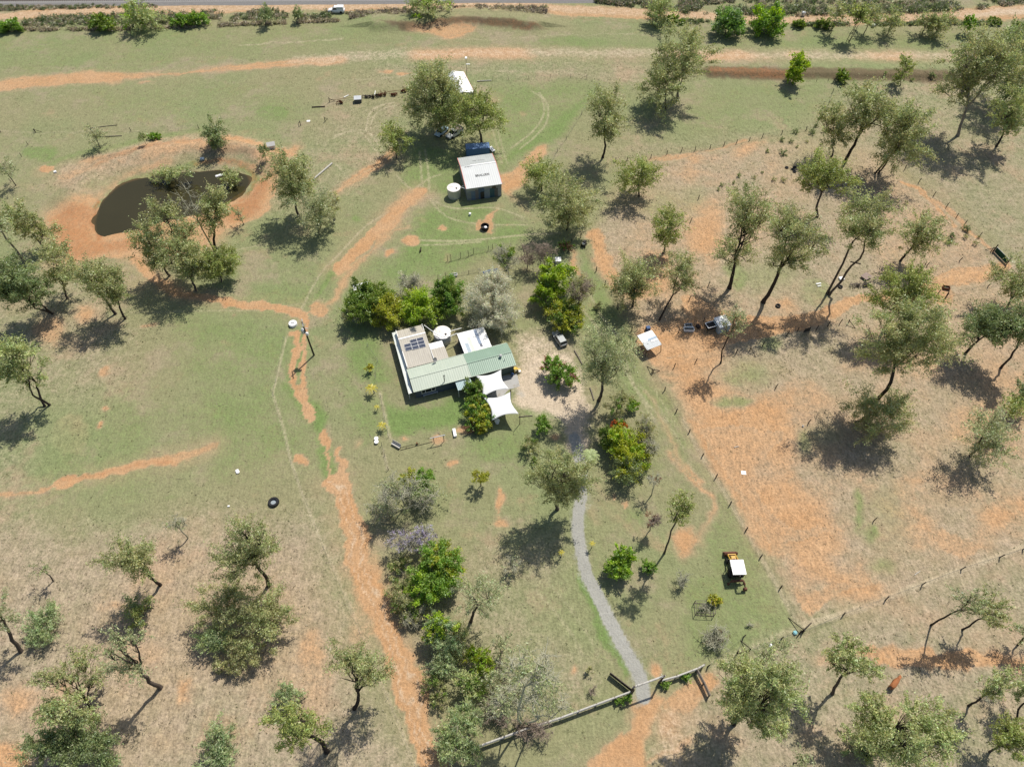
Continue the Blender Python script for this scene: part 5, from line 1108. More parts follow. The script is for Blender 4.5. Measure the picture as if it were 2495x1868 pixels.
sk = Sticks(); n = 420; X = rs.uniform(-100, 110, n); Y = rs.uniform(14, 120, n)
for x, y in zip(X, Y):
    if abs(x) > y * .7 + 60 or (-22 < x < 26 and 50 < y < 100): continue
    z = gz(x, y) + .04; a = rs.rand() * 6.28; l = .4 + 1.1 * rs.rand() ** 2; p = np.array([x, y, z]); q = p + np.array([math.cos(a) * l, math.sin(a) * l, .03]); sk.path(curve(p, q, 3, rs, .08), .028, .012)
tag(link_mesh('fallen_sticks', sk.mesh('fallen_sticks', 4), TWIG['brown']), 'small fallen sticks lying in the dry grass', 'sticks', kind='stuff')

# ------------------------------------------------------------------ buildings
class Frame:
    """local frame of a thing: x along its front, y to its back"""
    def __init__(s, loc, rz): s.o = Vector(loc); s.rz = rz; s.Mi = Matrix.Rotation(-rz, 3, 'Z')
    def l(s, p, z=0.0): return s.Mi @ (G(p, z + s.o.z) - s.o)
def rect_frame(pts, z):
    """frame of a rectangular roof from its four eave corners FL, FR, BR, BL at height z"""
    q = [G(p, z) for p in pts]
    d = (q[1] - q[0]) + (q[2] - q[3]); rz = math.atan2(d.y, d.x)
    c = sum(q, Vector()) / 4; loc = Vector((c.x, c.y, gz(c.x, c.y)))
    f = Frame(loc, rz)
    w = ((q[1] - q[0]).length + (q[2] - q[3]).length) / 2; dp = ((q[2] - q[1]).length + (q[3] - q[0]).length) / 2
    return f, w, dp
def gable(mb_roof, x0, x1, y0, y1, z, ridge_y, ridge_h, t=.06):
    """two roof sheets with real thickness, ridge along x"""
    mb_roof.slab([(x0, y0, z), (x1, y0, z), (x1, ridge_y, z + ridge_h), (x0, ridge_y, z + ridge_h)], t)
    mb_roof.slab([(x0, ridge_y + .004, z + ridge_h), (x1, ridge_y + .004, z + ridge_h), (x1, y1, z), (x0, y1, z)], t)
M_green = sheet_mat('green_roof_sheet', (.215, .305, .235), (.185, .265, .20), pitch=.38, bump=.3, rough=.4)
M_pale = sheet_mat('pale_green_roof_sheet', (.41, .455, .375), (.34, .40, .325), pitch=.45, bump=.25, rough=.45, streak=.6)
M_tan = sheet_mat('weathered_tan_roof', (.43, .40, .34), (.33, .30, .25), pitch=.4, bump=.45, rough=.7, streak=.7)
M_white = sheet_mat('white_roof_sheet', (.80, .80, .78), (.66, .66, .64), pitch=.4, bump=.3, rough=.5)
M_awn = sheet_mat('awning_sheet', (.66, .69, .64), (.52, .56, .50), pitch=.3, axis=1, bump=.3)
M_teal = sheet_mat('teal_porch_roof', (.27, .37, .38), (.22, .31, .33), pitch=.3, bump=.4)
M_wall = mat('dark_blue_cladding', (.075, .095, .125), .7, scale=.8, var=.2)
M_gwall = mat('green_cladding', (.09, .125, .115), .7, scale=.8, var=.2)
M_trim = mat('white_trim', (.78, .78, .76), .5, var=.06)
M_glass = mat('window_glass', (.012, .016, .02), .06, spec=.6, var=.05)
M_dkmetal = mat('dark_metal', (.03, .03, .03), .5, var=.2)
M_zinc = mat('zinc_sheet', (.50, .52, .53), .4, metal=.25, var=.18, scale=1.2, wear=(.38, .36, .34))
M_rust = mat('rusty_iron', (.16, .065, .035), .9, var=.4, scale=4, wear=(.08, .045, .035))
M_wood = mat('weathered_timber', (.16, .135, .11), .9, var=.35, scale=4, bump=.3)
M_darkwood = mat('dark_timber', (.055, .04, .032), .9, var=.35, scale=3, bump=.3)
M_palewood = mat('silvered_timber', (.46, .44, .40), .85, var=.25, scale=3, wear=(.27, .25, .22), bump=.2)
M_white_p = mat('white_paint', (.80, .80, .79), .45, var=.07)
M_black = mat('black_rubber', (.016, .016, .017), .75, var=.3, scale=6)
M_solar = mat('solar_cell', (.055, .065, .095), .12, spec=.6, var=.25, scale=5)
M_alu = mat('aluminium', (.62, .63, .64), .35, metal=.5, var=.08)
M_concrete = mat('grey_concrete', (.36, .355, .34), .9, var=.2, scale=1.2, wear=(.30, .27, .23))
M_blue = mat('blue_tarp', (.03, .075, .19), .6, var=.3, scale=3)
M_sail = mat('white_sail_cloth', (.62, .63, .63), .7, var=.04, scale=.5)
M_mesh = mat('green_shade_mesh', (.012, .06, .035), .8, var=.3, scale=3)
M_yellow = mat('yellow_plastic', (.62, .42, .06), .5, var=.1)
M_cream = mat('cream_tank_plastic', (.62, .60, .53), .55, var=.1, scale=.8, wear=(.52, .50, .45))
M_lid = mat('pale_tank_roof', (.80, .76, .72), .55, var=.08, scale=1, wear=(.70, .66, .62))

EZH = 2.75
hf, HWd, HDp = rect_frame([HZ(455, 1090), HZ(1930, 700), HZ(1815, 385), HZ(360, 765)], EZH)
house = thing('farmhouse', 'long green roofed farmhouse with a tan roofed wing and white patio roof', 'house', hf.o, hf.rz)
hx, hy = HWd / 2, HDp / 2; xs = hf.l(HZ(1230, 690), EZH + .4).x
m = MB(); m.box((( -hx + .35 + xs) / 2, 0, 1.33), (xs + hx - .35, HDp - .7, 2.66)); m.prism([(-hy + .35, 2.66), (hy - .35, 2.66), (0, 3.28)], 0, -hx + .35, -hx + .5)
hwall = m.build('wall', M_wall, house, bevel=.02)
m = MB(); m.box(((xs + hx - .35) / 2, 0, 1.33), (hx - .35 - xs - .004, HDp - .75, 2.66)); m.prism([(-hy + .38, 2.66), (hy - .38, 2.66), (0, 3.28)], 0, hx - .5, hx - .36)
m.build('wall', M_gwall, house, bevel=.02)
m = MB(); gable(m, -hx, xs, -hy, hy, EZH, 0, .62); m.build('pale_roof', M_pale, house)['label'] = 'pale faded green left half of the long roof'
m = MB(); gable(m, xs + .002, hx, -hy - .05, hy + .05, EZH + .035, 0, .63); groof = m.build('green_roof', M_green, house); groof['label'] = 'deeper green right half of the long roof'
m = MB(); m.box(((-hx + xs) / 2, 0, EZH + .645), (xs + hx - .02, .34, .05)); m.build('ridge_cap', M_pale, house)
m = MB(); m.box(((hx + xs) / 2, 0, EZH + .70), (hx - xs - .02, .34, .05)); m.build('ridge_cap', M_green, house)
m = MB(); m.box((0, -hy - .07, EZH - .03), (HWd, .13, .13)); m.box((hx * .28, hy + .09, EZH - .03), (HWd * .70, .13, .13)); m.build('gutter', M_pale, house)
# front window in three panes
wl_ = hf.l(HZ(575, 1085), 1.7).x; wr_ = hf.l(HZ(772, 1040), 1.7).x; yf = -hy + .35
m = MB(); ww = wr_ - wl_
for z in (1.05, 2.05): m.box(((wl_ + wr_) / 2, yf - .03, z), (ww, .1, .08))
for k in (0, .27, .73, 1): m.box((wl_ + ww * k, yf - .033, 1.55), (.08, .104, 1.06))
w_ = m.build('window', M_trim, house); m = MB(); m.box(((wl_ + wr_) / 2, yf - .01, 1.55), (ww - .06, .04, .96)); m.build('pane', M_glass, w_)
m = MB(); m.box((wl_ + ww * .6, yf - .18, .55), (ww * 1.1, .3, .06)); m.box((wl_ + ww * .1, yf - .18, .28), (.06, .28, .5)); m.box((wl_ + ww * 1.1, yf - .18, .28), (.06, .28, .5)); m.build('bench_shelf', M_zinc, house)
# side awning along the left wall
m = MB(); az = 2.15
aw = [hf.l(HZ(148, 242), az), hf.l(HZ(388, 1122), az), hf.l(HZ(445, 1103), az + .12), hf.l(HZ(212, 222), az + .12)]
spl = hf.l(HZ(300, 790), az)
m.slab(aw, .05); m.build('side_awning', M_awn, house)
m = MB()
for k in (.02, .35, .68, .98):
    p = Vector(aw[0]).lerp(Vector(aw[1]), k); m.tube([(p.x + .08, p.y, -.05), (p.x + .08, p.y, az - .05)], .045, 6)
m.build('awning_post', M_trim, house)
# tan wing behind the left end
ta = [hf.l(HZ(*p), 2.75) for p in [(362, 752), (742, 652), (606, 122), (206, 216)]]
tx0 = (ta[0].x + ta[3].x) / 2; tx1 = (ta[1].x + ta[2].x) / 2; ty1 = (ta[2].y + ta[3].y) / 2; ty0 = hy - .25
rdy = hf.l(HZ(440, 285), 3.4).y
m = MB(); m.box(((tx0 + tx1) / 2, (ty0 + ty1) / 2, 1.3), (tx1 - tx0 - .5, ty1 - ty0 - .5, 2.6)); m.build('wing_wall', M_wall, house, bevel=.02)
m = MB(); m.slab([(tx0, ty0 + .28, 2.87), (tx1, ty0 + .28, 2.87), (tx1, rdy, 3.42), (tx0, rdy, 3.42)], .06); m.slab([(tx0, rdy + .004, 3.42), (tx1, rdy + .004, 3.42), (tx1, ty1, 2.8), (tx0, ty1, 2.8)], .06)
wroof = m.build('wing_roof', M_tan, house); wroof['label'] = 'weathered tan roof of the back wing'
m = MB(); m.box(((tx0 + tx1) / 2, rdy, 3.44), (tx1 - tx0, .3, .05)); m.box((tx1 - .05, (ty0 + ty1) / 2 + .2, 3.16), (.1, ty1 - ty0 - .6, .1)); m.box((tx0 + .06, (ty0 + ty1) / 2 + .2, 3.14), (.12, ty1 - ty0 - .6, .1)); m.build('flashing', M_trim, house)
m = MB(); m.box(((tx0 + aw[3].x) / 2 - .1, (ty0 + ty1) / 2, 2.2), (.06, ty1 - ty0 - .6, .9)); m.build('side_panel', M_trim, house)
# solar array: two on the left, six on the right
slope = (3.42 - 2.87) / (rdy - ty0 - .28)
def roofz(y): return 2.87 + (y - ty0 - .28) * slope
ang = math.atan(slope)
c0 = hf.l(HZ(310, 385), 3.25); c1 = hf.l(HZ(640, 440), 3.2); c2 = hf.l(HZ(615, 300), 3.3)
pw_ = (c1.x - c0.x) / 3; ph_ = (c2.y - c1.y) / 3; ybot = c1.y
for col, rows in ((0, (0, 1)), (1, (0, 1, 2)), (2, (0, 1, 2))):
    for r_ in rows:
        px = c0.x + pw_ * (col + .5); py = ybot + ph_ * (r_ + .5) + (.12 if col == 0 else 0)
        m = MB(); m.box((px, py, roofz(py) + .10), (pw_ - .015, ph_ - .015, .04), rx=ang); fr = m.build('solar_panel', M_trim, house)
        m = MB(); m.box((px, py, roofz(py) + .108), (pw_ - .08, ph_ - .08, .04), rx=ang); m.build('cell', M_solar, fr)
# low link roof: white strip and tan strip
lk = [hf.l(HZ(*p), 2.5) for p in [(745, 648), (962, 592), (905, 432), (702, 482), (883, 345), (690, 385)]]
lx0, lx1 = tx1 + .02, (lk[1].x + lk[2].x) / 2; ly = lk[2].y; lyt = lk[4].y
m = MB(); m.box(((lx0 + lx1) / 2, (hy - .2 + lyt) / 2, 1.15), (lx1 - lx0 - .4, lyt - hy - .1, 2.3)); m.build('link_wall', M_wall, house)
m = MB(); m.slab([(lx0, hy - .1, 2.62), (lx1, hy - .1, 2.62), (lx1, ly, 2.52), (lx0, ly, 2.52)], .05); m.build('link_roof', M_tan, house)
m = MB(); m.slab([(lx0, ly + .004, 2.52), (lx1 - .1, ly + .004, 2.52), (lx1 - .1, lyt, 2.46), (lx0, lyt, 2.46)], .05); m.build('link_roof', M_white, house)['label'] = 'white sheet over the link between wing and tank'
# white patio roof
pa = [hf.l(HZ(*p), 2.6) for p in [(1190, 545), (1585, 440), (1470, 150), (1085, 245)]]
px0, px1 = (pa[0].x + pa[3].x) / 2, (pa[1].x + pa[2].x) / 2; py1 = (pa[2].y + pa[3].y) / 2
m = MB(); m.slab([(px0, hy - .2, 2.72), (px1, hy - .2, 2.72), (px1, py1, 2.5), (px0, py1, 2.5)], .05); m.build('patio_roof', M_white, house)['label'] = 'white patio roof behind the house'
def pz_(y): return 2.72 + (y - hy + .2) * (2.5 - 2.72) / (py1 - hy + .2)
for (fx, wd, ya, yb, mm, nm) in ((.13, .13, .06, .48, mat('grey_blue_sheet', (.36, .42, .47), .5), 'translucent_sheet'), (.28, .12, .05, .72, mat('pale_green_sheet', (.55, .64, .52), .5), 'translucent_sheet'), (.60, .11, .30, .98, mat('smoke_blue_sheet', (.22, .27, .36), .4), 'translucent_sheet'), (.62, .09, .16, .30, mat('dark_grey_sheet', (.12, .13, .16), .4), 'skylight')):
    y0_, y1_ = hy - .2 + (py1 - hy + .2) * ya, hy - .2 + (py1 - hy + .2) * yb; xa = px0 + (px1 - px0) * fx
    m = MB(); m.slab([(xa, y0_, pz_(y0_) + .012), (xa + (px1 - px0) * wd, y0_, pz_(y0_) + .012), (xa + (px1 - px0) * wd, y1_, pz_(y1_) + .012), (xa, y1_, pz_(y1_) + .012)], .01); m.build(nm, mm, house)
m = MB(); m.box((px0 + .15, (hy + py1) / 2, 1.2), (.12, py1 - hy - .3, 2.4)); m.build('patio_wall', M_wall, house)
m = MB()
for x in (px0 + .5, px1 - .15): m.tube([(x, py1 - .15, -.05), (x, py1 - .15, 2.45)], .05, 6)
m.build('patio_post', M_trim, house)
# small teal porch roof at the front
pc = [hf.l(HZ(*p), 2.35) for p in [(1100, 1070), (1255, 1030), (1290, 885), (1055, 942)]]
qx0, qx1, qy = (pc[0].x + pc[3].x) / 2, (pc[2].x + pc[1].x) / 2 + .3, (pc[0].y + pc[1].y) / 2
m = MB(); m.slab([(qx0, qy, 2.3), (qx1, qy, 2.3), (qx1, -hy + .1, 2.5), (qx0, -hy + .1, 2.5)], .05); m.build('porch_roof', M_teal, house)
m = MB()
for x in (qx0 + .1, qx1 - .1): m.tube([(x, qy + .1, -.05), (x, qy + .1, 2.28)], .05, 6)
m.build('porch_post', M_trim, house)
m = MB(); m.box(((qx0 + qx1) / 2, yf - .03, 1.0), (.95, .08, 2.0)); m.build('front_door', M_darkwood, house)
# flue, vents, dish
f0 = hf.l(HZ(905, 930), 3.1); f0.z = 3.0; m = MB(); m.tube([f0, f0 + Vector((0, 0, 1.2)), f0 + Vector((0, .05, 1.32)), f0 + Vector((.05, .1, 1.5))], .085, 8); m.lathe([(.13, 0), (.16, .08), (.02, .2)], 10, f0 + Vector((.05, .1, 1.5))); m.build('flue', M_dkmetal, house)
f1 = hf.l(HZ(1715, 582), 3.45); m = MB(); m.lathe([(.16, 0), (.2, .25), (.3, .3), (.3, .42), (.12, .55)], 14, (f1.x, f1.y, 3.42)); m.build('roof_vent', M_zinc, house)
f2 = hf.l(HZ(1772, 626), 3.3); m = MB(); m.tube([(f2.x, f2.y, 3.1), (f2.x, f2.y, 3.7)], .06, 8); m.build('vent_pipe', M_zinc, house)
f3 = hf.l(HZ(762, 640), 3.2); m = MB(); m.tube([(f3.x, f3.y, 2.7), (f3.x, f3.y, 3.45)], .03, 6)
Mq = Matrix.Rotation(.6, 3, 'Z') @ Matrix.Rotation(1.0, 3, 'X')
m.lathe([(.02, 0), (.25, .05), (.45, .16), (.46, .17), (.25, .07), (.02, .03)], 18, (f3.x, f3.y - .05, 3.5), Mq); m.build('satellite_dish', mat('dish_grey', (.20, .20, .20), .6), house)
# house water tank and pipes
tp = G(HZ(870, 236), 2.35); tk = thing('water_tank', 'round pale water tank behind the house with pipes to the roofs', 'tank', (tp.x, tp.y, gz(tp.x, tp.y)))
def tank(root, r, h, wall_m, lid_m, ribs=16):
    m = MB(); prof = [(r, 0)]
    for i in range(8): z = h * (i + .5) / 8; prof += [(r, z - .06), (r + .025, z), (r, z + .06)]
    prof += [(r, h)]; m.lathe(prof, 40); m.build('tank_wall', wall_m, root, smooth=True)
    m = MB(); m.lathe([(r + .05, h - .02), (r + .06, h + .05), (r * .55, h + .24), (.3, h + .34), (.3, h + .38), (.02, h + .40)], 40); m.build('tank_lid', lid_m, root)
    m = MB()
    for i in range(ribs):
        a = 2 * math.pi * i / ribs; m.tube([((r + .02) * math.cos(a), (r + .02) * math.sin(a), h + .07), (r * .55 * math.cos(a), r * .55 * math.sin(a), h + .25), (.3 * math.cos(a), .3 * math.sin(a), h + .35)], .035, 4)
    m.build('lid_rib', lid_m, root)
    m = MB(); m.lathe([(.22, 0), (.22, .08), (.03, .1)], 14, (r * .45, -r * .35, h + .24)); m.build('hatch', M_dkmetal, root)
tank(tk, 1.72, 2.3, M_cream, M_lid)
def pipe_thing(label, pts):
    q = [G(p, z) for p, z in pts]; o = q[0]; m = MB(); m.tube([v - o for v in q], .07, 8)
    tag(m.build('downpipe', M_trim, None, o), label, 'pipe', 'white pipes from the roofs to the house tank')
pipe_thing('white pipe from the tan wing across to the tank lid', [(HZ(612, 130), 2.95), (HZ(760, 240), 2.9), (HZ(865, 300), 2.85)])
pipe_thing('white pipe from the patio roof corner to the front of the tank', [(HZ(865, 302), 2.8), (HZ(985, 290), 2.78), (HZ(1090, 248), 2.62)])
pipe_thing('white pipe from the back of the patio roof to the tank rim', [(HZ(985, 218), 2.75), (HZ(1150, 172), 2.6)])
# shade sails
def sail(label, corners, zs, posts):
    q = [G(HZ(*c), z) for c, z in zip(corners, zs)]; o = sum(q, Vector()) / 4; o = Vector((o.x, o.y, 0)); n = 14; vs = []; fs = []
    root = thing('shade_sail', label, 'shade sail', o, 0, 'white shade sails over the courtyard')
    for i in range(n + 1):
        for j in range(n + 1):
            u, v = i / n, j / n
            p = q[0] * (1 - u) * (1 - v) + q[1] * u * (1 - v) + q[2] * u * v + q[3] * (1 - u) * v
            c = (q[0] + q[1] + q[2] + q[3]) / 4
            ku = 4 * u * (1 - u); kv = 4 * v * (1 - v)
            pu = ku * .22 * (abs(2 * v - 1) ** 2); pv = kv * .22 * (abs(2 * u - 1) ** 2)
            p = p.lerp(Vector((c.x, c.y, p.z)), min(.5, pu + pv)); vs.append(p - o)
    for i in range(n):
        for j in range(n): a = i * (n + 1) + j; fs.append((a, a + n + 1, a + n + 2, a + 1))
    mb = MB(); mb.add(vs, fs); ob = mb.build('cloth', M_sail, root, smooth=True); md = ob.modifiers.new('thick', 'SOLIDIFY'); md.thickness = .02
    for k in posts:
        d = (q[k] - o); d = d + Vector((d.x, d.y, 0)).normalized() * .25; mb = MB(); mb.tube([(d.x, d.y, 0), (d.x, d.y, d.z + .15)], [.07, .055], 8); mb.build('post', M_darkwood, root)
sail('upper white shade sail touching the front of the green roof', [(1362, 860), (1722, 770), (1835, 1046), (1452, 1165)], [3.0, 2.8, 3.3, 2.6], (2, 3))
sail('lower white shade sail over the shrubs in front of the house', [(1475, 1178), (1852, 1090), (1975, 1406), (1588, 1502)], [3.2, 2.7, 3.3, 2.6], (1, 2, 3))
pv = [G(p) for p in (HZ(1480, 930), HZ(1760, 860), HZ(1950, 830), HZ(1990, 1010), HZ(1830, 1060), HZ(1700, 1200), HZ(1540, 1230))]
m = MB(); m.slab([(p.x, p.y, .03) for p in pv], .1); tag(m.build('concrete_paving', M_concrete), 'grey concrete paving under the shade sails', 'paving', kind='structure')

# ------------------------------------------------------------------ the grey shed with lettering
sz_ = 3.7
sf, SW, SD = rect_frame([SZ(455, 1470), SZ(862, 1405), SZ(760, 1060), SZ(350, 1110)], sz_)
shed = thing('farm_shed', 'big pale roofed shed with painted lettering and a dark patched front', 'shed', sf.o, sf.rz)
sx, sy = SW / 2, SD / 2; ry_ = sf.l(SZ(600, 1185), sz_ + .9).y
m = MB(); m.box((0, .02, sz_ / 2 - .02), (SW - .3, SD - .3, sz_ - .04)); m.prism([(-sy + .15, sz_ - .04), (sy - .13, sz_ - .04), (ry_, sz_ + .82)], 0, -sx + .15, -sx + .3); m.prism([(-sy + .15, sz_ - .04), (sy - .13, sz_ - .04), (ry_, sz_ + .82)], 0, sx - .3, sx - .15)
m.build('wall', sheet_mat('shed_wall_sheet', (.30, .32, .32), (.20, .20, .19), pitch=.3, streak=.8, bump=.5), shed)
m = MB(); m.slab([(-sx, -sy, sz_), (sx, -sy, sz_), (sx, ry_, sz_ + .9), (-sx, ry_, sz_ + .9)], .06); sroof = m.build('roof', sheet_mat('shed_roof_sheet', (.53, .545, .54), (.46, .485, .48), pitch=.5, bump=.3, streak=.7), shed)
m = MB(); m.slab([(-sx, ry_ + .004, sz_ + .9), (sx, ry_ + .004, sz_ + .9), (sx, sy, sz_), (-sx, sy, sz_)], .06); m.build('roof', sheet_mat('shed_old_sheet', (.40, .42, .415), (.33, .35, .34), pitch=.5, bump=.3, streak=.8), shed)['label'] = 'greyer older back slope of the shed roof'
m = MB(); m.box((SW * .13, ry_ + .0, sz_ + .93), (SW * .72, .34, .05)); m.build('ridge_cap', M_trim, shed)
M_pink = mat('red_barge_board', (.55, .20, .17), .6, var=.2)
for s_ in (-1, 1):
    m = MB()
    m.slab([(s_ * sx - .06, -sy, sz_ + .03), (s_ * sx + .06, -sy, sz_ + .03), (s_ * sx + .06, ry_, sz_ + .93), (s_ * sx - .06, ry_, sz_ + .93)], .14); m.slab([(s_ * sx - .06, ry_ + .004, sz_ + .93), (s_ * sx + .06, ry_ + .004, sz_ + .93), (s_ * sx + .06, sy, sz_ + .03), (s_ * sx - .06, sy, sz_ + .03)], .14)
    m.build('barge_board', M_pink, shed)
m = MB(); m.box((0, -sy - .06, sz_ - .04), (SW, .12, .12)); m.build('gutter', M_zinc, shed)
rsd = random.Random(4)
cols = [(.20, .22, .22), (.12, .17, .24), (.15, .14, .15), (.08, .12, .18), (.20, .24, .28), (.045, .10, .12), (.11, .11, .11), (.26, .28, .29)]
xx = -sx + .25; i = 0
while xx < sx - .7:
    wdt = rsd.uniform(.7, 1.5); wdt = min(wdt, sx - .2 - xx); hh = rsd.uniform(2.4, 3.3)
    m = MB(); m.box((xx + wdt / 2, -sy + .12, hh / 2 + .02), (wdt - .03, .06, hh)); m.build('front_panel', mat('shed_panel_%d' % i, cols[i % len(cols)], .7, var=.3, scale=1.4), shed); xx += wdt; i += 1
m = MB(); m.box((sx * .55, -sy + .07, 2.9), (.9, .06, .55)); m.build('window', M_glass, shed)
m = MB(); m.box((-sx * .12, -sy + .07, 1.05), (.9, .06, 2.05)); m.build('door', M_dkmetal, shed)
# lettering painted on the roof
fs_ = math.atan2(.9, ry_ + sy); bs_ = math.atan2(.9, sy - ry_)
def lettering(txt, x, y, size, rx, rz, stretch=1.0):
    cu = bpy.data.curves.new('lettering', 'FONT'); cu.body = txt; cu.size = size; cu.align_x = 'CENTER'; cu.align_y = 'CENTER'; cu.extrude = .003; cu.offset = .03; cu.space_character = 1.12
    tmp = bpy.data.objects.new('tmp', cu); C.objects.link(tmp)
    dg = bpy.context.evaluated_depsgraph_get(); me = bpy.data.meshes.new_from_object(tmp.evaluated_get(dg)); bpy.data.objects.remove(tmp)
    o = link_mesh('lettering', me, mat('black_lettering', (.03, .03, .03), .8), shed); o.location = (x, y[0], y[1]); o.rotation_euler = (rx, 0, rz); o.scale = (stretch, 1, 1)
tl = sf.l(SZ(640, 1310), sz_ + .45); lettering('BRALUEN', tl.x, (tl.y, sz_ + .9 * (tl.y + sy) / (ry_ + sy) + .012), 1.0, fs_, 0, .72)
# worn, unreadable row of painted strokes on the back slope
tb = sf.l(SZ(600, 1135), sz_ + .6); m = MB()
for k in range(22):
    if k in (6, 7, 9): continue
    dx = (k - 11) * .13; yy = tb.y + rsd.uniform(-.12, .12); zz = sz_ + .9 * (sy - yy) / (sy - ry_) + .012
    m.box((tb.x + dx, yy, zz), (rsd.uniform(.04, .12), rsd.uniform(.15, .35), .01), rx=-bs_)
m.build('worn_marks', mat('faded_lettering', (.16, .16, .16), .8), shed)
m = MB(); a0 = sf.l(SZ(430, 1222), sz_ + .85)
for k in range(7): m.box((a0.x + .3 * k, ry_ - .35, sz_ + .9 - .35 * .9 / (ry_ + sy) + .03), (rsd.uniform(.1, .22), rsd.uniform(.06, .2), .04), rz=rsd.uniform(0, 1))
m.build('roof_clutter', M_dkmetal, shed)
tp = G(SZ(310, 1452), 2.5); t2 = thing('water_tank', 'cream water tank with a pale ribbed lid at the left front of the shed', 'tank', (tp.x, tp.y, gz(tp.x, tp.y))); tank(t2, 1.55, 2.45, mat('cream_green_tank', (.50, .50, .40), .55, var=.12), M_lid, 14)
m = MB(); q = [G(SZ(388, 1448), 2.8), G(SZ(455, 1470), 3.5)]; m.tube([Vector((0, 0, 0)), q[1] - q[0]], .06, 8); tag(m.build('downpipe', M_trim, None, q[0]), 'white pipe sloping from the shed corner to its cream tank', 'pipe')
m = MB(); q = [G(SZ(385, 1445), 2.75), G(SZ(445, 1430), 3.4)]; m.tube([Vector((0, 0, 0)), q[1] - q[0]], .05, 8); tag(m.build('downpipe', M_zinc, None, q[0]), 'grey pipe above the white one between shed and cream tank', 'pipe')
# blue container
cf, CW, CD = rect_frame([SZ(457, 1002), SZ(716, 990), SZ(706, 938), SZ(455, 958)], 2.6)
cont = thing('shipping_container', 'blue shipping container behind the big shed, dappled by tree shade', 'container', cf.o, cf.rz)
CW = 6.06; CD = 2.44
m = MB(); m.box((0, 0, 1.32), (CW - .1, CD - .1, 2.4)); m.build('body', sheet_mat('container_blue_side', (.09, .19, .34), (.06, .13, .23), pitch=.28, bump=1.0, rough=.5), cont)
m = MB(); m.box((0, 0, 2.56), (CW - .16, CD - .16, .05)); m.build('roof', sheet_mat('container_roof', (.13, .24, .46), (.28, .36, .50), pitch=.3, bump=.8, streak=.7), cont)
m = MB()
for a in (-1, 1):
    for b in (-1, 1): m.box((a * (CW / 2 - .08), b * (CD / 2 - .08), 1.29), (.16, .16, 2.58))
    m.box((0, a * (CD / 2 - .06), 2.53), (CW - .3, .12, .1)); m.box((0, a * (CD / 2 - .06), .1), (CW - .3, .12, .16))
m.build('corner_frame', mat('container_frame', (.06, .12, .21), .5), cont)
for s_ in (-1, 1):
    m = MB(); m.box((CW / 2 - .02, s_ * CD * .23, 1.3), (.06, CD * .44, 2.3)); d_ = m.build('door', mat('container_door', (.07, .13, .22), .5), cont)
    m = MB(); m.tube([(CW / 2 + .03, s_ * CD * .12, .2), (CW / 2 + .03, s_ * CD * .12, 2.4)], .025, 6); m.build('lock_rod', M_zinc, d_)
# far white shed
ff, FW, FD = rect_frame([SZ(405, 388), SZ(516, 345), SZ(452, 118), SZ(320, 120)], 2.9)
wsx = [ff.l(SZ(*p), 3.0) for p in [(232, 142), (322, 395)]]
far = thing('far_shed', 'white roofed shed half hidden behind the two big trees', 'shed', ff.o, ff.rz)
fx0 = -FW / 2; fy0, fy1 = -FD / 2, FD / 2; fxl = (wsx[0].x + wsx[1].x) / 2
m = MB(); m.box(((fxl + FW / 2) / 2, 0, 1.3), (FW / 2 - fxl - .3, FD - .3, 2.6)); m.build('wall', sheet_mat('far_shed_wall', (.42, .43, .42), pitch=.3), far)
m = MB(); m.slab([(fx0, fy0, 3.5), (FW / 2, fy0, 2.7), (FW / 2, fy1, 2.7), (fx0, fy1, 3.5)], .06); m.build('roof', M_white, far)
m = MB(); m.slab([(fxl, fy0, 2.6), (fx0 - .004, fy0, 3.5), (fx0 - .004, fy1, 3.5), (fxl, fy1, 2.6)], .06); m.build('roof', sheet_mat('far_shed_grey', (.55, .57, .57), pitch=.4), far)['label'] = 'greyer left slope of the far shed roof'
m = MB(); m.box((fx0 + .15, 0, 3.53), (.5, FD, .05)); m.build('ridge_cap', M_trim, far)
m = MB(); m.box((FW / 2 + .02, 0, 2.66), (.08, FD, .1)); m.build('fascia', M_pink, far)
q = GT(SZ(462, 160)); lp = thing('floodlight_pole', 'thin pole with a white lamp head at the back of the far shed', 'pole', q)
m = MB(); m.tube([(0, 0, 0), (0, 0, 5)], .06, 6); m.build('pole', M_dkmetal, lp); m = MB(); m.box((.0, .1, 5.1), (.55, .9, .22)); m.box((.5, -.5, 3.6), (1.1, .25, .12)); m.build('lamp_head', M_white_p, lp)

# ------------------------------------------------------------------ small shelters in the right yard
kz = [KZ(235, 540), KZ(380, 785), KZ(620, 690), KZ(490, 450)]
q = [G(p, 2.4) for p in kz]; o = sum(q, Vector()) / 4; o.z = 0; rz_ = math.atan2(q[2].y - q[1].y, q[2].x - q[1].x); kf = Frame(o, rz_); L_ = [kf.l(p, 2.4) for p in kz]
ax0, ax1, ay0, ay1 = (L_[0].x + L_[1].x) / 2, (L_[2].x + L_[3].x) / 2, (L_[1].y + L_[2].y) / 2, (L_[0].y + L_[3].y) / 2
sh = thing('open_shelter', 'open shelter with a patched white and grey iron roof beside the wire fence', 'shelter', o, rz_)
m = MB(); m.slab([(ax0, ay0, 2.35), (ax1, ay0, 2.35), (ax1, (ay0 + ay1) / 2 - .1, 2.5), (ax0, (ay0 + ay1) / 2 - .1, 2.5)], .04); m.build('roof', sheet_mat('shelter_grey', (.42, .45, .47), (.33, .35, .37), pitch=.3), sh)
m = MB(); m.slab([(ax0, (ay0 + ay1) / 2 - .096, 2.54), (ax1, (ay0 + ay1) / 2 - .096, 2.54), (ax1, ay1, 2.66), (ax0, ay1, 2.66)], .04); m.build('roof', M_white, sh)['label'] = 'white upper half of the patched roof'
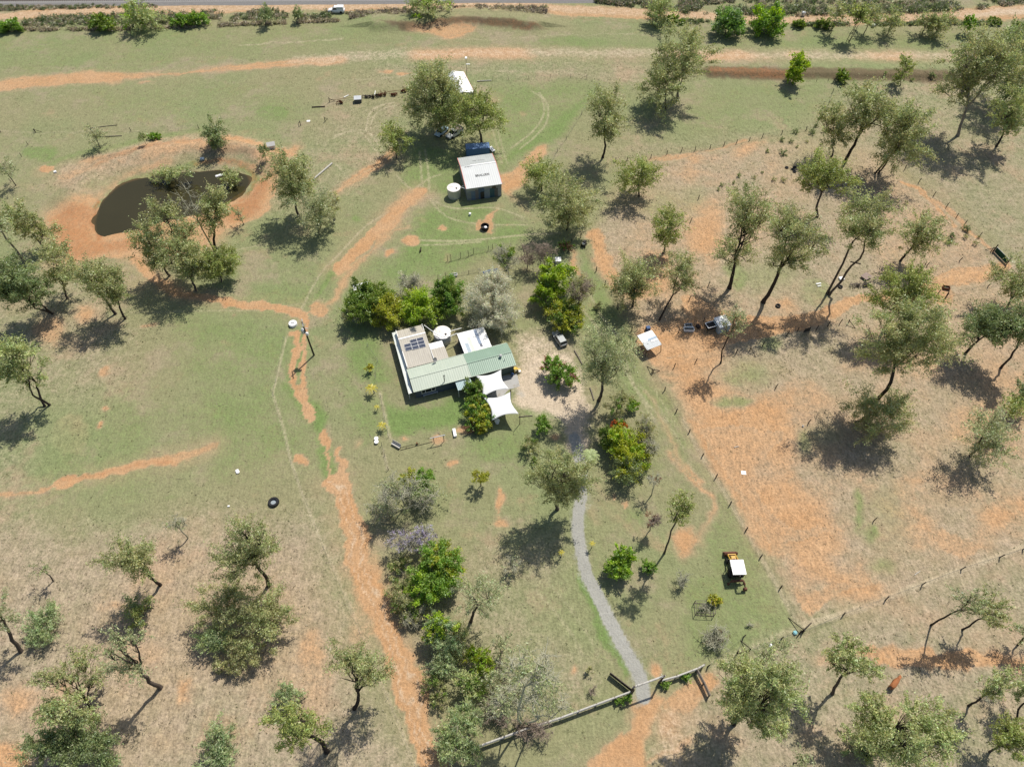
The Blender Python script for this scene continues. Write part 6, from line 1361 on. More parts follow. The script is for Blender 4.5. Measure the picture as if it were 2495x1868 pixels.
m = MB(); ym = (ay0 + ay1) / 2; m.slab([(ax0 + .4 * (ax1 - ax0), ym - .1, 2.575), (ax1, ym - .1, 2.575), (ax1, ym + .35, 2.6), (ax0 + .4 * (ax1 - ax0), ym + .35, 2.6)], .02); m.build('patch_sheet', mat('blue_grey_patch', (.25, .34, .45), .5), sh)
m = MB(); m.slab([(ax0 + .52 * (ax1 - ax0), ym - .65, 2.53), (ax0 + .97 * (ax1 - ax0), ym - .65, 2.53), (ax0 + .97 * (ax1 - ax0), ym - .2, 2.56), (ax0 + .52 * (ax1 - ax0), ym - .2, 2.56)], .02); m.build('patch_sheet', M_white, sh)
for x, y, tx, ty in ((ax0 + .15, ay0 + .2, 0, 0), (ax1 - .1, ay0 + .15, .3, -.2), (ax1 - .15, ay1 - .2, 0, 0), (ax0 + .1, ay1 - .15, -.1, .1)):
    m = MB(); m.tube([(x + tx, y + ty, -.1), (x, y, 2.4)], .07, 7); m.build('post', M_darkwood, sh)
m = MB(); m.tube([(ax0 + .12, ay0 + .3, .9), (ax0 + .12, ay1 - .3, .9)], .05, 6); m.build('side_rail', M_darkwood, sh)
kz = [KZ(1505, 240), KZ(1625, 405), KZ(1815, 350), KZ(1710, 185)]
q = [G(p, 2.1) for p in kz]; o = sum(q, Vector()) / 4; o.z = 0; rz_ = math.atan2(q[2].y - q[1].y, q[2].x - q[1].x); kf = Frame(o, rz_); L_ = [kf.l(p, 2.1) for p in kz]
bx, by = (L_[2].x - L_[1].x + L_[3].x - L_[0].x) / 4, (L_[0].y - L_[1].y + L_[3].y - L_[2].y) / 4
s2 = thing('box_shed', 'small white boxy shed under the spindly gum with a black frame beside it', 'shed', o, rz_)
m = MB(); m.box((0, 0, 1.02), (2 * bx - .12, 2 * by - .12, 2.0)); m.build('wall', mat('pale_grey_panel', (.40, .46, .48), .6), s2, bevel=.02)
m = MB(); m.slab([(-bx, -by, 2.05), (bx, -by, 2.05), (bx, by, 2.16), (-bx, by, 2.16)], .06); m.build('roof', M_white, s2, bevel=.015)
m = MB(); m.box((.2, -by + .03, .9), (.8, .06, 1.7)); m.build('door', M_zinc, s2)
q = GT(KZ(1440, 430)); s3 = thing('loading_frame', 'black open topped frame with a white rim left of the boxy shed', 'frame', q, rz_)
m = MB()
for a in (-1, 1):
    for b in (-1, 1): m.tube([(a * .95, b * .7, -.05), (a * .95, b * .7, 1.5)], .05, 6)
    m.tube([(a * .95, -.7, .6), (a * .95, .7, 1.2)], .03, 6)
m.build('leg', M_dkmetal, s3); m = MB(); m.box((0, 0, 1.1), (1.8, 1.3, .7)); m.build('black_bin', M_black, s3)
m = MB()
for a in (-1, 1): m.box((a * .95, 0, 1.52), (.12, 1.52, .08)); m.box((0, a * .7, 1.525), (1.78, .12, .08))
m.build('rim', M_white_p, s3)
# steel pump box at the dam
q = GT(S('00', 1762, 962)); pb = thing('pump_box', 'small grey roofed pump box on the right bank of the dam', 'pump box', q, .3)
m = MB(); m.box((0, 0, .6), (1.7, 1.2, 1.2)); m.build('wall', M_zinc, pb, bevel=.02); m = MB(); m.slab([(-1.05, -.8, 1.2), (1.05, -.8, 1.2), (1.05, .8, 1.4), (-1.05, .8, 1.4)], .05); m.build('roof', M_concrete, pb)
m = MB(); m.tube([(.8, -.4, .5), (1.6, -1.0, .15), (3, -2.2, .05)], .05, 6); m.build('hose', M_rust, pb)

# ------------------------------------------------------------------ power pole
q = GT(PZ(692, 970)); pole = thing('power_pole', 'tall dark power pole with a white transformer and crossarm by the track junction', 'power pole', q, 0)
m = MB(); m.tube([(0, 0, -.3), (0, 0, 10.1)], [.19, .13], 10); m.build('pole', mat('pole_timber', (.055, .05, .035), .9, var=.3, scale=5), pole)
arm_rz = math.atan2(-1.75, .55) 
for z, w_ in ((9.7, 2.0),):
    m = MB(); m.box((0, .12, z), (w_, .12, .14), rz=arm_rz); ar = m.build('crossarm', M_palewood, pole)
    for k in (-.9, -.3, .3, .9):
        m = MB(); m.lathe([(.05, 0), (.07, .05), (.05, .1), (.07, .15), (.03, .22)], 10, (math.cos(arm_rz) * k, .12 + math.sin(arm_rz) * k, z + .07)); m.build('insulator', M_white_p, ar)
m = MB(); m.box((0, .12, 8.2), (1.3, .1, .12), rz=arm_rz + 1.2); m.build('crossarm', M_zinc, pole)
m = MB(); m.lathe([(.34, 0), (.36, .06), (.36, .85), (.30, .95), (.02, 1.0)], 18, (-.45, .1, 6.9)); m.build('transformer', M_zinc, pole)
m = MB(); m.box((.3, -.25, 7.0), (.5, .35, .6)); m.build('switch_box', M_white_p, pole)
m = MB(); m.tube([(0, .2, 9.9), (0, .2, 10.6)], .05, 6); m.build('pole_cap', M_white_p, pole)

# ------------------------------------------------------------------ fences: every post a part, wires one part
M_post = mat('fence_post_timber', (.045, .034, .028), .9, var=.4, scale=4)
M_wire = mat('fence_wire', (.16, .155, .14), .6, metal=.3)
def fence(label, posts, h=1.3, r=.085, wires=4, m=None, loop=False, group=None, wr=.008, name='wire_fence', braces=()):
    P = [GT(p) for p in posts]; o = P[0]; root = thing(name, label, 'fence', o, 0, group); rs = random.Random(len(posts) * 7 + int(o.x))
    tops = []
    for i, p in enumerate(P):
        d = p - o; hh = h * rs.uniform(.85, 1.15); lean = Vector((rs.uniform(-.12, .12), rs.uniform(-.12, .12), 0)) * h
        mb = MB(); mb.tube([d - Vector((0, 0, .2)), d + lean * .5 + Vector((0, 0, hh * .5)), d + lean + Vector((0, 0, hh))], [r * 1.1, r, r * .9], 6); mb.build('post', m or M_post, root); tops.append((d, lean, hh))
    for i, dv in braces:
        d = tops[i][0]; mb = MB(); mb.tube([d + Vector((0, 0, h * .75)), d + Vector((dv[0], dv[1], 0))], r * .75, 6); mb.build('brace', m or M_post, root)
    if wires:
        mb = MB()
        for w in range(wires):
            k = (w + 1) / (wires + .3); mb.tube([d + l * k + Vector((0, 0, hh * k)) for d, l, hh in tops], wr, 4, cap=False)
        mb.build('wire', M_wire, root)
    return root
fence('main wire fence on dark posts between the drive lawn and the orange paddock', [S('11', *p) for p in [(1485, 330), (1548, 300), (1650, 515), (1705, 605), (1790, 760), (1880, 900), (1915, 955)]] + [S('11', 2012, 1172)] + [S('12', *p) for p in [(2095, 45), (2165, 190)]] +
      [S('22', *p) for p in [(40, 320), (125, 470), (212, 612), (305, 785), (408, 952), (500, 1130)]] + [S('23', *p) for p in [(630, 85), (768, 365)]], r=.1, braces=((17, (-1.6, 2.2)), (17, (1.9, 1.4)), (7, (1.6, .5)), (7, (-.8, 1.6))))
fence('wire fence along the pale strip from the paddock corner to the right edge', [S('23', *p) for p in [(775, 372), (1038, 258), (1312, 160), (1550, 60)]] + [S('22', *p) for p in [(1800, 1205), (2050, 1125), (2200, 1075)]], r=.1)
fence('short wire fence from the paddock corner back to the entrance wall', [S('23', *p) for p in [(755, 380), (640, 408), (428, 490), (350, 510), (390, 400), (160, 590)]], r=.1, braces=((2, (-1.0, 1.6)), (2, (-1.8, -.4))))
fence('far wire fence crossing the grass behind the scrubby paddock', [S('10', *p) for p in [(1775, 1050), (1850, 1035), (2003, 1025), (2108, 1000), (2200, 985)]] + [S('20', *p) for p in [(78, 978), (176, 962), (265, 945), (345, 930), (430, 915), (512, 892), (640, 870), (798, 845), (870, 800), (940, 680), (970, 600), (1078, 612)]])
fence('wire fence down the upper right side to the green gate', [S('20', *p) for p in [(1436, 1100), (1525, 1185)]] + [S('21', *p) for p in [(1622, 30), (1705, 100), (1770, 168), (1822, 216), (1920, 290), (2008, 385)]], braces=((7, (-1.6, .4)),))
fence('wire fence left of the green gate towards the right hand gums', [S('21', *p) for p in [(1995, 388), (1790, 450), (1580, 480), (1560, 490)]])
fence('wire fence along the front of the orange yard, with a brace post', [S('21', *p) for p in [(1068, 855), (1015, 855), (935, 875), (862, 895), (740, 905), (670, 935), (515, 1000), (432, 1030), (342, 1045), (80, 1105)]] + [S('11', *p) for p in [(2155, 1135), (2018, 1175)]], r=.085, braces=((0, (1.2, -1.3)), (7, (.9, -1.5))))
fence('pair of tall gateposts left standing on the track in the right paddock', [S('21', *p) for p in [(1634, 684), (1702, 684)]], h=2.0, r=.09, wires=0)
fence('wire fence running right from the tall pair of gateposts', [S('21', *p) for p in [(1705, 682), (1975, 615), (2080, 580)]], h=1.3)
fence('short wire fence behind the boxy shed in the orange yard', [KZ(*p) for p in [(925, 490), (1345, 300)]] + [S('21', 165, 608), S('21', 40, 700)], h=1.3)
fence('thin electric fence line down the left paddock beside its stock pad', [S('01', *p) for p in [(1842, 955), (1788, 1230)]] + [S('02', *p) for p in [(1772, 80), (1888, 515), (2100, 1070)]] + [S('13', *p) for p in [(120, 370), (300, 800), (480, 1230)]], h=.9, r=.03, wires=1, m=M_zinc)
fence('old boundary fence with few posts beyond the dam', [S('00', *p) for p in [(5, 858), (228, 858), (600, 850), (850, 852), (1290, 838)]], h=1.2, r=.07, wires=3, braces=((1, (1.6, .2)), (1, (-.9, .8))))
fence('side fence slanting from the boundary fence to the left edge', [S('00', *p) for p in [(232, 860), (182, 938), (140, 1015), (100, 1100), (75, 1180)]], h=1.2, r=.06, wires=3)
fence('faint wire fence with thin pickets above the looping wheel tracks', [S('10', *p) for p in [(980, 525), (1082, 518), (1215, 512), (1350, 510), (1485, 505), (1590, 510), (1668, 560)]], h=1.2, r=.045, wires=3, braces=((5, (-1.8, 0)),))
fence('wire fence falling from the far pickets past the egg shaped gum', [S('10', *p) for p in [(1672, 560), (1640, 600), (1555, 745), (1455, 905), (1400, 985), (1360, 1060)]], h=1.2, r=.045, wires=3)
fence('mesh garden fence with thin upright pickets behind the garden', [YZ(*p) for p in [(175, 440), (228, 440), (362, 400), (478, 370), (545, 340), (752, 290), (820, 270)]], h=1.6, r=.05, wires=8, wr=.012)
fence('lower garden fence behind the lime trees', [YZ(*p) for p in [(40, 690), (150, 660), (310, 650), (480, 620), (640, 590)]], h=1.1, r=.05, wires=5, wr=.012)
fence('pale wire fence along the left side of the house garden', [FZ(*p) for p in [(225, 20), (390, 260), (350, 520), (430, 800), (490, 1120), (560, 1430)]], h=1.0, r=.035, wires=3, m=M_zinc)
fence('hidden wire fence at the bottom of the garden by the dead posts', [S('12', *p) for p in [(260, 400), (278, 470), (305, 560)]], h=1.0, r=.05, wires=3)
fence('fence on the far bank edge of the brown cutting', [S('20', *p) for p in [(865, 530), (940, 525), (1300, 495), (1470, 530), (1600, 520)]], h=.8, r=.05, wires=0, name='stump_row')
# low timber edge along the top of the drive
def log_thing(label, a, b, r=.12, z=.12, m_=None, cat='log', name='log', group=None):
    p, q = GT(a), GT(b); mb = MB(); mb.tube([(0, 0, z), (q - p) * .5 + Vector((.03, .05, z * 1.05)), (q - p) + Vector((0, 0, z))], [r, r * .9, r * .8], 8)
    tag(mb.build(name, m_ or M_wood, None, p), label, cat, group)
log_thing('long weathered log lying at the right end of the dam', S('00', 2152, 1062), S('00', 2005, 1188), .22, .2, M_palewood)
log_thing('dark edging sleeper on the right of the sandy turning area', S('11', 1508, 1030), S('11', 1560, 1120), .14)
log_thing('dark edging sleeper below the first along the turning area', S('12', 1610, 30), S('12', 1635, 110), .14)
log_thing('timber edging near the lower corner of the lower shade sail', S('12', 1150, 218), S('12', 1238, 210), .1, .1)
log_thing('thin grey fallen branch lying in the orange paddock', S('22', 1500, 1240), S('22', 1536, 1215), .06, .06, M_palewood)
log_thing('long thin fallen branch beyond the dam, upper one', S('00', 590, 832), S('00', 760, 812), .09, .1)
log_thing('long thin fallen branch beyond the dam, lower one', S('00', 640, 890), S('00', 790, 882), .12, .1)
log_thing('double dark beam lying in the grass left of the rusty machinery', JZ(140, 500), JZ(358, 492), .16, .15, M_darkwood)
log_thing('short white pipe in the grass near the rusty machinery', JZ(678, 335), JZ(755, 297), .12, .12, M_white_p)
log_thing('dark log on the dry grass above the scrap heap', LZ(495, 155), LZ(598, 178), .1, .1, M_darkwood)
log_thing('white log in the orange paddock right of the drive fence', S('22', 332, 415), S('22', 362, 408), .08, .08, M_palewood)
log_thing('long low rail lying right of the far shed', SZ(580, 236), SZ(745, 226), .14, .2, M_palewood)
# ------------------------------------------------------------------ entrance: rail wall, gateway beam, open gate
def rail_wall(label, pts, h=1.3, name='rail_fence', step=2.6, group=None, mm=None):
    P = [GT(p) for p in pts]; o = P[0]; root = thing(name, label, 'fence', o, 0, group)
    mb = MB()
    for z, r in ((h, .13), (h * .66, .08), (h * .36, .08)): mb.tube([p - o + Vector((0, 0, z)) for p in P], r, 8)
    mb.build('rail', mm or M_palewood, root)
    for i in range(len(P) - 1):
        n = max(1, int((P[i + 1] - P[i]).length / step))
        for k in range(n + (1 if i == len(P) - 2 else 0)):
            d = P[i].lerp(P[i + 1], k / n) - o; mb = MB(); mb.tube([d + Vector((0, .05, -.2)), d + Vector((0, .05, h + .12))], .11, 7); mb.build('post', M_wood, root)
def ground_under(px, h): return None
def lowpx(p, h):                          # survey point whose top is seen at p when it stands h high
    q = G(p, h); d = Vector((q.x, q.y, 0 - CAM_H)); u = d.x; 
    fwd = Vector((0, st, -ct)); up = Vector((0, ct, st)); dz = d.dot(fwd)
    return (IW / 2 + FPX * d.x / dz, IH / 2 - FPX * d.dot(up) / dz)
rail_wall('long silvered rail fence left of the gateway', [lowpx(EZ(*p), 1.3) for p in [(62, 945), (460, 800), (800, 690), (1120, 570), (1440, 452)]], group='silvered rail fences at the gateway')
rail_wall('short silvered rail fence with climbing plants right of the gateway', [lowpx(EZ(*p), 1.3) for p in [(1690, 360), (1840, 320), (2030, 248), (2090, 215)]], group='silvered rail fences at the gateway')
rail_wall('slatted rail fence turning back towards the big green tree', [lowpx(EZ(*p), 1.2) for p in [(2030, 268), (2090, 380), (2140, 490)]], h=1.2, group='silvered rail fences at the gateway', mm=M_wood)
BH = 4.0
b0, b1 = G(EZ(1455, 415), BH), G(EZ(1725, 318), BH); o = Vector((b0.x, b0.y, 0))
gt = thing('entrance_gateway', 'tall gateway with a pale overhead beam across the gravel drive', 'gateway', o)
m = MB(); d = b1 - b0; m.tube([Vector((0, 0, BH)) - d * .04, Vector((0, 0, BH)) + d * 1.04], .15, 8); m.build('beam', M_palewood, gt)
for k, nm in ((0, 'left'), (1, 'right')):
    p = d * k; m = MB(); m.tube([(p.x, p.y, -.2), (p.x, p.y, BH + .25)], [.16, .13], 8); m.build('post', M_darkwood, gt)
m = MB(); p = d * .12; m.tube([(p.x, p.y, BH), (p.x, p.y, BH + .7)], .04, 6); p = d * .96; m.tube([(p.x, p.y, BH), (p.x - .3, p.y + .1, BH + .9)], .04, 6); m.build('finial', M_white_p, gt)
g0, g1 = GT(EZ(1440, 462)), GT(EZ(1232, 300)); d = g1 - g0; gl = d.length
gate = thing('open_gate', 'dark boarded gate leaf swung open left of the gravel drive', 'gate', g0, math.atan2(d.y, d.x))
m = MB(); m.box((gl / 2, 0, .75), (gl - .3, .05, 1.1)); m.build('boards', M_darkwood, gate)
m = MB()
for z in (.22, 1.3): m.box((gl / 2, .045, z), (gl - .2, .05, .12))
for x in (.12, gl / 2, gl - .12): m.box((x, .048, .75), (.12, .05, 1.2))
m.build('frame', M_wood, gate); m = MB(); m.tube([(-.05, 0, -.2), (-.05, 0, 1.7)], .11, 8); m.build('hinge_post', M_darkwood, gate)
for x, y, l in ((1400, 520, 'leafy creeper on the rail fence just left of the gateway'), (1330, 540, 'small creeper further left on the rail fence by the gateway'), (1740, 400, 'leafy creeper on the rail fence just right of the gateway'), (1920, 330, 'creeper at the corner of the slatted rail fence')):
    p = EZ(x, y); t = ((p[0] - 832) * 2.6587, (p[1] - 1401) * 2.6587); tree('13', 'dense', l, [(t[0], t[1], 30, 22)], h=.7, cat='plant', name='creeper', dens=.7)
p = GT(EZ(1330, 600)); m = MB(); m.tube([(0, 0, 0), (.1, 0, 1.3)], .05, 6); tag(m.build('marker_post', M_darkwood, None, p), 'thin marker post on the grass below the gateway', 'post')
# green mesh gate at the upper right
g0, g1 = GT(S('21', 2012, 388)), GT(S('21', 2092, 470)); d = g1 - g0; gl = d.length
gate = thing('mesh_gate', 'gate hung with green shade mesh in the upper right fence', 'gate', g0, math.atan2(d.y, d.x))
m = MB(); m.box((gl / 2, 0, .75), (gl - .3, .03, 1.3)); m.build('mesh_panel', M_mesh, gate)
m = MB()
for z in (.12, 1.42): m.tube([(.1, 0, z), (gl - .1, 0, z)], .04, 6)
for x in (.1, gl - .1): m.tube([(x, 0, .1), (x, 0, 1.45)], .04, 6)
m.build('frame', M_zinc, gate)
for x in (-.1, gl + .1): m = MB(); m.tube([(x, 0, -.2), (x, 0, 2.0)], .12, 8); m.build('gatepost', M_darkwood, gate)
p = GT(S('21', 800, 905)); m = MB(); m.box((0, 0, .55), (1.5, .08, 1.1), rz=.35); tag(m.build('sheet_panel', M_dkmetal, None, p), 'dark sheet panel fixed in the front fence of the orange yard', 'panel')
# wire cage frame beside the yellow bush
p = GT(S('23', 135, 222)); cg = thing('cage_frame', 'timber framed wire cage beside the round yellow bush', 'frame', p, -.05)
m = MB()
for a in (-1.45, 1.45):
    for b in (-.95, .95): m.tube([(a, b, -.1), (a, b, 1.35)], .055, 6)
for z in (1.35, .1):
    for b in (-.95, .95): m.tube([(-1.45, b, z), (1.45, b, z)], .045, 6)
    for a in (-1.45, 1.45): m.tube([(a, -.95, z), (a, .95, z)], .045, 6)
m.build('frame', M_wood, cg)
m = MB()
for k in range(1, 12): m.tube([(-1.45 + .24 * k, -.95, .1), (-1.45 + .24 * k, -.95, 1.35)], .008, 4); m.tube([(-1.45 + .24 * k, .95, .1), (-1.45 + .24 * k, .95, 1.35)], .008, 4)
m.build('wire', M_wire, cg)

# ------------------------------------------------------------------ vehicles
def wheel(root, x, y, r, w, hubm=None):
    m = MB(); M_ = Matrix.Rotation(math.pi / 2, 3, 'X')
    m.lathe([(r * .55, -w / 2), (r * .92, -w / 2), (r, -w * .3), (r, w * .3), (r * .92, w / 2), (r * .55, w / 2)], 22, (x, y, r), M_); wh = m.build('wheel', M_black, root, smooth=False)
    m = MB(); m.lathe([(r * .1, -w * .44), (r * .54, -w * .46), (r * .54, w * .46), (r * .1, w * .44)], 18, (x, y, r), M_); m.build('rim', hubm or M_alu, wh)
def car(name, label, cat, p, rz, L=4.6, Wd=1.8, H=1.5, paint=None, kind='wagon', roof_m=None, group=None):
    root = thing(name, label, cat, p, rz, group); a = L / 2; w = Wd / 2
    def loft(secs):                       # sections: x, half width, z low, z high, half width at top
        m = MB(); vs = []; fs = []
        for x, hw, z0, z1, ht in secs: vs += [(x, -hw * .94, z0), (x, -hw, z0 + (z1 - z0) * .35), (x, -hw, z0 + (z1 - z0) * .75), (x, -ht, z1), (x, 0, z1 + .03), (x, ht, z1), (x, hw, z0 + (z1 - z0) * .75), (x, hw, z0 + (z1 - z0) * .35), (x, hw * .94, z0)]
        n = 9
        for i in range(len(secs) - 1):
            for j in range(n - 1): fs.append((i * n + j, i * n + j + 1, (i + 1) * n + j + 1, (i + 1) * n + j))
            fs.append((i * n + n - 1, i * n, (i + 1) * n, (i + 1) * n + n - 1))
        fs += [tuple(range(n)), tuple(range(len(secs) * n - 1, (len(secs) - 1) * n - 1, -1))]
        return m.add(vs, fs)
    b = H * .60
    loft([(-a, w * .80, .38, b * .86, w * .72), (-a * .93, w * .95, .27, b * .97, w * .86), (-a * .5, w, .25, b, w * .92), (a * .25, w, .25, b, w * .92), (a * .55, w * .98, .25, b * .95, w * .88), (a * .9, w * .90, .28, b * .84, w * .76), (a, w * .74, .36, b * .68, w * .62)]).build('body', paint, root, smooth=False, bevel=.015)
    if kind == 'wagon': ws = [(-a * .93, b), (-a * .78, H - .05), (a * .10, H - .03), (a * .46, b)]
    elif kind == 'ute': ws = [(-a * .12, b), (-a * .08, H - .05), (a * .22, H - .04), (a * .50, b)]
    else: ws = [(-a * .62, b), (-a * .42, H - .05), (a * .14, H - .03), (a * .50, b)]
    m = MB(); vs = []
    for (x, z), k in zip(ws, (.90, .76, .76, .88)):
        for s_ in (-1, 1): vs.append((x, s_ * w * k, z - (.02 if z == b else 0)))
    m.add(vs, [(0, 1, 3, 2), (2, 3, 5, 4), (4, 5, 7, 6), (0, 2, 4, 6), (7, 5, 3, 1), (6, 7, 1, 0)]); m.build('windows', M_glass, root)
    m = MB(); m.slab([(ws[1][0] - .03, -w * .77, H + .005), (ws[2][0] + .05, -w * .77, H + .015), (ws[2][0] + .05, w * .77, H + .015), (ws[1][0] - .03, w * .77, H + .005)], .06); m.build('roof', roof_m or paint, root, bevel=.02)
    m = MB()
    for s_ in (-1, 1):
        for i, j in ((0, 1), (2, 3)): m.tube([(ws[i][0], s_ * w * .9, ws[i][1]), (ws[j][0], s_ * w * (.77 if i == 0 else .9), ws[j][1])], .035, 5)
        m.tube([((ws[1][0] + ws[2][0]) / 2, s_ * w * .91, b), ((ws[1][0] + ws[2][0]) / 2, s_ * w * .77, H)], .035, 5)
    m.build('pillar', paint, root)
    for s_ in (-1, 1):
        m = MB(); m.box((a * .96, s_ * w * .58, b * .72), (.12, .36, .14), rz=-s_ * .3); m.build('headlight', mat('lamp_glass', (.7, .7, .7), .15), root)
        m = MB(); m.box((-a * .965, s_ * w * .66, b * .80), (.08, .22, .2)); m.build('tail_light', mat('red_lamp', (.35, .02, .02), .3), root)
        m = MB(); m.box((a * .36, s_ * (w + .08), b + .06), (.14, .18, .12)); m.build('mirror', paint, root)
    for x in (-a * .58, a * .62):
        for s_ in (-1, 1): wheel(root, x, s_ * (w - .09), .34 if H < 1.7 else .38, .22)
    m = MB(); m.box((a * .985, 0, .42), (.1, Wd * .7, .16)); m.box((-a * .99, 0, .45), (.1, Wd * .78, .18)); m.build('bumper', M_dkmetal, root)
    return root
def cpx(p, h=.8): q = G(p, h); return Vector((q.x, q.y, gz(q.x, q.y)))
P_w = mat('white_car_paint', (.78, .79, .79), .25, spec=.5, var=.03); P_s = mat('silver_car_paint', (.30, .315, .31), .35, metal=.2, var=.05); P_b = mat('light_blue_car_paint', (.36, .48, .58), .3, spec=.5, var=.06); P_g = mat('dull_white_paint', (.62, .63, .62), .45, var=.1)
cc = lambda x, y: (1300 + x / 6.625, 600 + y / 6.625)
a_, b_ = cpx(cc(362, 1390)), cpx(cc(480, 1570)); d = a_ - b_
car('parked_car', 'silver hatchback with a dark roof window parked under the lime bush', 'car', (a_ + b_) / 2, math.atan2(d.y, d.x), 4.1, 1.75, 1.5, P_s, 'wagon')
uu = lambda x, y: (780 + x / 22.12, y / 22.12)
p = cpx(uu(880, 560), .6)
ut = car('utility_truck', 'white utility truck with a canopy driving on the far dirt road', 'ute', p, math.pi - .02, 5.1, 1.85, 1.75, P_w, 'ute')
m = MB(); m.box((-1.35, 0, 1.5), (2.15, 1.72, .85), taper=.94); cn = m.build('canopy', P_w, ut, bevel=.05); m = MB(); m.box((-1.3, 0, 1.62), (1.5, 1.72, .3)); m.build('canopy_side', mat('grey_canopy_side', (.38, .43, .45), .4), cn)
a_, b_ = cpx(SZ(95, 830)), cpx(SZ(215, 790)); d = a_ - b_
car('parked_car', 'light blue sedan nosed out of the tree shade, left of the white ute', 'car', (a_ + b_) / 2 + Vector((.3, .5, 0)), math.atan2(d.y, d.x) + .45, 4.5, 1.75, 1.42, P_b, 'sedan')
a_, b_ = cpx(SZ(240, 850)), cpx(SZ(395, 800)); d = a_ - b_; p = (a_ + b_) / 2 + Vector((0, .3, 0))
ut = car('utility_truck', 'white flat tray ute parked under the trees beside the blue sedan', 'ute', p, math.atan2(d.y, d.x) + .3, 5.0, 1.8, 1.7, P_g, 'ute')
m = MB(); m.box((-1.35, 0, 1.12), (2.3, 1.95, .08)); m.build('tray', M_wood, ut)
m = MB()
for s_ in (-1, 1): m.box((-1.35, s_ * .96, 1.28), (2.3, .05, .24))
m.box((-2.48, 0, 1.28), (.05, 1.9, .24)); m.box((-.22, 0, 1.45), (.06, 1.8, .6)); m.build('tray_side', P_g, ut)
# backhoe
tzq = [G(TZ(*p), 2.75) for p in [(575, 640), (665, 1060), (1060, 1050), (955, 612)]]
c_ = sum(tzq, Vector()) / 4; fwd_ = (tzq[0] - tzq[1] + tzq[3] - tzq[2]); hd = math.atan2(fwd_.y, fwd_.x)
o = Vector((c_.x, c_.y, gz(c_.x, c_.y))); bh = thing('backhoe', 'old yellow backhoe loader with a white canopy and rusty digging arm', 'backhoe', o, hd)
P_y = mat('worn_yellow_paint', (.56, .33, .05), .5, var=.2, scale=2, wear=(.30, .14, .05)); P_br = mat('rusty_brown_steel', (.14, .06, .04), .8, var=.35, scale=3)
hw_ = ((tzq[2] - tzq[1]).length + (tzq[3] - tzq[0]).length) / 4; hl_ = fwd_.length / 4
m = MB(); m.slab([(-hl_, -hw_, 2.75), (hl_, -hw_, 2.78), (hl_, hw_, 2.78), (-hl_, hw_, 2.75)], .09); m.build('canopy_roof', M_white_p, bh, bevel=.03)
for x in (-hl_ + .15, hl_ - .15):
    for y in (-hw_ + .15, hw_ - .15): m = MB(); m.box((x, y, 1.85), (.08, .08, 1.75)); m.build('canopy_post', M_dkmetal, bh)
m = MB(); m.box((.9, 0, .78), (3.4, .75, .35)); m.box((-.2, 0, 1.0), (1.5, 1.2, .25)); m.build('chassis', M_dkmetal, bh)
m = MB(); m.box((1.55, 0, 1.25), (1.5, .78, .62), taper=.92); m.build('hood', P_y, bh, bevel=.05)
m = MB(); m.box((1.5, 0, 1.58), (.8, .5, .05)); m.build('hood_grille', P_br, bh)
m = MB(); m.box((2.34, 0, 1.15), (.16, .8, .75)); m.build('grille_guard', P_y, bh)
for s_ in (-1, 1): wheel(bh, -.25, s_ * .92, .72, .42, P_y); wheel(bh, 1.95, s_ * .86, .46, .28, P_y)
for s_ in (-1, 1):
    m = MB(); m.tube([(.55, s_ * .6, 1.75), (1.7, s_ * .62, 1.65), (2.75, s_ * .62, .95), (3.05, s_ * .62, .5)], .1, 6); la = m.build('loader_arm', P_y, bh)
    m = MB(); m.tube([(.8, s_ * .6, 1.0), (1.9, s_ * .62, 1.45)], .05, 6); m.build('ram', M_alu, la)
m = MB(); m.box((2.85, 0, 1.0), (.14, 1.3, .14)); m.build('cross_tube', P_y, bh)
m = MB(); m.prism([(2.95, .08), (3.7, .02), (3.72, .08), (3.08, .16), (3.02, .75), (3.2, .98), (3.14, 1.02), (2.92, .8)], 1, -1.08, 1.08)
for s_ in (-1.06, 1.06): m.prism([(2.95, .08), (3.7, .02), (3.2, .98), (2.92, .8)], 1, s_ - .025, s_ + .025)
m.build('front_bucket', P_br, bh)
m = MB(); m.box((-.75, 0, 1.25), (.5, .5, .12)); m.box((-.98, 0, 1.55), (.1, .5, .6)); m.build('seat', M_black, bh, bevel=.03)
m = MB(); m.tube([(.25, 0, 1.1), (.1, 0, 1.75)], .04, 6); m.lathe([(.2, 0), (.22, .02), (.2, .04)], 14, (.08, 0, 1.76)); m.build('steering_wheel', M_black, bh)
m = MB(); m.box((-1.55, 0, .8), (.25, 1.9, .5)); m.build('rear_frame', P_br, bh)
for s_ in (-1, 1): m = MB(); m.tube([(-1.6, s_ * .9, .95), (-1.75, s_ * 1.3, .12)], .09, 6); m.box((-1.75, s_ * 1.32, .06), (.4, .34, .08)); m.build('stabiliser', P_br, bh)
m = MB(); m.tube([(-1.65, -.1, .9), (-2.0, -.35, 2.0), (-2.15, -.5, 2.35)], [.17, .15, .12], 6); m.tube([(-2.15, -.5, 2.35), (-2.75, -.9, 1.2), (-2.85, -1.0, .75)], [.13, .11, .09], 6); m.build('boom', P_br, bh)
m = MB(); m.tube([(-1.7, -.15, 1.3), (-2.2, -.6, 2.0)], .05, 6); m.build('ram', M_alu, bh)
m = MB(); m.prism([(-3.15, .35), (-2.7, .3), (-2.65, .85), (-3.0, .95)], 1, -1.32, -.72); m.build('rear_bucket', P_br, bh, bevel=.03)
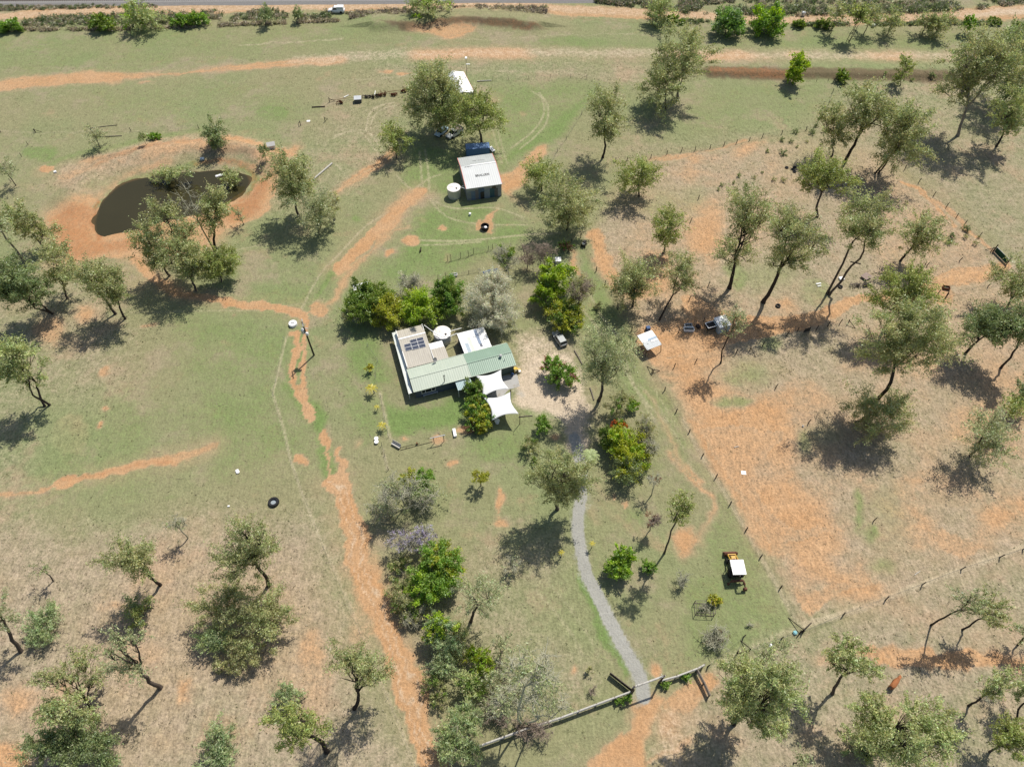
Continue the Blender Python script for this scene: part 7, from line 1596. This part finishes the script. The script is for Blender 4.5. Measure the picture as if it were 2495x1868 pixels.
# ------------------------------------------------------------------ cow: skinned body standing on four jointed legs
def skin_animal(name, label, cat, p, rz, scale, mat_, joints, edges, rad):
    root_me = bpy.data.meshes.new('body'); root_me.from_pydata([tuple(Vector(j) * scale) for j in joints], edges, []); o = bpy.data.objects.new(name, root_me); C.objects.link(o)
    o.location = p; o.rotation_euler = (0, 0, rz); sk = o.modifiers.new('skin', 'SKIN'); sb_ = o.modifiers.new('sub', 'SUBSURF'); sb_.levels = 2; sb_.render_levels = 2
    lay = root_me.skin_vertices[0] if root_me.skin_vertices else None
    if lay is None:
        bm = bmesh.new(); bm.from_mesh(root_me); bm.verts.layers.skin.verify(); bm.to_mesh(root_me); bm.free(); lay = root_me.skin_vertices[0]
    for i, r in enumerate(rad): lay.data[i].radius = (r[0] * scale, r[1] * scale); lay.data[i].use_root = (i == 0)
    root_me.materials.append(mat_); sk.use_smooth_shade = True; return tag(o, label, cat)
cj = [(-.55, 0, 1.0), (-.1, 0, .98), (.45, 0, 1.0), (.75, 0, 1.15), (1.0, 0, 1.2), (1.25, 0, 1.0), (1.42, 0, .82),
      (-.68, .2, .85), (-.62, .22, .55), (-.72, .22, .28), (-.70, .22, .03), (-.68, -.2, .85), (-.62, -.22, .55), (-.72, -.22, .28), (-.70, -.22, .03),
      (.48, .2, .75), (.50, .2, .42), (.48, .2, .03), (.48, -.2, .75), (.50, -.2, .42), (.48, -.2, .03), (-.80, 0, 1.08), (-.92, 0, .8), (-.93, 0, .4), (1.08, .2, 1.28), (1.08, -.2, 1.28)]
ce = [(0, 1), (1, 2), (2, 3), (3, 4), (4, 5), (5, 6), (0, 7), (7, 8), (8, 9), (9, 10), (0, 11), (11, 12), (12, 13), (13, 14), (2, 15), (15, 16), (16, 17), (2, 18), (18, 19), (19, 20), (0, 21), (21, 22), (22, 23), (4, 24), (4, 25)]
cr_ = [(.30, .33), (.34, .37), (.29, .36), (.19, .24), (.15, .17), (.13, .14), (.09, .09)] + [(.16, .17), (.09, .10), (.055, .06), (.055, .055)] * 2 + [(.13, .14), (.07, .075), (.055, .055)] * 2 + [(.05, .05), (.03, .03), (.04, .04), (.05, .02), (.05, .02)]
cw = lambda x, y: (2150 + x / 3.539, 1400 + y / 3.539)
a_, b_ = GT(cw(105, 915)), GT(cw(62, 975)); d = a_ - b_
skin_animal('cow', 'chestnut brown cow standing with its dark shadow on the dry grass', 'cow', (a_ + b_) / 2, math.atan2(d.y, d.x), 1.12, mat('chestnut_hide', (.34, .13, .05), .8, var=.3, scale=2.5, wear=(.20, .07, .03)), cj, ce, cr_)

# ------------------------------------------------------------------ troughs, tyres, junk and garden furniture
def tyre(label, p, r=.55, w=.35, water=False, group=None):
    t = thing('tractor_tyre', label, 'tyre', p, 0, group); m = MB(); prof = [(r * .55, .02), (r * .92, .0), (r, w * .25), (r, w * .75), (r * .92, w), (r * .55, w - .03)]
    vs = []; fs = []; n = 26
    for a in range(n):
        for rr, z in prof: vs.append((rr * math.cos(2 * math.pi * a / n), rr * math.sin(2 * math.pi * a / n), z))
    k = len(prof)
    for a in range(n):
        for j in range(k): fs.append((a * k + j, ((a + 1) % n) * k + j, ((a + 1) % n) * k + (j + 1) % k, a * k + (j + 1) % k))
    m.add(vs, fs); m.build('rubber', M_black, t)
    if water: m = MB(); m.lathe([(r * .56, .05), (r * .56, .16), (.02, .165)], 20); m.build('water_surface', mat('trough_water', (.30, .34, .36), .08, spec=.6), t)
tyre('big black tyre lying in the open left paddock, water inside', GT(S('02', 1775, 772)), .95, .5, True)
tyre('small black tyre against the scrap heap trees', GT(LZ(395, 405)), .5, .3)
tyre('black tyre on the orange yard under the right black trunked gum', GT(S('21', 615, 742)), .55, .35)
for i, (x, y) in enumerate(((672, 1088), (712, 1100), (722, 1085), (722, 1115))): tyre('old tyre in the loose group of four left of the yellowish gum', GT(S('20', x, y)), .42, .25, group='old tyres in the upper right paddock')
q = GT(S('11', 930, 240)); t = thing('feed_trough', 'black round trough with white feed on the orange patch below the shed', 'trough', q)
m = MB(); m.lathe([(.85, 0), (.95, .9), (.98, .92), (.90, .92), (.82, .3), (.02, .28)], 28); m.build('drum', M_black, t); m = MB(); m.box((.15, -.1, .5), (.6, .7, .35), rz=.4); m.build('feed_bag', M_white_p, t, bevel=.08)
q = GT(S('01', 1900, 862)); t = thing('concrete_trough', 'round white concrete tank lid with a dark slot beside the power pole', 'trough', q)
m = MB(); m.lathe([(.85, 0), (.85, .55), (.80, .62), (.02, .66)], 28); m.build('basin', M_white_p, t); m = MB(); m.box((.0, .05, .665), (.75, .2, .03)); m.build('slot', M_dkmetal, t)
m = MB(); m.lathe([(.28, 0), (.30, .5), (.26, .6), (.02, .62)], 18); tag(m.build('white_drum', M_white_p, None, GT(S('11', 833, 152))), 'small white drum alone on the grass below the shed', 'drum')
m = MB(); m.box((0, 0, .2), (.3, .8, .4)); m.box((.1, .5, .5), (.28, .3, .3)); m.box((0, -.35, .55), (.2, .2, .35)); tag(m.build('old_stump', M_darkwood, None, GT(S('11', 512, 385)), bevel=.06), 'dark burnt stump standing on the lawn left of the garden fence', 'stump')
def box_item(name, label, cat, p, d, m_, rz=0, z=None, group=None, bev=.02): m = MB(); m.box((0, 0, z if z is not None else d[2] / 2), d, rz=rz); return tag(m.build(name, m_, None, p, bevel=bev), label, cat, group)
def bath(label, p, rz, m_=None, L=1.7, Wd=.8, group=None):
    t = thing('bath_trough', label, 'trough', p, rz, group); m = MB()
    for s_ in (-1, 1): m.box((0, s_ * Wd / 2, .3), (L + .1, .1, .55)); m.box((s_ * L / 2, 0, .3), (.1, Wd - .1, .55))
    m.box((0, 0, .06), (L - .1, Wd - .1, .1)); m.build('basin', m_ or M_white_p, t, bevel=.02); m = MB(); m.box((0, 0, .22), (L - .12, Wd - .12, .04)); m.build('water_surface', mat('dirty_water', (.10, .10, .08), .15), t)
bath('white bath trough at the top of the orange yard, nearer one', GT(KZ(1090, 445)), -.05, None, 2.0, .9)
bath('grey rimmed trough just above the white bath trough', GT(KZ(1080, 385)), .1, M_zinc, 1.5, .8)
box_item('crate', 'small dark crate right of the white bath trough', 'crate', GT(KZ(1250, 392)), (.7, .9, .5), M_darkwood, .5)
box_item('blue_drum', 'blue drum behind the open shelter roof', 'drum', GT(KZ(400, 445)), (.8, .8, 1.0), M_blue, .3)
box_item('white_sheet', 'square white sheet lying on the orange paddock', 'sheet', GT(S('22', 393, 578)), (.85, .75, .04), M_white_p, -.1)
box_item('white_rock', 'pale stone at the foot of a lone post in the right paddock', 'stone', GT(S('22', 776, 279)), (.4, .4, .35), M_palewood, .4, bev=.12)
for x, y, t, l in ((820, 250, '22', 'lone fence post beside the pale stone in the right paddock'), (1243, 882, '22', 'lone bent post on the green strip of the right paddock'), (608, 22, '22', 'lone post near the top of the orange paddock'), (108, 40, '21', 'lone stump post in the scrubby right paddock, upper one'), (58, 188, '21', 'lone stump post in the scrubby right paddock, lower one')):
    p = GT(S(t, x - 10, y + 12)); m = MB(); m.tube([(0, 0, -.1), (.05, .1, .7), (.2, .15, 1.35)], [.09, .08, .07], 6); tag(m.build('lone_post', M_post, None, p), l, 'post')
box_item('water_drum', 'turquoise drum at the braced paddock corner', 'drum', GT(S('23', 724, 374)), (.6, .6, .4), mat('turquoise_plastic', (.15, .40, .45), .5), .4, bev=.1)
box_item('white_rock', 'white boulder on the fence line left of the turquoise drum', 'stone', GT(S('23', 570, 458)), (.6, .6, .5), M_white_p, .4, bev=.16)
box_item('white_bag', 'white litter bag on the open left paddock', 'bag', GT(S('02', 1540, 572)), (.6, .9, .3), M_white_p, .6, bev=.1)
box_item('white_bag', 'tiny white scrap near the big tyre on the left paddock', 'bag', GT(S('02', 1482, 795)), (.4, .3, .2), M_white_p, .2, bev=.06)
box_item('planter', 'long white planter at the end of the swing frame', 'planter', GT(WZ(2090, 160)), (.55, 1.7, .5), M_white_p, .22)
for x, y, l in ((175, 305, 'upper one of two white pots left of the garden bench'), (180, 385, 'lower one of two white pots left of the garden bench')): m = MB(); m.lathe([(.25, 0), (.38, .4), (.4, .42), (.3, .42), (.05, .36)], 18); tag(m.build('white_pot', M_white_p, None, GT(WZ(x, y))), l, 'pot', 'white pots in the garden')
q = GT(WZ(660, 470)); t = thing('garden_bench', 'pale slatted garden bench at the left end of the garden edging', 'bench', q, -.55)
m = MB(); m.box((0, 0, .45), (1.9, .55, .06)); m.build('seat', M_palewood, t); m = MB(); m.box((0, .3, .8), (1.9, .06, .5), rx=-.2); m.build('backrest', M_palewood, t)
for a in (-.8, .8):
    for b in (-.2, .2): m = MB(); m.box((a, b, .21), (.08, .08, .42)); m.build('leg', M_wood, t)
a_, b_ = GT(WZ(1590, 400)), GT(WZ(1830, 345)); d = b_ - a_; L_ = d.length; q = (a_ + b_) / 2
t = thing('swing_frame', 'grey pipe swing frame over a bare patch at the front garden edge', 'frame', q, math.atan2(d.y, d.x))
m = MB(); m.tube([(-L_ / 2 - .6, 0, 2.0), (L_ / 2 + .35, 0, 2.0)], .09, 8); m.build('top_beam', M_zinc, t)
for s_ in (-1, 1): m = MB(); m.tube([(s_ * L_ / 2, 0, -.1), (s_ * L_ / 2, 0, 2.0)], .06, 8); m.build('post', M_wood, t)
a_, b_ = GT(WZ(760, 575)), GT(WZ(1545, 365)); log_thing('thin timber edging between the garden bench and the swing frame', WZ(760, 572), WZ(1550, 365), .05, .06, M_darkwood)
log_thing('second thin timber edging just above the first in the garden', WZ(760, 510), WZ(1240, 400), .04, .05, M_darkwood)
box_item('garden_post', 'small dark post on the garden edging', 'post', GT(WZ(1170, 425)), (.25, .25, .6), M_rust, .2)
q = GT(HZ(1930, 800)); t = thing('gas_bottle_stand', 'yellow plastic slide at the right front corner of the house', 'play slide', q, .4); t.name = 'play_slide'
m = MB(); m.prism([(-.3, 1.2), (.1, 1.2), (.9, .12), (1.1, .1), (1.1, .02), (.8, .02), (0, 1.08), (-.3, 1.08)], 1, -.3, .3); m.build('chute', M_yellow, t, bevel=.02); m = MB(); m.box((-.35, 0, .6), (.12, .6, 1.2)); m.build('ladder', M_yellow, t)
def chair(label, p, rz, m_):
    t = thing('garden_chair', label, 'chair', p, rz); m = MB(); m.box((0, 0, .43), (.5, .5, .05)); m.build('seat', m_, t); m = MB(); m.box((-.24, 0, .7), (.05, .5, .5)); m.build('backrest', m_, t)
    for a in (-.2, .2):
        for b in (-.2, .2): m = MB(); m.box((a, b, .2), (.05, .05, .4)); m.build('leg', m_, t)
chair('white plastic chair beside the yellow slide', GT(HZ(1985, 808)), .3, M_white_p); chair('blue garden chair in the shade at the house corner', GT(HZ(1885, 850)), 1.2, M_blue)
m = MB(); m.lathe([(.35, 0), (.35, .02), (.05, .05), (.04, .7), (.5, .72), (.5, .76), (.02, .77)], 20); tag(m.build('garden_table', M_white_p, None, GT(HZ(1665, 1535))), 'small round white table under the edge of the lower sail', 'table')
t = thing('utility_trailer', 'small flat white trailer showing behind the dark olive garden tree', 'trailer', GT(S('11', 132, 632)), .3)
m = MB(); m.box((0, 0, .95), (3.4, 1.8, .12)); m.build('deck', M_white_p, t); m = MB(); m.box((0, 0, .6), (3.2, .2, .5)); m.build('frame', M_dkmetal, t)
for s_ in (-1, 1): wheel(t, 0, s_ * .95, .33, .2)
t = thing('white_bin', 'white twin lidded bin at the top of the lime green garden tree', 'bin', GT(S('11', 1402, 462)), .05)
m = MB(); m.box((0, 0, .55), (1.2, 1.3, 1.1)); m.build('body', M_zinc, t, bevel=.03); m = MB(); m.box((0, .36, 1.14), (1.28, .62, .1)); m.build('lid', M_white_p, t); m = MB(); m.box((0, -.36, 1.14), (1.28, .62, .1)); m.build('lid', M_white_p, t)
t = thing('tarp_heap', 'dark blue tarpaulin heap between the bare trees and the silver tree', 'tarpaulin', GT(YZ(800, 620)), .3)
m = MB(); rs = random.Random(3); vs = []; n = 9
for i in range(n):
    for j in range(n):
        u, v = i / (n - 1) * 2 - 1, j / (n - 1) * 2 - 1; vs.append((u * 1.7, v * 1.1, max(0.0, .9 * (1 - u * u) * (1 - v * v) + rs.uniform(-.1, .18)) + .02))
m.add(vs, [(i * n + j, (i + 1) * n + j, (i + 1) * n + j + 1, i * n + j + 1) for i in range(n - 1) for j in range(n - 1)]); m.build('sheet', M_blue, t)
bath('white planter trough on the lower garden fence', GT(YZ(262, 655)), .15, M_white_p, 1.6, .6)
t = thing('ride_on_mower', 'small dark machine standing at the top corner of the orange strip', 'mower', GT(S('11', 1568, 350)), 1.2)
m = MB(); m.box((.2, 0, .5), (1.3, .7, .4)); m.box((.55, 0, .8), (.6, .5, .3)); m.build('body', M_dkmetal, t, bevel=.05); m = MB(); m.box((-.35, 0, .85), (.4, .5, .4)); m.build('seat', M_zinc, t, bevel=.05)
for x in (-.45, .7):
    for s_ in (-1, 1): wheel(t, x, s_ * .45, .28 if x < 0 else .2, .2)
# rusty machinery row
def junk(name, label, cat, p, seed, n, s, m_, hgt=1.0, group='rusty farm machinery in the far row'):
    t = thing(name, label, cat, p, 0, group); rs = random.Random(seed); m = MB(); m.tube([(-s, 0, .5), (s, .05 * s, .55)], .08, 6)
    for i in range(n): x = rs.uniform(-s, s); m.tube([(x, rs.uniform(-.5, .5), rs.uniform(.3, hgt)), (x + rs.uniform(-.4, .4), rs.uniform(-.9, .9), rs.uniform(.02, hgt))], .05, 5)
    m.build('frame', m_, t)
    for i in range(max(2, n // 5)):
        x = rs.uniform(-s, s); m = MB(); M_ = Matrix.Rotation(math.pi / 2, 3, 'X'); m.lathe([(.1, -.04), (.42, -.03), (.42, .03), (.1, .04)], 14, (x, rs.uniform(-.6, .6), .42), M_); m.build('disc', m_, t)
junk('disc_plough', 'long rusty disc plough nearest the trees in the machinery row', 'plough', GT(JZ(1790, 225)), 1, 18, 1.9, M_rust)
junk('seed_drill', 'rusty implement with a tall drum in the middle of the machinery row', 'implement', GT(JZ(1690, 245)), 2, 10, .9, M_rust, 1.5)
junk('old_harrow', 'low dark harrow lying below the machinery row', 'harrow', GT(JZ(1520, 290)), 3, 14, 1.1, M_rust, .4)
junk('hay_rake', 'rusty rake with a brown drum at the right of the white rail', 'rake', GT(JZ(1330, 300)), 4, 16, 1.1, M_rust, 1.6)
junk('old_cultivator', 'dark machine carrying a white rail in the machinery row', 'implement', GT(JZ(1215, 335)), 5, 14, .9, M_darkwood, 1.2)
junk('old_fence_roll', 'tangled grey wire roll right of the grey box in the machinery row', 'wire roll', GT(JZ(1070, 325)), 6, 18, 1.3, M_wood, .7)
junk('rusty_trailer', 'red rusty trailer frame at the left end of the machinery row', 'trailer', GT(JZ(605, 430)), 7, 10, .8, M_rust, 1.2)
junk('scrap_heap', 'heap of grey branches and planks beside the split trunk gum', 'scrap heap', GT(LZ(580, 390)), 8, 34, 2.2, M_wood, .8, None)
log_thing('white rail across the dark machine in the machinery row', JZ(1205, 350), JZ(1218, 285), .1, 1.2, M_white_p)
log_thing('long brown pole linking the machines of the far row', JZ(1290, 285), JZ(1640, 225), .07, .4, M_rust); log_thing('thin brown pole left of the grey box in the far row', JZ(440, 400), JZ(870, 352), .05, .4, M_rust)
t = thing('grey_bin', 'grey lidded steel bin in the far machinery row', 'bin', GT(JZ(918, 400)), .12); m = MB(); m.box((0, 0, .55), (1.9, 1.5, 1.1)); m.build('body', mat('dark_grey_steel', (.10, .10, .10), .7), t); m = MB(); m.slab([(-1.0, -.8, 1.12), (1.0, -.8, 1.12), (1.0, .8, 1.3), (-1.0, .8, 1.3)], .06); m.build('lid', M_zinc, t)
for i, (pt, l) in enumerate((((JZ(435, 410)), 'dark braced strainer post left of the red trailer frame'), (JZ(362, 740), 'crossed dark posts in the grass below the machinery row'), (S('00', 1948, 815), 'leaning braced post beside a white panel left of the sheds'))):
    p = GT(pt); t = thing('strainer_post', l, 'post', p, i * .9); m = MB(); m.tube([(0, 0, -.1), (.05, 0, 1.4)], .09, 6); m.build('post', M_post, t); m = MB(); m.tube([(.02, 0, 1.1), (1.3, .5, .1)], .07, 6); m.build('brace', M_post, t)
box_item('flat_board', 'white panel beside the leaning braced post', 'panel', GT(S('00', 1998, 785)), (.9, .7, .06), M_white_p, .1)
box_item('scrap_sheet', 'brown sheet of iron leaning on the scrap heap', 'sheet', GT(LZ(645, 310)), (2.0, 1.6, .06), mat('brown_iron_sheet', (.25, .19, .16), .8, var=.3), .6, z=.5)
for x, y, l, d in ((405, 325, 'white ringed sink beside the split trunk gum', (1.1, .9, .4)), (178, 372, 'white pipe pieces left of the split trunk gum', (1.2, .3, .2)), (186, 395, 'second white pipe piece left of the split trunk gum', (.9, .25, .2))): box_item('white_scrap', l, 'scrap', GT(LZ(x, y)), d, M_white_p, .2, bev=.06)
bath('dark rimmed trough between the tall pair of gateposts', GT(S('21', 1702, 628)), -.2, M_rust, 1.3, .8)
box_item('leaning_board', 'white panel leaning at the right of the blue container', 'panel', GT(SZ(750, 1020)), (1.0, 2.2, .08), M_white_p, .5, z=.3)
box_item('grey_drum', 'pale drum on the far road left of the leaning saplings', 'drum', GT(S('20', 776, 105)), (1.1, 1.0, 1.3), M_zinc, .2, bev=.15)
box_item('grey_drum', 'pale drum right of the yellow green sapling at the far road', 'drum', GT(S('20', 1230, 176)), (.9, .9, .9), M_zinc, .5, bev=.15)
box_item('concrete_block', 'white block beside the dam mound', 'block', GT(S('00', 360, 1118)), (.6, .5, .4), M_white_p, .5)
box_item('white_tub', 'blue grey tub in the shade on the far dam bank', 'tub', GT(S('00', 1312, 1035)), (1.0, .9, .5), mat('grey_blue_tub', (.35, .42, .46), .5), .3, bev=.08)
box_item('small_boat', 'white dinghy at the far water edge of the dam', 'boat', GT(S('00', 1420, 1140)), (1.8, .7, .35), M_white_p, .5, bev=.12)
# railway along the top left
a_, b_ = G(S('00', -200, 12)), G(S('10', 1700, -12)); d = b_ - a_; L_ = d.length; hd = math.atan2(d.y, d.x)
trk = thing('railway_track', 'railway track on grey ballast along the top left edge', 'railway', a_, hd)
m = MB(); m.prism([(-3.6, -.1), (3.6, -.1), (2.0, .5), (-2.0, .5)], 0, 0, L_); m.build('ballast', mat('grey_ballast', (.22, .21, .20), .95, var=.35, scale=2.5, bump=1.0), trk)
m = MB()
for k in range(int(L_ / .7)): m.box((k * .7, 0, .52), (.24, 2.2, .1))
m.build('sleepers', M_wood, trk)
for s_ in (-.55, .55): m = MB(); m.box((L_ / 2, s_, .64), (L_, .08, .16)); m.build('rail', mat('rail_steel', (.10, .075, .06), .5, metal=.5), trk)
